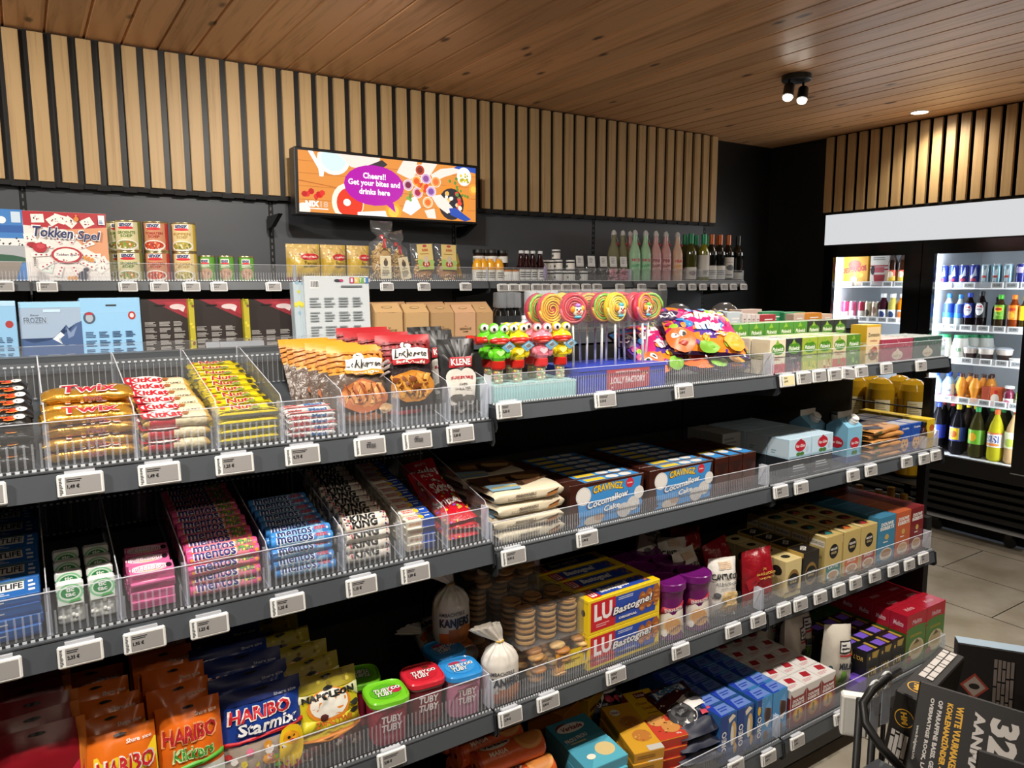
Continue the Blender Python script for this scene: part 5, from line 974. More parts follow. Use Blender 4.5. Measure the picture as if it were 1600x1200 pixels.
# ================================================================== upper shelf, left: chocolate bar trays
def bar(name, L_, d, h, mats, its, crimp=.012, cm=None, flat=.35, wr=.0016, seed=1):
    """flow-wrapped bar lying along X, origin at the bottom centre"""
    m = MB(); rr = Vector((seed * 2.3, seed, 0)); nu, nv = 22, 12
    def fn(u, v):
        x_ = (u - .5) * L_; a = 2 * pi * v - pi / 2; e = min(u, 1 - u) * L_; k = min(1, e / crimp); k = k ** .6 if e < crimp else 1
        y_, z_ = cos(a), sin(a); q = 1 / (abs(y_) ** 4 + abs(z_) ** 4) ** .25
        n = noise.noise(Vector((u * 9, y_ * 2, z_ * 2)) + rr) * wr
        wz = (.12 + .88 * k) if e < crimp else 1
        return Vector((x_, y_ * q * d / 2 * (.93 + .07 * k) + n, h / 2 + z_ * q * h / 2 * wz + n + (sin(u * 300) * .0006 if e < crimp * .8 else 0)))
    def mf(u, v):
        if cm and (u < crimp / L_ or u > 1 - crimp / L_): return cm
        return mats(u, v) if callable(mats) and not isinstance(mats, bpy.types.Material) else mats
    m.grid(fn, nu, nv, mf)
    fr = Flat((-L_ / 2, -d / 2 * .93, h), (1, 0, 0), (0, 1, 0)); fr.sub = 1
    if its[0]: D(m, fr, L_, d * .93, its[0], wr * .45, .0002)
    if len(its) > 1 and its[1]: D(m, Flat((-L_ / 2, -d / 2, 0), (1, 0, 0), (0, 0, 1)), L_, h, its[1], wr * .4, .0002)
    return m.build(name)
def binrow(pr, xc, rows, pitch, layers, y0, z0, slope, hh, labf, grp, jx=.004, rise=0., first=0):
    """rows front to back on the sloping shelf; layers(i) = how many are stacked in row i"""
    for i in range(rows):
        n = layers(i) if callable(layers) else layers
        for k in range(n):
            y = y0 + pitch * i; z = z0 + (y - 1.416) * math.tan(slope) + hh * k + .0015
            pr.put((xc + random.uniform(-jx, jx), y, z), (slope + random.uniform(-.06, .06), random.uniform(-.02, .02), random.uniform(-.07, .07)), labf(i, k, n), grp)
def lab_(what, rows, side=None):
    def f(i, k, n):
        l = what + ', ' + (lvl(k, n) + ' in the ' if n > 1 else '') + roww(i, rows)
        return l
    return f
gold = foil('cf9a3c', .25, 60, .8, .55); TB = T13
def cx(d, i): return (d[i] + d[i + 1]) / 2
D3 = [DIV3[0] - .145] + DIV3; D4 = [DIV4[0] - .15] + DIV4
ZS3, ZS4 = -.305, -.593
# black bars with orange lettering
o = bar('chocolate_bar', .15, .034, .02, foil('1b1a1a', .35), [[('to', 'Mars', .58, .5, .56, .8, 'd83a20', 'd8a04a', .04, .25), ('e', .89, .5, .055, .36, 'dcdcdc'), ('s', .87, .4, .91, .62, 3, .008, ['181818'])]], cm=foil('201e1e', .3, 60, .9))
pr = Proto(o, 'chocolate bar'); binrow(pr, DIV3[0] - .092, 6, .036, lambda i: 4, 1.455, ZS3, TB, .0205, lab_('black chocolate bar with orange lettering', 6), None, .003)
o = bar('chocolate_bar', .142, .044, .021, gold, [[('to', 'Twix', .52, .5, .6, .86, 'b8243c', 'f4e8e0', .05, .12)], [('t', 'TWIX', .55, .5, .22, .45, 'b06a78', .03)]], crimp=.016, wr=.003)
pr = Proto(o, 'chocolate bar'); binrow(pr, cx(D3, 1), 2, .047, lambda i: (4, 5)[i], 1.462, ZS3, TB, .0205, lab_('gold twin chocolate bar', 2), None)
cream = foil('e6d6b0', .35); redf = foil('b8202e', .3)
kk = [[('p', [(0, 0), (.55, 0), (.45, 1), (0, 1)], 'bc2230'), ('e', .32, .5, .29, .58, 'f2ece6'), ('t', 'KitKat', .32, .5, .5, .78, 'c42030', .05, .1), ('t', 'CHUNKY', .74, .84, .26, .24, '1c1a1a', .04, .15), ('p', [(.55, .35), (.64, .2), (.68, .55), (.6, .7)], 'a8683a')]]
o = bar('chocolate_bar', .118, .036, .022, lambda u, v: redf if u < .45 else cream, kk, cm=foil('c8a04a', .3, 60, .9)); pr = Proto(o, 'chocolate bar')
binrow(pr, cx(D3, 2), 6, .038, lambda i: 3, 1.455, ZS3, TB, .0215, lab_('red and cream chunky wafer bar', 6), None)
yl = foil('e8d01c', .3)
o = bar('chocolate_bar', .112, .033, .017, yl, [[('r', .02, .0, .98, .1, '4a5a1e'), ('to', 'Nuts', .45, .55, .46, .78, 'b8282c', 'f4eed0', .05, .2), ('e', .62, .3, .08, .2, '8a9a3a'), ('e', .1, .55, .04, .16, 'e86a4a'), ('r', .84, .25, .93, .75, '3a3a2a')], [('r', 0, .3, 1, .65, '7a7a70')]], crimp=.012, wr=.0028); pr = Proto(o, 'chocolate bar')
binrow(pr, cx(D3, 3), 9, .034, lambda i: 4, 1.452, ZS3, TB, .0165, lab_('yellow nut chocolate bar', 9), None)
o = bar('chocolate_bar', .098, .026, .0125, foil('ece9e4', .35), [[('t', 'kinder', .2, .55, .28, .4, 'c8202c', .05), ('t', 'Maxi', .66, .5, .4, .6, '2f78b8', .05, .2), ('r', 0, 0, 1, .15, 'd8505a')], [('t', 'kinder', .25, .5, .3, .6, 'c8202c', .04), ('t', 'Maxi', .65, .5, .3, .6, '2f78b8', .04)]], crimp=.01); pr = Proto(o, 'chocolate bar')
binrow(pr, cx(D3, 4), 2, .028, lambda i: 4, 1.448, ZS3, TB, .0125, lab_('small white and red milk chocolate bar', 2), None)
# cake packs: bakery bags standing and leaning back
def lekker(seed, hue, dark, l2, food):
    plaid = [('r', 0, .66, 1, 1, hue)] + [('r', i / 9, .66, i / 9 + .05, .9, dark) for i in range(9)] + [('r', 0, .72 + .07 * i, 1, .74 + .07 * i, dark) for i in range(3)]
    its = plaid + [('e', .5, .83, .1, .045, 'eeeae4'), ('r', .25, .66, .9, .8, 'efebe4'), ('t', 'De', .5, .83, .08, .04, '3a3430', .02, .2), ('t', 'Lekkerste', .575, .735, .58, .085, '2c2828', .01, .2), ('r', .25, .6, .9, .66, hue), ('t', l2, .575, .63, .5, .035, 'f4ece0', .03)] + food
    film = foil('6a5a50', .2) if hue == 'e09a2c' else foil('3a3032', .2)
    m, q = bag('cake_pack', .122, .168, .036, lambda u, v: M(hue, .35) if v > .62 else film, its, seed=seed, wr=.0035, sub=7); return m
cake = [('e', .52, .33, .4, .2, 'b8683c'), ('e', .52, .36, .36, .15, 'cf8a50')] + [('p', [(.2 + .14 * i, .25), (.24 + .14 * i, .25), (.4 + .14 * i, .5), (.36 + .14 * i, .5)], 'dba468') for i in range(4)] + [('p', [(.2 + .13 * i, .48), (.23 + .13 * i, .49), (.34 + .13 * i, .26), (.31 + .13 * i, .25)], 'a85a34') for i in range(5)] + [('e', .86, .18, .12, .06, 'd8b080'), ('e', .5, .1, .3, .04, 'a86a44')]
p = lekker(1, 'e09a2c', 'c8801f', 'Gevulde koek', cake); o = p.build('cake_pack'); pr = Proto(o, 'cake')
for i, (x, y, z, tx, rz) in enumerate(((.0, 1.478, 0, -14, -4), (-.008, 1.512, .004, -16, 2), (-.02, 1.545, .006, -18, -3), (-.03, 1.58, .01, -22, 4), (-.034, 1.615, .014, -25, 0), (-.034, 1.65, .018, -28, 5))):
    pr.put((DIV3[4] + .06 + x, y, ZS3 + .014 + z), (radians(tx), 0, radians(rz)), 'orange plaid almond cake pack, %s from the front' % ORD[i])
waf = [('e', .58, .32, .38, .2, 'c8842c')] + [('p', [(.22 + .15 * i, .2), (.27 + .15 * i, .18), (.44 + .15 * i, .46), (.39 + .15 * i, .48)], 'e0a44c') for i in range(4)] + [('p', [(.2 + .14 * i, .44), (.24 + .14 * i, .48), (.42 + .14 * i, .22), (.38 + .14 * i, .18)], 'd8983e') for i in range(4)] + [('e', .28 + .15 * i + .07 * (j % 2), .26 + .07 * j, .032, .02, '7a3e1a') for i in range(4) for j in range(3)] + [('r', .0, .02, .7, .05, 'b82838')] + [('p', [(0, .4 + .06 * i), (.2, .5 + .06 * i), (.2, .53 + .06 * i), (0, .43 + .06 * i)], '9a8a88') for i in range(3)]
p = lekker(2, 'b0242c', '7a141c', 'Suikerwafel', waf); o = p.build('waffle_pack'); pr = Proto(o, 'waffles')
for i, (x, y, z, tx, rz) in enumerate(((.048, 1.485, .012, -10, -10), (.03, 1.525, .018, -14, 0), (.018, 1.56, .024, -18, 8), (.012, 1.6, .032, -22, -6))):
    pr.put((DIV3[5] + x, y, ZS3 + .018 + z), (radians(tx), 0, radians(rz)), 'red plaid sugar waffle pack, %s from the front' % ORD[i])
kl = [('p', [(.5 - .03, .55), (.5 + .03, .55), (.5 + .5 * sin(a) + .05, .55 + .45 * cos(a)), (.5 + .5 * sin(a) - .05, .55 + .45 * cos(a))], '4a4a4c') for a in (-1.0, -.6, -.2, .2, .6, 1.0)] + [('p', [(.22, .6), (.8, .61), (.84, .75), (.26, .74)], 'b8202c'), ('to', 'KLENE', .53, .675, .5, .09, 'f4f0ec', '8a1820', .05), ('e', .36, .47, .22, .12, 'd8d2c8'), ('e', .66, .47, .22, .12, 'd8d2c8'), ('p', [(.14, .45), (.88, .45), (.82, .12), (.5, .0), (.2, .12)], 'd8d2c8'), ('t', 'SUIKERVRIJ', .52, .46, .58, .055, 'b0202a', .03), ('t', 'ZOUTE', .52, .37, .2, .03, '4a4644'), ('t', 'OVAALTJES', .52, .31, .4, .04, '4a4644', .02), ('e', .36, .2, .17, .05, '5a5652'), ('e', .66, .19, .17, .05, '6a6662'), ('e', .5, .12, .14, .04, '4a4644'), ('e', .3, .08, .12, .04, '6a6662'), ('e', .72, .07, .14, .04, '55514d')]
m, q = bag('sweet_pouch', .092, .168, .03, M('161617', .35), kl, seed=4, wr=.0018); o = m.build('sweet_pouch'); pr = Proto(o, 'sweets')
for i, (x, y, z, tx, rz) in enumerate(((.006, 1.475, 0, -9, -6), (.0, 1.545, .018, -12, 4), (-.01, 1.58, .026, -14, 0))): pr.put((cx(D3, 7) + x, y, ZS3 + .016 + z), (radians(tx), 0, radians(rz)), 'black liquorice pouch, %s from the front' % ORD[i])

# ================================================================== upper shelf, right
ZR = -.274
def at(px, Y=1.47, py=600): return gY(px, py, Y).x
# turquoise stand with frog candy toys
x0, x1 = at(768, 1.45), at(898, 1.45)
t = thing('toy_stand', 'pale turquoise card stand holding the frog candy toys', 'display stand', ((x0 + x1) / 2, 1.445, ZR)); hw = (x1 - x0) / 2
m = MB(); m.bbox(-hw, hw, 0, .17, 0, .042, M('a4d4d4', .5), .001); D(m, Flat((-hw, 0, 0), (1, 0, 0), (0, 0, 1)), 2 * hw, .042, [('r', 0, .9, 1, 1, 'd0eaea'), ('r', 0, 0, 1, .06, '6fa8a8')]); m.build('stand_body', t)
def frog(body, mouth, base, hue):
    t = thing('frog_candy_toy', 'x', 'toy'); B = M(body, .22, 0, .5, 0, .4); R = M(base, .25); S = M('f4f4f2', .2)
    m = MB(); m.lathe([(.0085, 0), (.0095, .004), (.0095, .034), (.006, .038)], m=T('e8e0c8', .3), n=14); rr = random.Random(3)
    for k in range(26): a = rr.uniform(0, 6.3); m.ball((.007 * cos(a), .007 * sin(a), rr.uniform(.005, .03)), .0032, ['e8d84a', 'e86a7a', 'f4f0e8', '7ac85a'][k % 4], 6, 4)
    m.build('candy_tube', t)
    m = MB(); m.lathe([(.013, .034), (.0145, .038), (.0145, .052), (.012, .055)], m=R, n=18); m.build('collar', t)
    m = MB(); m.lathe([(.012, .052), (.017, .062), (.0165, .074), (.01, .084), (.006, .088)], m=B, n=18); m.ball((-.017, -.008, .07), (.006, .007, .012), B, 10, 6); m.ball((.017, -.008, .07), (.006, .007, .012), B, 10, 6)
    m.poly(Flat((0, -.0172, .072), (1, 0, 0), (0, .1, 1)), [(0, -.007), (.008, .001), (.008, .006), (.004, .008), (0, .005), (-.004, .008), (-.008, .006), (-.008, .001)], hue, .0006); m.build('toy_body', t)
    m = MB(); m.ball((0, 0, .105), (.024, .02, .0165), B, 18, 10); m.ball((0, .002, .116), (.018, .016, .01), B, 14, 8)
    m.build('toy_head', t)
    m = MB(); m.ball((0, -.0115, .1015), (.0215, .0118, .0095), M(mouth, .3), 16, 8); m.ball((0, -.0135, .097), (.0145, .0105, .005), M('e86a5a', .3), 12, 6); m.build('mouth', t)
    for s_ in (-1, 1):
        m = MB(); m.ball((.0105 * s_, -.004, .1285), (.0105, .0095, .0115), B, 14, 8); m.ball((.0105 * s_, -.0075, .1285), (.0088, .0082, .0095), S, 14, 8)
        m.poly(Flat((.0105 * s_ - .002, -.0159, .1285), (1, 0, 0), (0, 0, 1)), [(.003 * cos(a * pi / 5), .0042 * sin(a * pi / 5)) for a in range(10)], '1c1c1e', .0006); m.build('eye', t)
    m = MB(); m.lathe([(.0, -.046), (.009, -.046), (.0095, -.043), (.0095, -.034), (.007, -.031), (.005, -.018)], (0, -.001, .102), R, 14, 'X', cap=False); m.build('side_knob', t)
    m = MB(); fr = Flat((.0145, -.017, .074), Vector((.7, -.2, .7)).normalized(), Vector((-.7, 0, .7)).normalized()); m.prism([(0, 0), (.021, 0), (.021, .017), (0, .017)], fr, 0, .0006, M('6fb4dc')); D(m, fr, .021, .017, [('r', .3, .15, .85, .85, 'dfe6e8')] + [('r', .36 + .08 * i, .25, .4 + .08 * i, .75, '303438') for i in range(6)], .0008, .0002); m.build('paper_tag', t)
    t.scale = (1.2, 1.15, 1.0); return Proto(t, 'toy')
fg = frog('6ad42c', 'c8281e', 'c2281e', 'b4e886'); fy = frog('f0d81e', 'd0281e', 'c2281e', 'f8ea80'); fp = frog('f08a9e', 'd0281e', 'd83a3a', 'f8c0c8')
FR = [(775, 1.475, fg, 'green frog candy toy, front left on the turquoise stand'), (760, 1.53, fg, 'green frog candy toy behind the front green one'), (805, 1.475, fy, 'yellow frog candy toy between green and pink in front'), (795, 1.54, fy, 'yellow frog candy toy behind the front yellow one'), (842, 1.475, fp, 'pink frog candy toy in the front row'), (828, 1.53, fp, 'pink frog candy toy behind the front pink one'), (872, 1.475, fy, 'yellow frog candy toy, front right on the turquoise stand')]
for px, y, pr, l in FR: pr.put((at(px, y, 580) + .006, y, ZR + .043), (0, 0, radians(-14)), l)
# blue lollipop box
x0, x1 = at(903, 1.45), at(1037, 1.45); hw = (x1 - x0) / 2
t = thing('lollipop_box', 'royal blue card box holding the lollipops', 'display box', ((x0 + x1) / 2, 1.445, ZR))
m = MB(); m.bbox(-hw, hw, 0, .16, 0, .066, M('2338a8', .35), .001); m.box(-hw - .002, hw + .002, -.002, .162, .058, .0665, M('2c44bc', .35))
D(m, Flat((-hw, -.0004, 0), (1, 0, 0), (0, 0, 1)), 2 * hw, .066, [('p', [(.3, .05), (.8, .1), (.8, .93), (.3, .9)], 'b8343c'), ('t', 'HANDMADE IN EUROPE', .54, .76, .28, .08, 'ece0e0', .01), ('t', 'LOLLY FACTORY', .55, .44, .4, .26, 'f0dede', .04), ('s', .33, .15, .77, .85, 8, .008, ['e8c04a', 'f0dede'])], .0004); m.build('box_body', t)
hw2 = .16
m = MB(); m.box(-.155, -hw - .002, .03, .155, 0, .05, M('2338a8', .35)); m.build('rear_box', t)
def lolly(c1, c2, face, hat, seed):
    t = thing('lollipop', 'x', 'lollipop'); rr = random.Random(seed)
    m = MB(); m.tube([(0, 0, 0), (0, 0, .125)], .0032, M('e8e6e2', .4), 8); m.build('stick', t)
    m = MB(); R = .041; m.lathe([(0, -.006), (R * .7, -.008), (R * .95, -.005), (R, 0), (R * .95, .005), (R * .7, .008), (0, .006)], (0, 0, .15), c1, 28, 'Y', cap=False)
    pts = [(R * .92 * (1 - k / 44) * cos(k * .42), -.0085 - .001 * (k % 2), .15 + R * .92 * (1 - k / 44) * sin(k * .42)) for k in range(44)]
    m.tube(pts, [.0042 * (1 - k / 60) for k in range(44)], M(c2, .25), 6)
    pts = [(R * .9 * (1 - k / 44) * cos(k * .42 + pi), -.0080, .15 + R * .9 * (1 - k / 44) * sin(k * .42 + pi)) for k in range(36)]
    m.tube(pts, [.0036 * (1 - k / 60) for k in range(36)], M({'c42a44': 'e2707a', 'e8c02e': 'f4e07a', 'cf4a5a': 'e8b83a', 'd83a5a': 'e87a8a', 'b8324a': 'e8a03a'}[c1], .25), 6); m.build('candy_disc', t)
    if face:
        m = MB(); c = Vector((.008, -.014, .144)); m.ball(c, (.015, .006, .014), M('f2ead8', .3), 14, 8); m.ball(c + Vector((-.013, 0, .004)), (.008, .005, .009), M('f09a2a', .3), 10, 6); m.ball(c + Vector((.012, 0, .006)), (.007, .005, .008), M('f0a83a', .3), 10, 6); m.ball(c + Vector((0, -.001, .013)), (.009, .005, .006), M(hat, .3), 12, 6)
        m.ball(c + Vector((-.005, -.006, .003)), (.0022, .001, .003), '1c1c1e', 8, 4); m.ball(c + Vector((.005, -.006, .003)), (.0022, .001, .003), '1c1c1e', 8, 4); m.ball(c + Vector((0, -.007, -.001)), .003, 'd8303a', 8, 6); m.tube([c + Vector((-.007, -.006, -.004)), c + Vector((0, -.0065, -.008)), c + Vector((.007, -.006, -.004))], .001, 'c8303a', 5); m.ball(c + Vector((0, 0, -.015)), (.011, .004, .004), M('5fb8d8', .3), 10, 6); m.build('clown_face', t)
    m = MB(); fn = lambda u, v: Vector(((u - .5) * .092, -.016 + .003 * noise.noise(Vector((u * 6, v * 6, seed))) , (.098 + v * .10))); m.grid(fn, 8, 8, FILM); m.grid(lambda u, v: fn(u, v) + Vector((0, .03, 0)), 8, 8, FILM, flip=True); m.build('clear_film', t)
    return Proto(t, 'lollipop')
LP = [lolly('c42a44', 'd8404e', True, 'a87ac8', 1), lolly('e8c02e', 'f0d23a', True, '4fb0c8', 2), lolly('cf4a5a', 'e8b83a', False, '', 3), lolly('d83a5a', 'f0a03a', True, '6ac83a', 4), lolly('b8324a', '8ac84a', False, '', 5)]
LL = [(905, 1.475, 0, 0), (878, 1.49, 2, -8), (862, 1.52, 4, -14), (893, 1.53, 1, -4), (925, 1.52, 2, 3), (948, 1.49, 4, 4), (970, 1.475, 1, 2), (938, 1.55, 0, 5), (955, 1.56, 3, 2), (984, 1.53, 0, -4), (1000, 1.49, 0, 0), (1012, 1.475, 3, 3), (1016, 1.52, 4, 8), (915, 1.565, 3, 0), (975, 1.57, 2, 0)]
for i, (px, y, k, tl) in enumerate(LL):
    LP[k].put((at(px, y, 560) - .018, y, ZR + .064), (radians(-3), radians(tl * .6), radians(-12 + (i % 4) * 9)), '%s lollipop on a white stick, %s of fifteen from the left' % (('red clown', 'yellow clown', 'red and yellow swirl', 'pink clown', 'red and green swirl')[k], ORD[sorted(range(15), key=lambda j: LL[j][0]).index(i)]))
# candy mix bags
mixc = ['c8186a', 'e8842a', '5a3a98', '3f8ad0', '9ac83a', 'e8c82e', '2a1630']
def mixbag(seed):
    its = [('s', .08, .08, .92, .92, 46, .045, [mixc[k] for k in (0, 3, 1, 0, 2, 4, 0, 5)]), ('p', [(.12, .3), (.93, .35), (.94, .8), (.2, .85)], 'c4186c'), ('e', .12, .72, .16, .12, '2a1640'), ('t', 'XXL', .12, .72, .2, .1, 'f0e8f0', .04), ('t', 'candy', .5, .68, .5, .2, 'f4e8f0', .06, .1, .1), ('t', 'mix', .56, .48, .4, .2, 'f4e8f0', .06, .1, .1), ('t', 'to good', .6, .3, .3, .06, 'f0d8e8', .03), ('e', .14, .22, .16, .2, 'ee6a2a'), ('e', .09, .28, .04, .055, 'f4f4f0'), ('e', .18, .3, .04, .055, 'f4f4f0'), ('e', .1, .28, .018, .025, '222222'), ('e', .18, .29, .018, .025, '222222'), ('e', .14, .15, .05, .03, 'a02a1a'), ('e', .82, .2, .14, .14, 'f0a82a'), ('e', .45, .1, .14, .08, '7fb83a')]
    m, q = bag('candy_mix_bag', .26, .2, .055, lambda u, v: M(mixc[int(3 * noise.noise(Vector((u * 3, v * 3, seed))) + 2) % 6 if .05 < u < .95 and .05 < v < .95 else 6], .18), its, seed=seed, wr=.0085, res=(28, 24), sub=12); return m.build('candy_mix_bag')
for i, (px, y, z, rx, ry, rz) in enumerate(((1100, 1.50, .07, -50, 4, -14), (1085, 1.60, .055, -66, -6, 10), (1140, 1.54, .045, -68, 8, -4), (1120, 1.5, .026, -74, 2, 2), (1050, 1.53, .03, -52, -8, 14))):
    one(mixbag(i + 1), 'candy bag', (at(px, y, 560), y - .03, ZR + z), (radians(rx), radians(ry), radians(rz)), ['large crumpled candy mix bag lying on top of the heap', 'purple-edged candy mix bag behind the top one', 'candy mix bag at the right of the heap', 'flattened candy mix bag at the bottom of the heap', 'candy mix bag leaning against the lollipop box'][i])
# tea boxes
def tea(base, band, t1, tc, low, w_=.0745, h=.108, d=.07):
    return Proto(crt('tea_box', w_, d, h, base, [('e', .5, .72, .42, .17, '4f8a26'), ('p', [(.3, .84), (.45, 1), (.6, .86)], '8ab83a'), ('t', 'Pickwick', .5, .72, .72, .12, 'eef2e4', .03, .15), ('t', t1, .5, .5, .6, .05, tc, .02), ('l', .25, .4, .75, .46, 2, tc), ('r', 0, 0, 1, .3, band), ('s', .1, .03, .9, .28, 9, .09, low)], top=[('r', 0, .0, 1, .2, 'dfe0c8'), ('e', .5, .6, .3, .25, '6a9a34')], side=[('r', .1, .1, .9, .9, band if band != 'c83a44' else 'e2d6b8'), ('t', 'PICKWICK', .5, .5, .25, .7, '3f6a24', .02, 0, pi / 2)]), 'tea box')
TT = [('e6dcc0', 'c83a44', 'Rooibos', 'a8503a', ['d8545a', 'a82a34'], 'cream and red'), ('34343a', '5a4450', 'Earl Grey', 'b0a8a0', ['c07a80', '7a6a70'], 'black'), ('a4b83c', 'c8c83a', 'Green Tea', 'e8eccc', ['e0d84a', '8aa834'], 'lime green'), ('a0b444', 'c8b86a', 'Green Tea', 'e8eccc', ['b8503a', 'e8dca0'], 'green and pale'), ('dccfa0', 'c85a4a', 'Forest', 'b0564a', ['c84a44', '6a9a34'], 'cream and green'), ('5a8a2e', '4f7a2a', 'Mint', 'dfe8c8', ['3f6a24', '9ac85a'], 'dark green')]
TX = [1.913, 1.998, 2.073, 2.148, 2.223, 2.298]
TX = [1.893, 1.972, 2.055, 2.132, 2.208, 2.284]
TX = [at(1192, 1.44, 540), at(1230, 1.44), at(1268, 1.44), at(1301, 1.44), at(1327, 1.44), at(1352, 1.44)]
TX = [1.905 + .0785 * i for i in range(6)]
for i, (b_, bd, t1, tc, lw, ds) in enumerate(TT):
    pr = tea(b_, bd, t1, tc, lw)
    for k in range(2): pr.put((TX[i], 1.438 + .074 * k, ZR), (0, 0, 0), '%s tea box, %s in the front block, %s row' % (ds, colw(i, 6), ('first', 'second')[k]))
t2 = tea('4f8f3a', '4f8f3a', 'Thee', 'dfe8c8', ['6fa84a', '8ac85a']); t3 = tea('2f3430', '3a3f38', 'Zwart', 'dfe8c8', ['6fa84a', '9aa88a'])
for i in range(8):
    (t2 if i < 5 else t3).put((1.93 + .0765 * i, 1.60, ZR + .038), (0, 0, 0), '%s tea box, %s in the raised back row' % ('green' if i < 5 else 'black and green', colw(i, 8)))
o = crt('riser_block', .62, .13, .036, '222426'); one(o, 'stand', (2.2, 1.59, ZR + .0005), (0, 0, 0), 'low dark riser under the back row of tea boxes')
o = crt('soup_sachet_box', .085, .06, .135, 'e0b02e', [('r', 0, 0, .95, .95, 'e8cfa0'), ('t', 'Zonnatura', .5, .75, .8, .1, '4a3a20', .03), ('t', 'rooibos', .5, .6, .5, .06, 'a84a2a', .02), ('e', .5, .25, .34, .16, '8a5a34'), ('e', .6, .35, .2, .1, 'b0543a'), ('s', .2, .1, .8, .4, 12, .06, ['5a3a24', 'c8a06a', '7a8a3a'])], side=[('t', 'TEA', .5, .5, .3, .5, 'f0e8c8', .03, 0, pi / 2)]); one(o, 'tea box', (2.43, 1.45, ZR), (0, 0, 0), 'yellow and brown loose tea box between green and red boxes')
for i, (c, c2, ds) in enumerate((('a03a50', '7a2438', 'red'), ('2f4f44', '1f362e', 'dark green'))):
    def orn(): return [('s', .0, .45, 1, .95, 46, .018, [c2, 'c87a88' if i == 0 else '6a8a7a']), ('e', .5, .3, .18, .2, 'dccab0'), ('p', [(.4, .4), (.6, .4), (.5, .62)], 'dccab0'), ('t', 'FINEST TEA', .5, .26, .26, .08, '8a6a50', .01), ('r', 0, .0, 1, .08, c2)]
    for k in range(2):
        o = crt('tea_chest', .196, .07, .082, c, orn(), top=[('r', 0, 0, 1, 1, 'b8a8a4' if i == 0 else '8a9490'), ('s', 0, 0, 1, 1, 16, .03, ['d8ccc8', c])], r=.001); one(o, 'tea box', (2.565 + .2 * i, 1.44 + .074 * k, ZR), (0, 0, 0), '%s ornamental tea box, %s' % (ds, ('in front at the shelf end', 'just behind the front one')[k]))
# ================================================================== middle shelf, left
o = crt('gum_pack', .098, .05, .019, '2a66b0', [('r', 0, 0, 1, .3, '1f4f94'), ('l', .05, .4, .6, .7, 1, 'dfe6ee')], top=[('r', 0, .35, .78, 1, 'e9e6e2'), ('p', [(0, .85), (.8, .85), (.8, 1), (0, 1)], '4f6a74'), ('to', 'SPORTLIFE', .4, .62, .72, .36, '16202c', 'e9e6e2', .03), ('l', .08, .06, .7, .26, 2, 'c4d4ea'), ('t', 'SMASHMINT', .9, .5, .05, .8, 'dfe6f4', .03, 0, 0)][:3] + [('to', 'SPORTLIFE', .4, .62, .72, .36, '16202c', 'e9e6e2', .03), ('l', .08, .06, .7, .26, 2, 'c4d4ea'), ('l', .84, .1, .95, .9, 3, 'dfe6f4')])
pr = Proto(o, 'gum'); binrow(pr, D4[1] - .058, 6, .052, 4, 1.44, ZS4, TB, .0192, lab_('blue and white chewing gum pack', 6), None, .002)
t = thing('mint_box', 'x', 'mint box'); m = MB(); rr = random.Random(5)
m.bbox(-.0205, .0205, 0, .02, 0, .058, T('e9eae6', .35), .003)
for i in range(70): m.ball((rr.uniform(-.017, .017), rr.uniform(.0005, .018), rr.uniform(.004, .052)), (.0042, .003, .0048), 'f2efe6', 6, 4)
m.build('box_body', t); m = MB(); m.bbox(-.021, .021, -.0006, .0206, .056, .072, M('eef0ee', .3), .003); fr = Flat((-.021, -.0008, .034), (1, 0, 0), (0, 0, 1)); D(m, fr, .042, .038, [('r', .04, .0, .96, .98, 'e6efe6'), ('e', .5, .55, .48, .44, '8acb9a'), ('e', .5, .56, .4, .36, 'dff0e2'), ('e', .5, .58, .34, .28, '2f8a4a'), ('t', 'tic', .5, .72, .3, .2, 'eef4ee', .04), ('t', 'tac', .5, .5, .36, .2, 'eef4ee', .04), ('p', [(.4, .12), (.9, .16), (.8, .28), (.5, .24)], '4fae5a')]); m.build('lid', t)
fr = Flat((-.02, .001, .0722), (1, 0, 0), (0, 1, 0))
pr = Proto(t, 'mint box')
for c in range(2):
    for i in range(4): y = 1.45 + .036 * i; pr.put((D4[1] + (.034, .083)[c], y, ZS4 + (y - 1.416) * math.tan(TB) + .003), (0, 0, 0), 'white and green mint box, %s column, %s' % (('left', 'right')[c], roww(i, 4)))
o = crt('bubble_gum', .074, .03, .017, 'e06aa0', [('l', .05, .2, .9, .8, 3, 'c04a80')], top=[('e', .45, .5, .46, .42, 'f4d4e0'), ('to', 'Bubblicious', .45, .5, .8, .4, 'f8f0f4', 'b02a6a', .04, .1), ('t', 'strawberry', .5, .2, .45, .14, 'e8d02e', .02), ('e', .9, .5, .07, .25, '2a1a24')])
pr = Proto(o, 'gum'); binrow(pr, cx(D4, 2), 3, .033, 4, 1.447, ZS4, TB, .0173, lab_('pink bubble gum pack', 3), None, .002)
def roll(L_, r, base, end, its, endc=None, seed=0):
    m = MB(); n = 12
    m.lathe([(r * .3, -L_ / 2), (r * .86, -L_ / 2 + .001), (r, -L_ / 2 + .006)], m=end, n=n, axis='X', cap=False); m.lathe([(r, -L_ / 2 + .006), (r, -L_ / 2 + .02)], m=end, n=n, axis='X', cap=False)
    m.lathe([(r, -L_ / 2 + .02), (r, 0), (r, L_ / 2 - .02)], m=base, n=n, axis='X', cap=False); m.lathe([(r, L_ / 2 - .02), (r, L_ / 2 - .006), (r * .86, L_ / 2 - .001), (r * .3, L_ / 2)], m=endc or end, n=n, axis='X', cap=False)
    m.v = [(x, y, z + r) for x, y, z in m.v]
    def fn(a, b):
        t_ = pi * 1.05 - b / r * 1.0; return Vector((a - L_ / 2, cos(t_) * r, r + sin(t_) * r))
    q = Fn(fn, 12); q.seg = r * .42; D(m, q, L_, r * 2.2, its, .0003, .0002); return m.build('candy_roll')
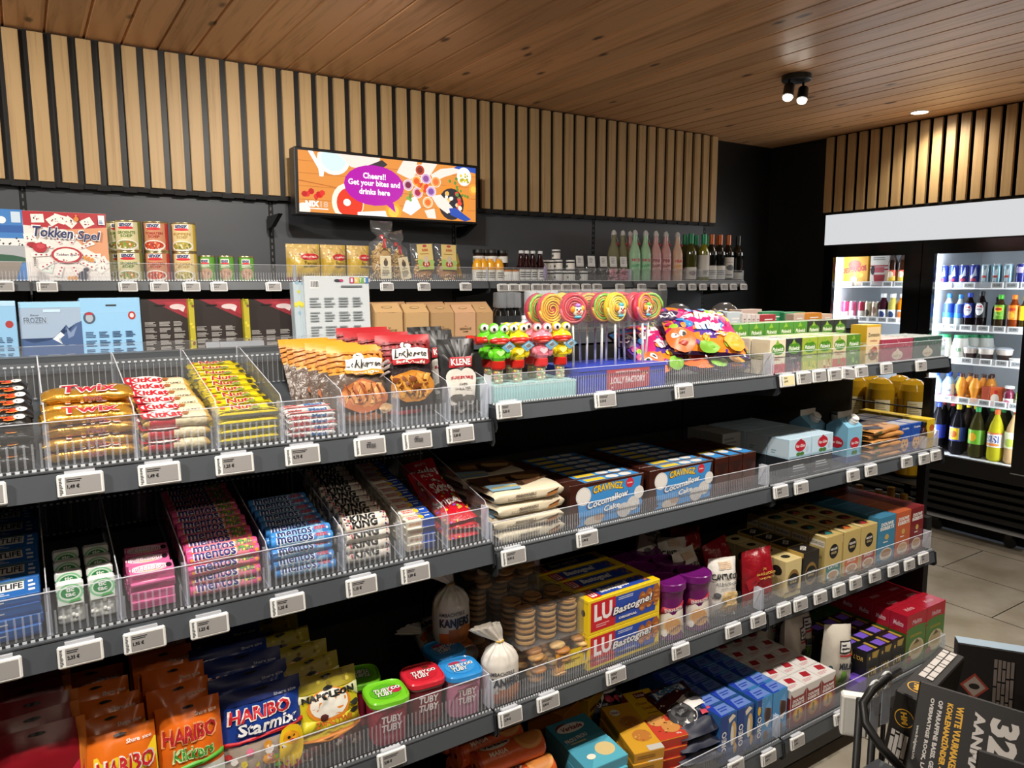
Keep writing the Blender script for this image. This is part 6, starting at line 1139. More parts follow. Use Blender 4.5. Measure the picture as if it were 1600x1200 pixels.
mf_ = [('s', .05, 0, .95, 1, 20, .03, ['f0a040', 'd8508a', 'e8d04a', '8ab84a', 'e86a4a']), ('to', 'mentos', .38, .5, .56, .62, '2a2a78', 'f0e4e8', .05), ('t', 'Fruit', .8, .55, .22, .4, '2f8a4a', .02, .2)]
pr = Proto(roll(.132, .0117, M('ee8a9a', .3), M('e85a94', .3), mf_), 'candy roll'); binrow(pr, cx(D4, 3) - .001, 12, .0242, 4, 1.452, ZS4, TB, .0205, lab_('pink fruit mint roll', 12), None, .0025)
mm_ = [('s', .05, 0, .95, 1, 16, .03, ['c4dcf0', '6aa8dc', 'e4eef6', '4a8ad0']), ('to', 'mentos', .38, .5, .56, .62, '1f2f70', 'e4ecf4', .05), ('t', 'mint', .8, .55, .2, .36, 'c8303a', .03, .2)]
pr = Proto(roll(.125, .0117, M('8ec0e6', .3), M('3f8fd8', .3), mm_), 'candy roll'); binrow(pr, cx(D4, 4), 8, .0242, 4, 1.452, ZS4, TB, .0205, lab_('light blue mint roll', 8), None, .003)
kg = [('t', 'KING', .44, .52, .6, .66, '101114', .055, .15)] + [('s', .02, 0, .12, 1, 8, .02, ['2a3a68', 'b83a44']), ('s', .88, 0, .98, 1, 8, .02, ['2a3a68', 'b83a44'])]
pr = Proto(roll(.098, .0125, M('e9e2d6', .35), M('dcd2c4', .35), kg), 'candy roll'); binrow(pr, cx(D4, 5) - .004, 11, .0262, 4, 1.452, ZS4, TB, .0215, lab_('white peppermint roll', 11), None, .003)
o = crt('tablet_pack', .068, .026, .0175, 'e6dcc8', [('r', .55, 0, 1, 1, '2a4a98'), ('t', 'DEXTRO ENERGY', .3, .5, .45, .4, 'c87a3a', .02)], top=[('p', [(.5, 0), (1, 0), (1, 1), (.62, 1)], '2452b8'), ('e', .3, .5, .36, .44, 'f4f0e8'), ('e', .58, .5, .09, .38, 'f0c43a'), ('t', 'DEXTRO', .28, .66, .42, .28, 'c8401e', .05, .15), ('t', 'ENERGY', .3, .34, .42, .26, 'c8401e', .04, .15), ('l', .72, .4, .95, .75, 1, 'dfe8f4')], side=[('l', .1, .2, .9, .8, 3, 'b8a888')], rough=.3)
pr = Proto(o, 'tablet pack'); binrow(pr, cx(D4, 6) - .002, 11, .028, 4, 1.445, ZS4, TB, .0178, lab_('blue and white glucose tablet pack', 11), None, .001)
sk = [('s', 0, 0, 1, .5, 18, .05, ['e8c82e', '6ab83a', '8a4ab0', 'e8842a', 'd83a3a']), ('to', 'Skittles', .5, .6, .8, .28, 'f4ece8', 'a01420', .05, .15, .1), ('t', 'FRUITS', .5, .82, .35, .08, 'f0e0d8', .02)]
def skb(s): 
    m, q = bag('sweet_bag', .085, .115, .026, foil('c4182a', .28), sk, seed=s, wr=.004, res=(10, 10)); return m.build('sweet_bag')
for i, (x, y, z, rx, ry, rz) in enumerate(((0, 1.445, .028, -76, 0, 2), (.002, 1.447, .048, -78, 3, -4), (-.002, 1.45, .066, -74, -3, 3), (-.008, 1.54, .072, -52, 4, 8), (.0, 1.60, .08, -46, -8, -6), (.005, 1.50, .075, -60, 10, 12))):
    one(skb(i), 'sweet bag', (cx(D4, 7) + x, y, ZS4 + z - .012), (radians(rx), radians(ry), radians(rz)), 'red fruit candy bag, %s' % ['bottom of the front pile', 'middle of the front pile', 'top of the front pile', 'leaning behind the front pile', 'rearmost of the red bags', 'tipped sideways on the pile'][i])

# ================================================================== middle shelf, right
ZM = -.6185
def flatpack(w_, d, h, base, top, side, seed):
    m, q = None, None; mb = MB(); rr = Vector((seed, 2, 3))
    def fn(u, v):
        a = 2 * pi * v - pi / 2; y_, z_ = cos(a), sin(a); q = 1 / (abs(y_) ** 6 + abs(z_) ** 6) ** (1 / 6); e = min(u, 1 - u) * w_; k = min(1, e / .012) ** .5
        n = noise.noise(Vector((u * 6, y_ * 2, z_ * 2)) + rr) * .002
        return Vector(((u - .5) * w_, d / 2 + y_ * q * d / 2 * (.95 + .05 * k) + n, h / 2 + z_ * q * h / 2 * (.35 + .65 * k) + n))
    mb.grid(fn, 20, 20, base); D(mb, Flat((-w_ / 2, 0.004, h), (1, 0, 0), (0, 1, 0)), w_, d, top, .0014, .0003); D(mb, Flat((-w_ / 2 + .01, -.001, .0), (1, 0, 0), (0, 0, 1)), w_ - .02, h, side, .0012, .0003); return mb
wt = [('p', [(0, .3), (.5, .2), (1, .5), (1, 1), (0, 1)], '6a4a34'), ('p', [(.02, .1), (.4, .05), (.45, .35), (.05, .5)], '8ab0c8'), ('t', 'PENNYWAFELS', .25, .25, .36, .1, 'e8c02e', .04, .2), ('p', [(.5, .6), (.85, .45), (.95, .65), (.6, .85)], 'c89a62'), ('p', [(.2, .6), (.45, .55), (.5, .8), (.25, .85)], 'b8884f'), ('e', .5, .5, .06, .3, '3a2418')]
ws = [('t', 'PENNYWAFELS', .42, .6, .32, .2, '4a3a30', .03), ('t', 'Penny wafers', .42, .32, .32, .2, '4a3a30', .01), ('t', 'FCO', .2, .45, .14, .24, 'a89a88', .03), ('p', [(.72, .2), (.9, .3), (.95, .8), (.78, .5)], 'a8703c'), ('p', [(.74, .4), (.92, .6), (.94, .75), (.76, .5)], '4a2c1c')]
o = flatpack(.2, .145, .032, M('dccfb4', .35), wt, ws, 3).build('wafer_pack'); pr = Proto(o, 'wafers')
for r_ in range(2):
    for k in range(4): pr.put((1.0 + (.006, -.004, .004, -.003)[k], 1.44 + .15 * r_, ZM + .0325 * k), (0, 0, radians((2, -3, 2, -2)[k])), 'cream penny wafer pack, %s in the %s stack' % (lvl(k, 4), ('front', 'rear')[r_]))
cbl = '3f8fd0'
cf = [('p', [(.07, .0), (.2, .05), (.12, .1), (.1, .5), (.13, .9), (.5, .93), (.97, .95), (.94, .6), (.98, .3), (.95, .03)], cbl), ('e', .17, .7, .1, .22, 'ddd8d2'), ('e', .17, .7, .085, .18, 'e9e5e0'), ('to', 'CRAVINGZ', .5, .8, .4, .17, 'f2c81e', '7a4a14', .06, .0, 0, .04), ('e', .8, .83, .055, .12, 'c83040'), ('t', 'Kruidvat', .8, .83, .07, .04, 'f4e8e8'), ('to', 'Cocomallow', .5, .53, .56, .17, 'f2f0ec', '2a4a7a', .04, .2, .12), ('to', 'Cake', .55, .33, .22, .14, 'f2f0ec', '2a4a7a', .04, .2, .1), ('e', .85, .3, .09, .18, 'd8d2cc'), ('e', .72, .18, .1, .18, 'cfc8c2'), ('e', .93, .55, .07, .16, 'e4e0da'), ('e', .3, .08, .12, .12, 'cdbfae'), ('e', .38, .14, .07, .08, 'b8947a')]
ct = [('p', [(.05, .1), (.95, .1), (.95, .9), (.05, .9)], '3a1d14'), ('r', .2, .1, .95, .9, cbl), ('r', .25, .2, .5, .75, 'e8c83a'), ('e', .62, .5, .08, .35, 'e4e0da'), ('e', .8, .5, .08, .35, 'e4e0da')]
cs = [('r', .1, .05, .9, .95, '442016'), ('e', .5, .6, .2, .15, '35180f')]
o = crt('cake_box', .252, .041, .112, '3e1c13', cf, side=cs, top=ct, rough=.3); pr = Proto(o, 'cake box')
for c, x in enumerate((1.252, 1.526)):
    for i in range(7): pr.put((x, 1.452 + .0435 * i, ZM), (0, 0, 0), 'blue coconut cake box, %s column, %s' % (('left', 'right')[c], roww(i, 7)))
o = crt('cake_box', .058, .252, .112, '3e1c13', [('p', [(.0, .85), (1, .85), (.6, .55), (.4, .55)], '2c120c'), ('r', .06, .04, .94, .5, '4a241a')], top=[('r', .1, .02, .9, .3, cbl), ('e', .5, .2, .3, .06, 'e4e0da'), ('r', .1, .26, .9, .32, 'e8c83a'), ('s', 0, .4, 1, 1, 8, .2, ['2f150e', '4a241a'])], rough=.3); pr = Proto(o, 'cake box')
for i in range(3): pr.put((1.693 + .0615 * i, 1.455, ZM), (0, 0, 0), 'dark brown cake box set end-on, %s of three' % ('left', 'middle', 'right')[i])
# light blue sugar boxes
vf = [('r', 0, 0, 1, .12, '9ab8c8'), ('e', .5, .62, .24, .3, 'b82434'), ('p', [(.4, .88), (.5, 1), (.6, .88)], 'b82434'), ('t', 'Van Gilse', .5, .62, .4, .16, 'f0e8e8', .02, .2), ('e', .42, .2, .1, .1, '4a7a3a'), ('e', .58, .2, .1, .1, '4a7a3a'), ('e', .82, .4, .06, .16, 'b8ccd8')]
o = crt('sugar_box', .113, .085, .064, 'c2dcec', vf, side=[('r', .05, .1, .95, .9, 'cfe2ee'), ('l', .2, .15, .5, .4, 2, '8aa8b8')], top=[('r', 0, .92, 1, .94, '6a7a84')], rough=.4); pr = Proto(o, 'sugar box')
for c in range(2):
    for i in range(4):
        for k in (1,): pr.put((2.055 + .118 * c, 1.45 + .0865 * i, ZM + .0645 * k), (0, 0, 0), 'light blue sugar box, %s column, %s in the %s' % (('left', 'right')[c], ('bottom', 'top')[k], roww(i, 4)))
o = crt('sugar_box', .113, .085, .064, '23282e', [('l', .2, .3, .8, .7, 3, 'a8acb0'), ('r', .1, .1, .9, .14, '8a8e92')], rough=.4); pr = Proto(o, 'sugar box')
for c in range(2):
    for i in range(4): pr.put((2.055 + .118 * c, 1.45 + .0865 * i, ZM), (0, 0, 0), 'dark sugar box under the light blue ones, %s column, %s' % (('left', 'right')[c], roww(i, 4)))
o = crt('sugar_box', .09, .085, .064, '9a9a96', [('l', .1, .2, .9, .8, 3, '70706c')], rough=.5); pr = Proto(o, 'sugar box')  # light blue boxes painted grey for the shade they stand in
for i in range(2):
    for k in range(2): pr.put((1.94, 1.63 + .087 * i, ZM + .0645 * k), (0, 0, 0), 'grey-looking sugar box left behind, %s in the %s' % (('bottom', 'top')[k], ('front pair', 'rear pair')[i]))
def milk(x, y, l, s):
    t = thing('gable_carton', l, 'carton', (x, y, ZM)); w_ = .085; h = .125; g = .155; C1 = M('7fb8d4', .35); m = MB()
    v = [(-w_ / 2, 0, 0), (w_ / 2, 0, 0), (w_ / 2, w_, 0), (-w_ / 2, w_, 0), (-w_ / 2, 0, h), (w_ / 2, 0, h), (w_ / 2, w_, h), (-w_ / 2, w_, h), (-w_ / 2 + .0, w_ / 2, g), (w_ / 2, w_ / 2, g)]
    m.add(v, [(0, 1, 5, 4), (1, 2, 6, 5), (2, 3, 7, 6), (3, 0, 4, 7), (4, 5, 9, 8), (6, 7, 8, 9), (5, 6, 9), (7, 4, 8), (3, 2, 1, 0)], C1)
    its = [('r', 0, 0, 1, .18, '1f3f78'), ('e', .5, .55, .32, .16, 'b82434'), ('t', 'Van Gilse', .5, .55, .5, .08, 'f0e8e8', .02, .2), ('e', .42, .28, .1, .06, '4a7a3a'), ('e', .58, .28, .1, .06, '4a7a3a')]
    D(m, Flat((-w_ / 2, 0, 0), (1, 0, 0), (0, 0, 1)), w_, h, its, .0004, .0002); D(m, Flat((-w_ / 2, w_, 0), (0, -1, 0), (0, 0, 1)), w_, h, its[:3], .0004, .0002)
    m.build('carton_body', t); m = MB(); m.box(-w_ / 2, w_ / 2, w_ / 2 - .0015, w_ / 2 + .0015, g - .002, g + .02, M('d8d4ca', .5)); m.build('top_fold', t)
    m = MB(); n = Vector((0, -(g - h), w_ / 2)).normalized(); q = n.to_track_quat('Z', 'Y').to_matrix().to_4x4(); m.lathe([(.019, 0), (.019, .012), (.016, .014), (.016, .022), (.014, .024)], m=M('eceae6', .3), n=18); m.v = [tuple(q @ Vector(a) + Vector((.008, w_ * .25, (h + g) / 2))) for a in m.v]; m.build('cap', t)
milk(2.395, 1.475, 'light blue gable-top carton with a white cap, front one', 0); milk(2.325, 1.575, 'light blue gable-top carton with a white cap, rear one', 1)
cw = foil('c48a4a', .3)
for k in range(6):
    mb = flatpack(.2, .13, .018, cw, [('p', [(0, .2), (.4, .0), (.5, .3), (.1, .5)], '2a2c40'), ('r', .05, .55, .3, .7, 'e8e0d0'), ('s', .3, .3, 1, 1, 10, .06, ['a86a34', 'd8a468'])], [('r', .05, .3, .2, .8, '4a5a34')], k); one(mb.build('cookie_packet'), 'cookies', (2.545 + .004 * (k % 2), 1.445, ZM + .0182 * k), (0, 0, radians((-3, 2, -2, 3, -4, 6)[k])), 'flat caramel-brown cookie packet, %s of the stack' % lvl(k, 6))
bx = [('r', 0, 0, 1, .42, '1f3a8a'), ('e', .5, .3, .34, .26, 'd8a878'), ('e', .38, .34, .05, .04, '3a2a24'), ('e', .62, .34, .05, .04, '3a2a24'), ('e', .5, .22, .1, .04, '6a3a2a'), ('e', .5, .56, .2, .08, '3a68b8'), ('t', 'Completa', .5, .86, .6, .1, 'e4e8f4', .03)]
o = crt('creamer_box', .075, .075, .105, '2450a8', bx, side=[('t', 'Completa', .5, .85, .6, .1, 'dfe4f0', .03), ('r', 0, 0, 1, .3, '1f3a8a')], top=[('r', .08, .1, .92, .9, 'a8a8b0')], rough=.3); pr = Proto(o, 'creamer box')
for i in range(3):
    for c in range(2): pr.put((2.68 + .078 * c, 1.455 + .078 * i, ZM), (0, 0, 0), 'deep blue creamer box, %s column, %s' % (('left', 'right')[c], roww(i, 3)))
vb = bottle('vanilla_bottle', 'x', 'bottle', .014, .105, M('3a1c0c', .2), M('17181a', .4), [M('c8bcb0')], (.05, .5), neck=.007, face=-pi / 2); vb.put((2.795, 1.45, ZM), (0, 0, 0), 'tiny brown extract bottle, front of two', None); vb.put((2.79, 1.5, ZM), (0, 0, 0), 'tiny brown extract bottle, rear of two', None)
o = crt('drink_sachet_box', .055, .09, .112, 'd8b82a', [('r', .1, .1, .9, .5, 'c8a024'), ('e', .6, .7, .3, .12, 'b85a2a')], side=[('r', .1, .1, .9, .6, '8a6a20'), ('e', .3, .5, .2, .2, '3a2a1c')], rough=.4); pr = Proto(o, 'sachet box')
for i in range(3): pr.put((2.838, 1.445 + .094 * i, ZM), (0, 0, 0), 'yellow cardboard box at the shelf end, %s' % roww(i, 3))
t = thing('spoon_tin', 'black and white checked tin behind the creamer boxes', 'tin', (2.62, 1.68, ZM)); m = MB(); m.lathe([(.04, 0), (.04, .12), (.036, .123)], m='1c1c1c', n=20)
for i in range(10):
    for j in range(5): 
        if (i + j) % 2: a = 2 * pi * i / 10; q = Cyl((0, 0, j * .024), .0402, a); q.sub = 14; m.rect(q, -.012, 0, .012, .024, M('e0e0d8'), .0003)
m.build('tin_body', t)

# ================================================================== lower shelf, left: sweet bags and tubs
ZL = -1.018
hb = lambda w1, w2, y1=.72: [('to', 'HARIBO', .52, y1, .76, .15, 'c8202c', 'f4ece4', .07, .1)]
def sweetbag(base, its, seed, w_=.125, h=.222, t_=.045, lower=None, low=.3, **k):
    lo = lower or base
    m, q = bag('sweet_bag', w_, h, t_, lambda u, v: base if v > low else lo, its + [('e', .5, .95, .09, .012, '1c1c1c')], seed=seed, wr=.0045, **k); return m.build('sweet_bag')
def line(mk, cat, x0, y0, n, dx, dy, dz, tx, label, z0=ZL, rz=(0, 4, -5, 3, -3, 5)):
    o = mk; pr = Proto(o, cat)
    for i in range(n): pr.put((x0 + dx * i, y0 + dy * i, z0 + dz * i + .003), (radians(tx - 1.5 * i), 0, radians(rz[i % 6])), label + ', ' + ('front one' if i == 0 else ORD[i] + ' from the front'))
jel = ['c83a3a', 'f0e8e0', 'e8a03a', '7ac83a', 'e8d03a', 'd86a8a', '4a2a1c']
line(sweetbag(M('861320', .3), [('p', [(.3, .2), (1, .35), (1, .75), (.5, .7)], 'c01c40'), ('p', [(.86, 0), (1, 0), (1, 1), (.9, 1)], 'd87a2a'), ('s', .1, .05, .8, .5, 12, .04, ['e8b04a', 'd85a6a'])], 11, .15, .235), 'sweet bag', -.035, 1.475, 6, -.004, .042, .006, -7, 'dark red candy bag with an orange side strip')
line(sweetbag(M('e8741e', .25), [('p', [(.06, .0), (1, 0), (1, .84), (.14, .8), (.1, .5)], 'ecc81c'), ('t', 'Share size', .75, .88, .34, .035, 'f8f0e4', .02), ('to', 'HARIBO', .54, .68, .76, .15, 'c8202c', 'f4ece4', .07, .1), ('t', 'Happy', .5, .54, .3, .06, 'b8202c', .03, .1), ('to', 'Cherries', .52, .44, .66, .1, 'd8402c', 'f4ece4', .04, .1), ('s', .1, .03, .9, .36, 14, .05, ['c82a3a', '5a9a34', 'e05a4a'])], 12, .122, .19), 'sweet bag', .092, 1.47, 5, -.008, .05, .008, -8, 'orange and yellow share-size candy bag')
line(sweetbag(M('e8701c', .25), [('t', 'Share size', .75, .88, .34, .035, 'f8ddc4', .02), ('to', 'HARIBO', .48, .72, .8, .15, 'b8202c', 'e8a06a', .07, .1), ('to', 'Kikkers', .5, .54, .6, .11, '3f9a34', 'd8f0b0', .05, .1), ('p', [(0, .36), (1, .42), (1, .47), (0, .42)], '5cb83a'), ('s', .04, .02, .96, .34, 26, .05, ['4faa34', 'f4f4ec', '2f8a2a'])], 13, .118, .20, low=.38, lower=M('d8dcd0', .3)), 'sweet bag', .215, 1.475, 5, -.006, .048, .016, -10, 'orange frog candy bag with a green band')
line(sweetbag(M('1f3f94', .22), [('r', 0, .85, 1, 1, '172c70'), ('t', 'Share size', .78, .87, .28, .03, 'c8d0e4', .02), ('to', 'HARIBO', .44, .74, .72, .13, 'c8202c', 'f4ece4', .07, .1), ('to', 'Starmix', .52, .6, .72, .13, 'f4f4f4', '1a2a6a', .06, .15), ('p', [(0, .48), (1, .54), (1, .5), (0, .44)], 'c8202c'), ('s', .04, .02, .96, .42, 34, .055, jel), ('e', .78, .28, .16, .24, 'f0c81c'), ('e', .78, .38, .09, .07, 'e8a01c'), ('e', .75, .39, .015, .015, '222222'), ('e', .81, .39, .015, .015, '222222'), ('e', .78, .35, .03, .015, 'b8302c')], 14, .165, .188, low=.46, lower=M('b8a89a', .25)), 'sweet bag', .358, 1.48, 6, -.009, .044, .016, -12, 'blue star candy mix bag')
line(sweetbag(M('d8c82a', .25), [('r', 0, .8, 1, 1, 'a8982a'), ('s', .05, .82, .95, .97, 8, .03, ['8a7a24', 'c8b83a']), ('p', [(.0, .62), (.25, .78), (.12, .8), (0, .8)], 'f0ecc0'), ('p', [(1, .62), (.75, .78), (.88, .8), (1, .8)], 'f0ecc0'), ('e', .5, .62, .34, .2, 'e08a2a'), ('e', .5, .64, .29, .17, 'f0ece0'), ('t', 'NAPOLEON', .5, .74, .8, .075, '1c1c20', .06), ('e', .5, .82, .08, .03, '1c1c20'), ('p', [(.05, .3), (.95, .34), (.9, .5), (.5, .42), (.1, .5)], 'dcd02e'), ('t', 'ZWARTWIT', .55, .42, .6, .075, 'd8702a', .04), ('l', .35, .33, .8, .37, 1, '8a7a2a'), ('e', .88, .56, .05, .035, '2a2c24'), ('e', .86, .48, .05, .035, '2a2c24'), ('e', .4, .5, .06, .04, '5a2a2a'), ('p', [(.0, .24), (1, .3), (.6, .2), (.4, .2)], 'e08a2a')] + [('s', .05, .02, .95, .2, 22, .04, ['5a3038', '8a4a50', 'c8b8b0', '3a2024'])], 15, .142, .172, low=.24, lower=M('8a6a64', .25)), 'sweet bag', .495, 1.485, 5, -.016, .05, .014, -12, 'lime yellow candy bag with a white circle')
def tub(lid, body, its, label):
    t = thing('candy_tub', 'x', 'tub'); m = MB(); m.lathe([(.034, 0), (.038, .003), (.0425, .09), (.044, .092), (.044, .098)], m=T(body, .8), n=32, sq=4)
    class S(Cyl):
        def pt(s, a, b, hh): p = Vector((a - .036, 0, b)); return Vector((p.x, -.0405 - .03 * b - hh, p.z))
    D(m, Flat((-.03, -.0405, .03), (1, 0, 0), (0, -.045, 1)), .06, .05, [('to', 'TUBY', .5, .7, .8, .34, 'f0e8e8', 'a83a4a', .05, .1), ('to', 'TUBY', .5, .3, .8, .34, 'f0e8e8', 'a83a4a', .05, .1)], .0006); m.build('tub_body', t)
    m = MB(); m.lathe([(.0455, .094), (.048, .096), (.048, .106), (.046, .109), (.044, .110), (.042, .1075), (0, .1075)], m=M(lid, .25), n=32, sq=4, cap=False)
    m.lathe([(.0455, .09), (.047, .094)], m=T('d8c8c0', .4), n=32, sq=4, cap=False)
    D(m, Flat((-.038, -.038, .1078), (1, 0, 0), (0, 1, 0)), .076, .076, its + [('to', 'TUBY', .42, .56, .52, .22, 'f4f0ee', '2a1a20', .06, .25), ('to', 'TUBY', .44, .34, .52, .22, 'f4f0ee', '2a1a20', .06, .25), ('e', .74, .55, .07, .08, 'f8f8f8'), ('e', .88, .56, .07, .08, 'f8f8f8'), ('e', .75, .54, .03, .04, '1c1c1c'), ('e', .88, .55, .03, .04, '1c1c1c')], .0004); m.build('lid', t); return Proto(t, 'tub')
tg = tub('7ad02c', 'b0344a', [('e', .5, .5, .48, .42, '5fb824'), ('e', .78, .5, .2, .2, 'c02a4a')], ''); tr_ = tub('d82c3c', '8a3a40', [('e', .5, .5, .48, .42, 'c82434'), ('e', .7, .8, .12, .08, '6a2a20')], ''); tb_ = tub('2f90d8', 'd88aa8', [('e', .5, .5, .48, .42, '3f9ae0'), ('e', .75, .8, .1, .06, 'e86aa0'), ('e', .4, .76, .2, .08, 'b03a5a')], '')
tg.put((.622, 1.475, ZL), (0, 0, -.1), 'tub of sweets with a lime green lid, front one'); tg.put((.598, 1.575, ZL), (0, 0, 2.9), 'tub of sweets with a lime green lid, rear one, turned round')
tr_.put((.726, 1.50, ZL), (0, 0, -.1), 'tub of sweets with a red lid'); tb_.put((.816, 1.478, ZL), (0, 0, -.1), 'tub of pink sweets with a blue lid, front one'); tb_.put((.826, 1.58, ZL), (0, 0, .1), 'tub of pink sweets with a blue lid, rear one')

# ================================================================== lower shelf, right
ZK = -1.021
def kanj(l, x, y, z, tilt=(0, 0, 0)):
    t = thing('twisted_paper_bag', l, 'waffle bag', (x, y, z)); t.rotation_euler = tilt; rr = Vector((x * 9, y * 5, 0)); Wm = foil('dcd6cc', .35, 40, .5)
    prof = [(0, .9), (.02, 1), (.075, 1), (.1, .96), (.12, .75), (.134, .4), (.142, .2), (.147, .17), (.155, .28), (.175, .55), (.195, .72)]
    def R(z_):
        for (z0, r0), (z1, r1) in zip(prof, prof[1:]):
            if z0 <= z_ <= z1: return (r0 + (r1 - r0) * (z_ - z0) / (z1 - z0)) * .05
        return .01
    m = MB()
    def fn(u, v):
        a = 2 * pi * u; z_ = v * .195; r = R(z_); pl = 1 + (.12 * sin(a * 12 + 2) + .1 * sin(a * 7)) * max(0, min(1, (z_ - .09) / .04)) + .03 * noise.noise(Vector((cos(a) * 2, sin(a) * 2, z_ * 20)) + rr)
        sx = 1 if z_ < .15 else 1.1; sy = .85 if z_ < .15 else .35; lean = max(0, z_ - .147) * 1.1
        return Vector((cos(a) * r * pl * sx - lean * .8, sin(a) * r * pl * sy, z_))
    m.grid(fn, 48, 40, Wm); class_f = Fn(lambda a, b: fn(.72 + (a - .045) / (2 * pi * .05), max(0, min(1, b / .195))), 8)
    D(m, class_f, .09, .10, [('r', .0, .02, 1, .3, 'd86a2a'), ('r', .3, .03, 1.1, .4, 'a8602c'), ('e', .8, .3, .2, .2, 'b87038'), ('t', 'AMBACHTELE', .4, .8, .8, .1, '3a3a44', .02), ('t', 'KANJERS', .5, .55, .95, .3, '1c2a44', .05)], .001, .0003); m.build('bag_body', t)
    m = MB(); m.tube([(.0105 * cos(a * pi / 6), .009 * sin(a * pi / 6), .1465) for a in range(12)], .0022, 'c8a23a', 6, True); m.build('twist_tie', t); return t
kanj('white twisted paper waffle bag standing at the shelf front', .928, 1.478, ZK); kanj('twisted paper waffle bag standing high at the back', .872, 1.625, ZK + .11)
t = kanj('slumped paper waffle bag between the front and back ones', .90, 1.60, ZK + .05, (radians(-80), 0, .2)); t = kanj('slumped paper waffle bag under the high one', .875, 1.70, ZK + .05, (radians(-85), 0, -.2))
# cookie trays
def cookie_tray(l, x, y, z, w_, d, kind, stacks=(3, 1), top_label=False):
    t = thing('cookie_tray', l, 'cookies', (x, y, z)); h = .1; m = MB(); rr = random.Random(int(x * 100) + int(z * 50))
    m.bbox(-w_ / 2, w_ / 2, 0, d, 0, .003, FILM); 
    for a in ((-w_ / 2, w_ / 2, 0, .0012), (-w_ / 2, w_ / 2, d - .0012, d)): m.box(a[0], a[1], a[2], a[3], 0, h, FILM)
    for xx in (-w_ / 2, w_ / 2 - .0012): m.box(xx, xx + .0012, 0, d, 0, h, FILM)
    fn = lambda u, v: Vector(((u - .5) * (w_ + .01), -.004 + v * (d + .008), h + .004 + .006 * noise.noise(Vector((u * 7, v * 7, x)))));  m.grid(fn, 10, 8, FILM)
    m.build('clear_tray', t); n, r_ = stacks
    for i in range(n):
        for j in range(r_):
            m = MB(); cx_ = -w_ / 2 + w_ * (i + .5) / n; cy_ = d * (j + .5) / r_
            if kind == 'round':
                for k in range(6):
                    c = ['c89858', 'cfa468', 'c08a4a'][k % 3]; m.lathe([(.02, 0), (.026, .003), (.026, .009), (.02, .0125), (0, .013)], (cx_ + rr.uniform(-.002, .002), cy_, .004 + .0155 * k), c, 18, smooth=True); m.lathe([(.0255, .0125), (.0255, .015)], (cx_, cy_, .004 + .0155 * k), '2c150c', 18, cap=False)
            else:
                for k in range(7):
                    c = ['b8803c', 'c8944f', 'a86e30', 'd8b070'][(i + k) % 4]
                    m.ball((cx_ + rr.uniform(-.012, .012), cy_ + rr.uniform(-.02, .01) - .01, .014 + .012 * k), (.024, .018, .0085), c, 12, 6, lambda q: 1 + .12 * noise.noise(q * 4 + Vector((k, i, j))))
            m.build('cookie_stack', t)
    if top_label:
        m = MB(); D(m, Flat((-w_ * .12, -.002, .022), (1, 0, 0), (0, 0, 1)), w_ * .6, .05, [('r', 0, 0, 1, 1, 'e8c81e'), ('r', 0, 0, .22, 1, 'e8a03a'), ('e', .1, .5, .09, .28, '6a4a3a'), ('t', 'Boterkoekjes Gemengd', .55, .7, .6, .16, '6a5a1e', .02), ('l', .25, .3, .7, .5, 2, '8a7a2a'), ('r', .78, .2, .97, .6, 'f0ece0')] + [('r', .8 + .02 * i, .22, .81 + .02 * i, .58, '222222') for i in range(8)]); m.build('paper_label', t)
    return t
cookie_tray('clear tray of round chocolate-filled cookies on top in front', 1.085, 1.465, ZK + .106, .2, .13, 'round', (3, 2)); cookie_tray('clear tray of mixed butter cookies with a yellow label below', 1.11, 1.458, ZK, .2, .13, 'mix', (3, 2), True)
cookie_tray('clear tray of butter cookies at the back, bottom', 1.05, 1.62, ZK, .21, .13, 'mix', (3, 1)); cookie_tray('clear tray of butter cookies at the back, middle', 1.055, 1.62, ZK + .106, .21, .13, 'round', (3, 1)); cookie_tray('clear tray of butter cookies at the back, top', 1.045, 1.61, ZK + .166 + .046, .2, .13, 'mix', (3, 2))
# yellow biscuit boxes
lu = [('r', .03, .08, .36, .93, 'c8202c'), ('p', [(.36, .1), (.93, .1), (.97, .9), (.36, .9)], '2a4aa8'), ('t', 'LU', .195, .6, .24, .5, 'f4eeee', .04), ('l', .1, .16, .28, .28, 2, 'e8a0a0'), ('l', .4, .76, .66, .86, 2, 'c8d0e8')] + [('e', .74 + .1 * i, .5 + .05 * i, .06, .3, 'a8602c') for i in range(3)] + [('e', .74 + .1 * i + .02 * (k % 2 - .5), .3 + .13 * k, .03, .04, 'c88448') for i in range(3) for k in range(4)] + [('to', 'Bastogne!', .6, .5, .56, .28, 'f6f4f0', '1f2a5a', .05, .22, .06), ('t', 'ORIGINAL', .53, .24, .26, .07, 'f0ece8', .04)]
o = crt('biscuit_box', .268, .068, .097, 'f0cc18', lu, side=[('r', .1, .15, .35, .7, 'e8e0c0'), ('e', .7, .6, .12, .1, '3a3a3a'), ('r', 0, .9, 1, .93, 'c8a814')], top=[('r', .08, .1, .2, .9, 'c8202c'), ('r', .2, .15, .9, .85, '2a4aa8'), ('t', 'LU', .14, .5, .08, .6, 'f4eeee', .04), ('t', 'Bastogne!', .45, .5, .4, .55, 'f6f4f0', .05, .2), ('s', .68, .2, .9, .8, 8, .02, ['b8703a', 'a85a2a'])], rough=.3); pr = Proto(o, 'biscuit box')
for i in range(4):
    for k in range(2): pr.put((1.32 - .004 * i, 1.452 + .0705 * i, ZK + .0975 * k), (0, 0, radians(2 if i == 0 else 0)), 'yellow biscuit box with a red square, %s in the %s' % (lvl(k, 2), roww(i, 4)))
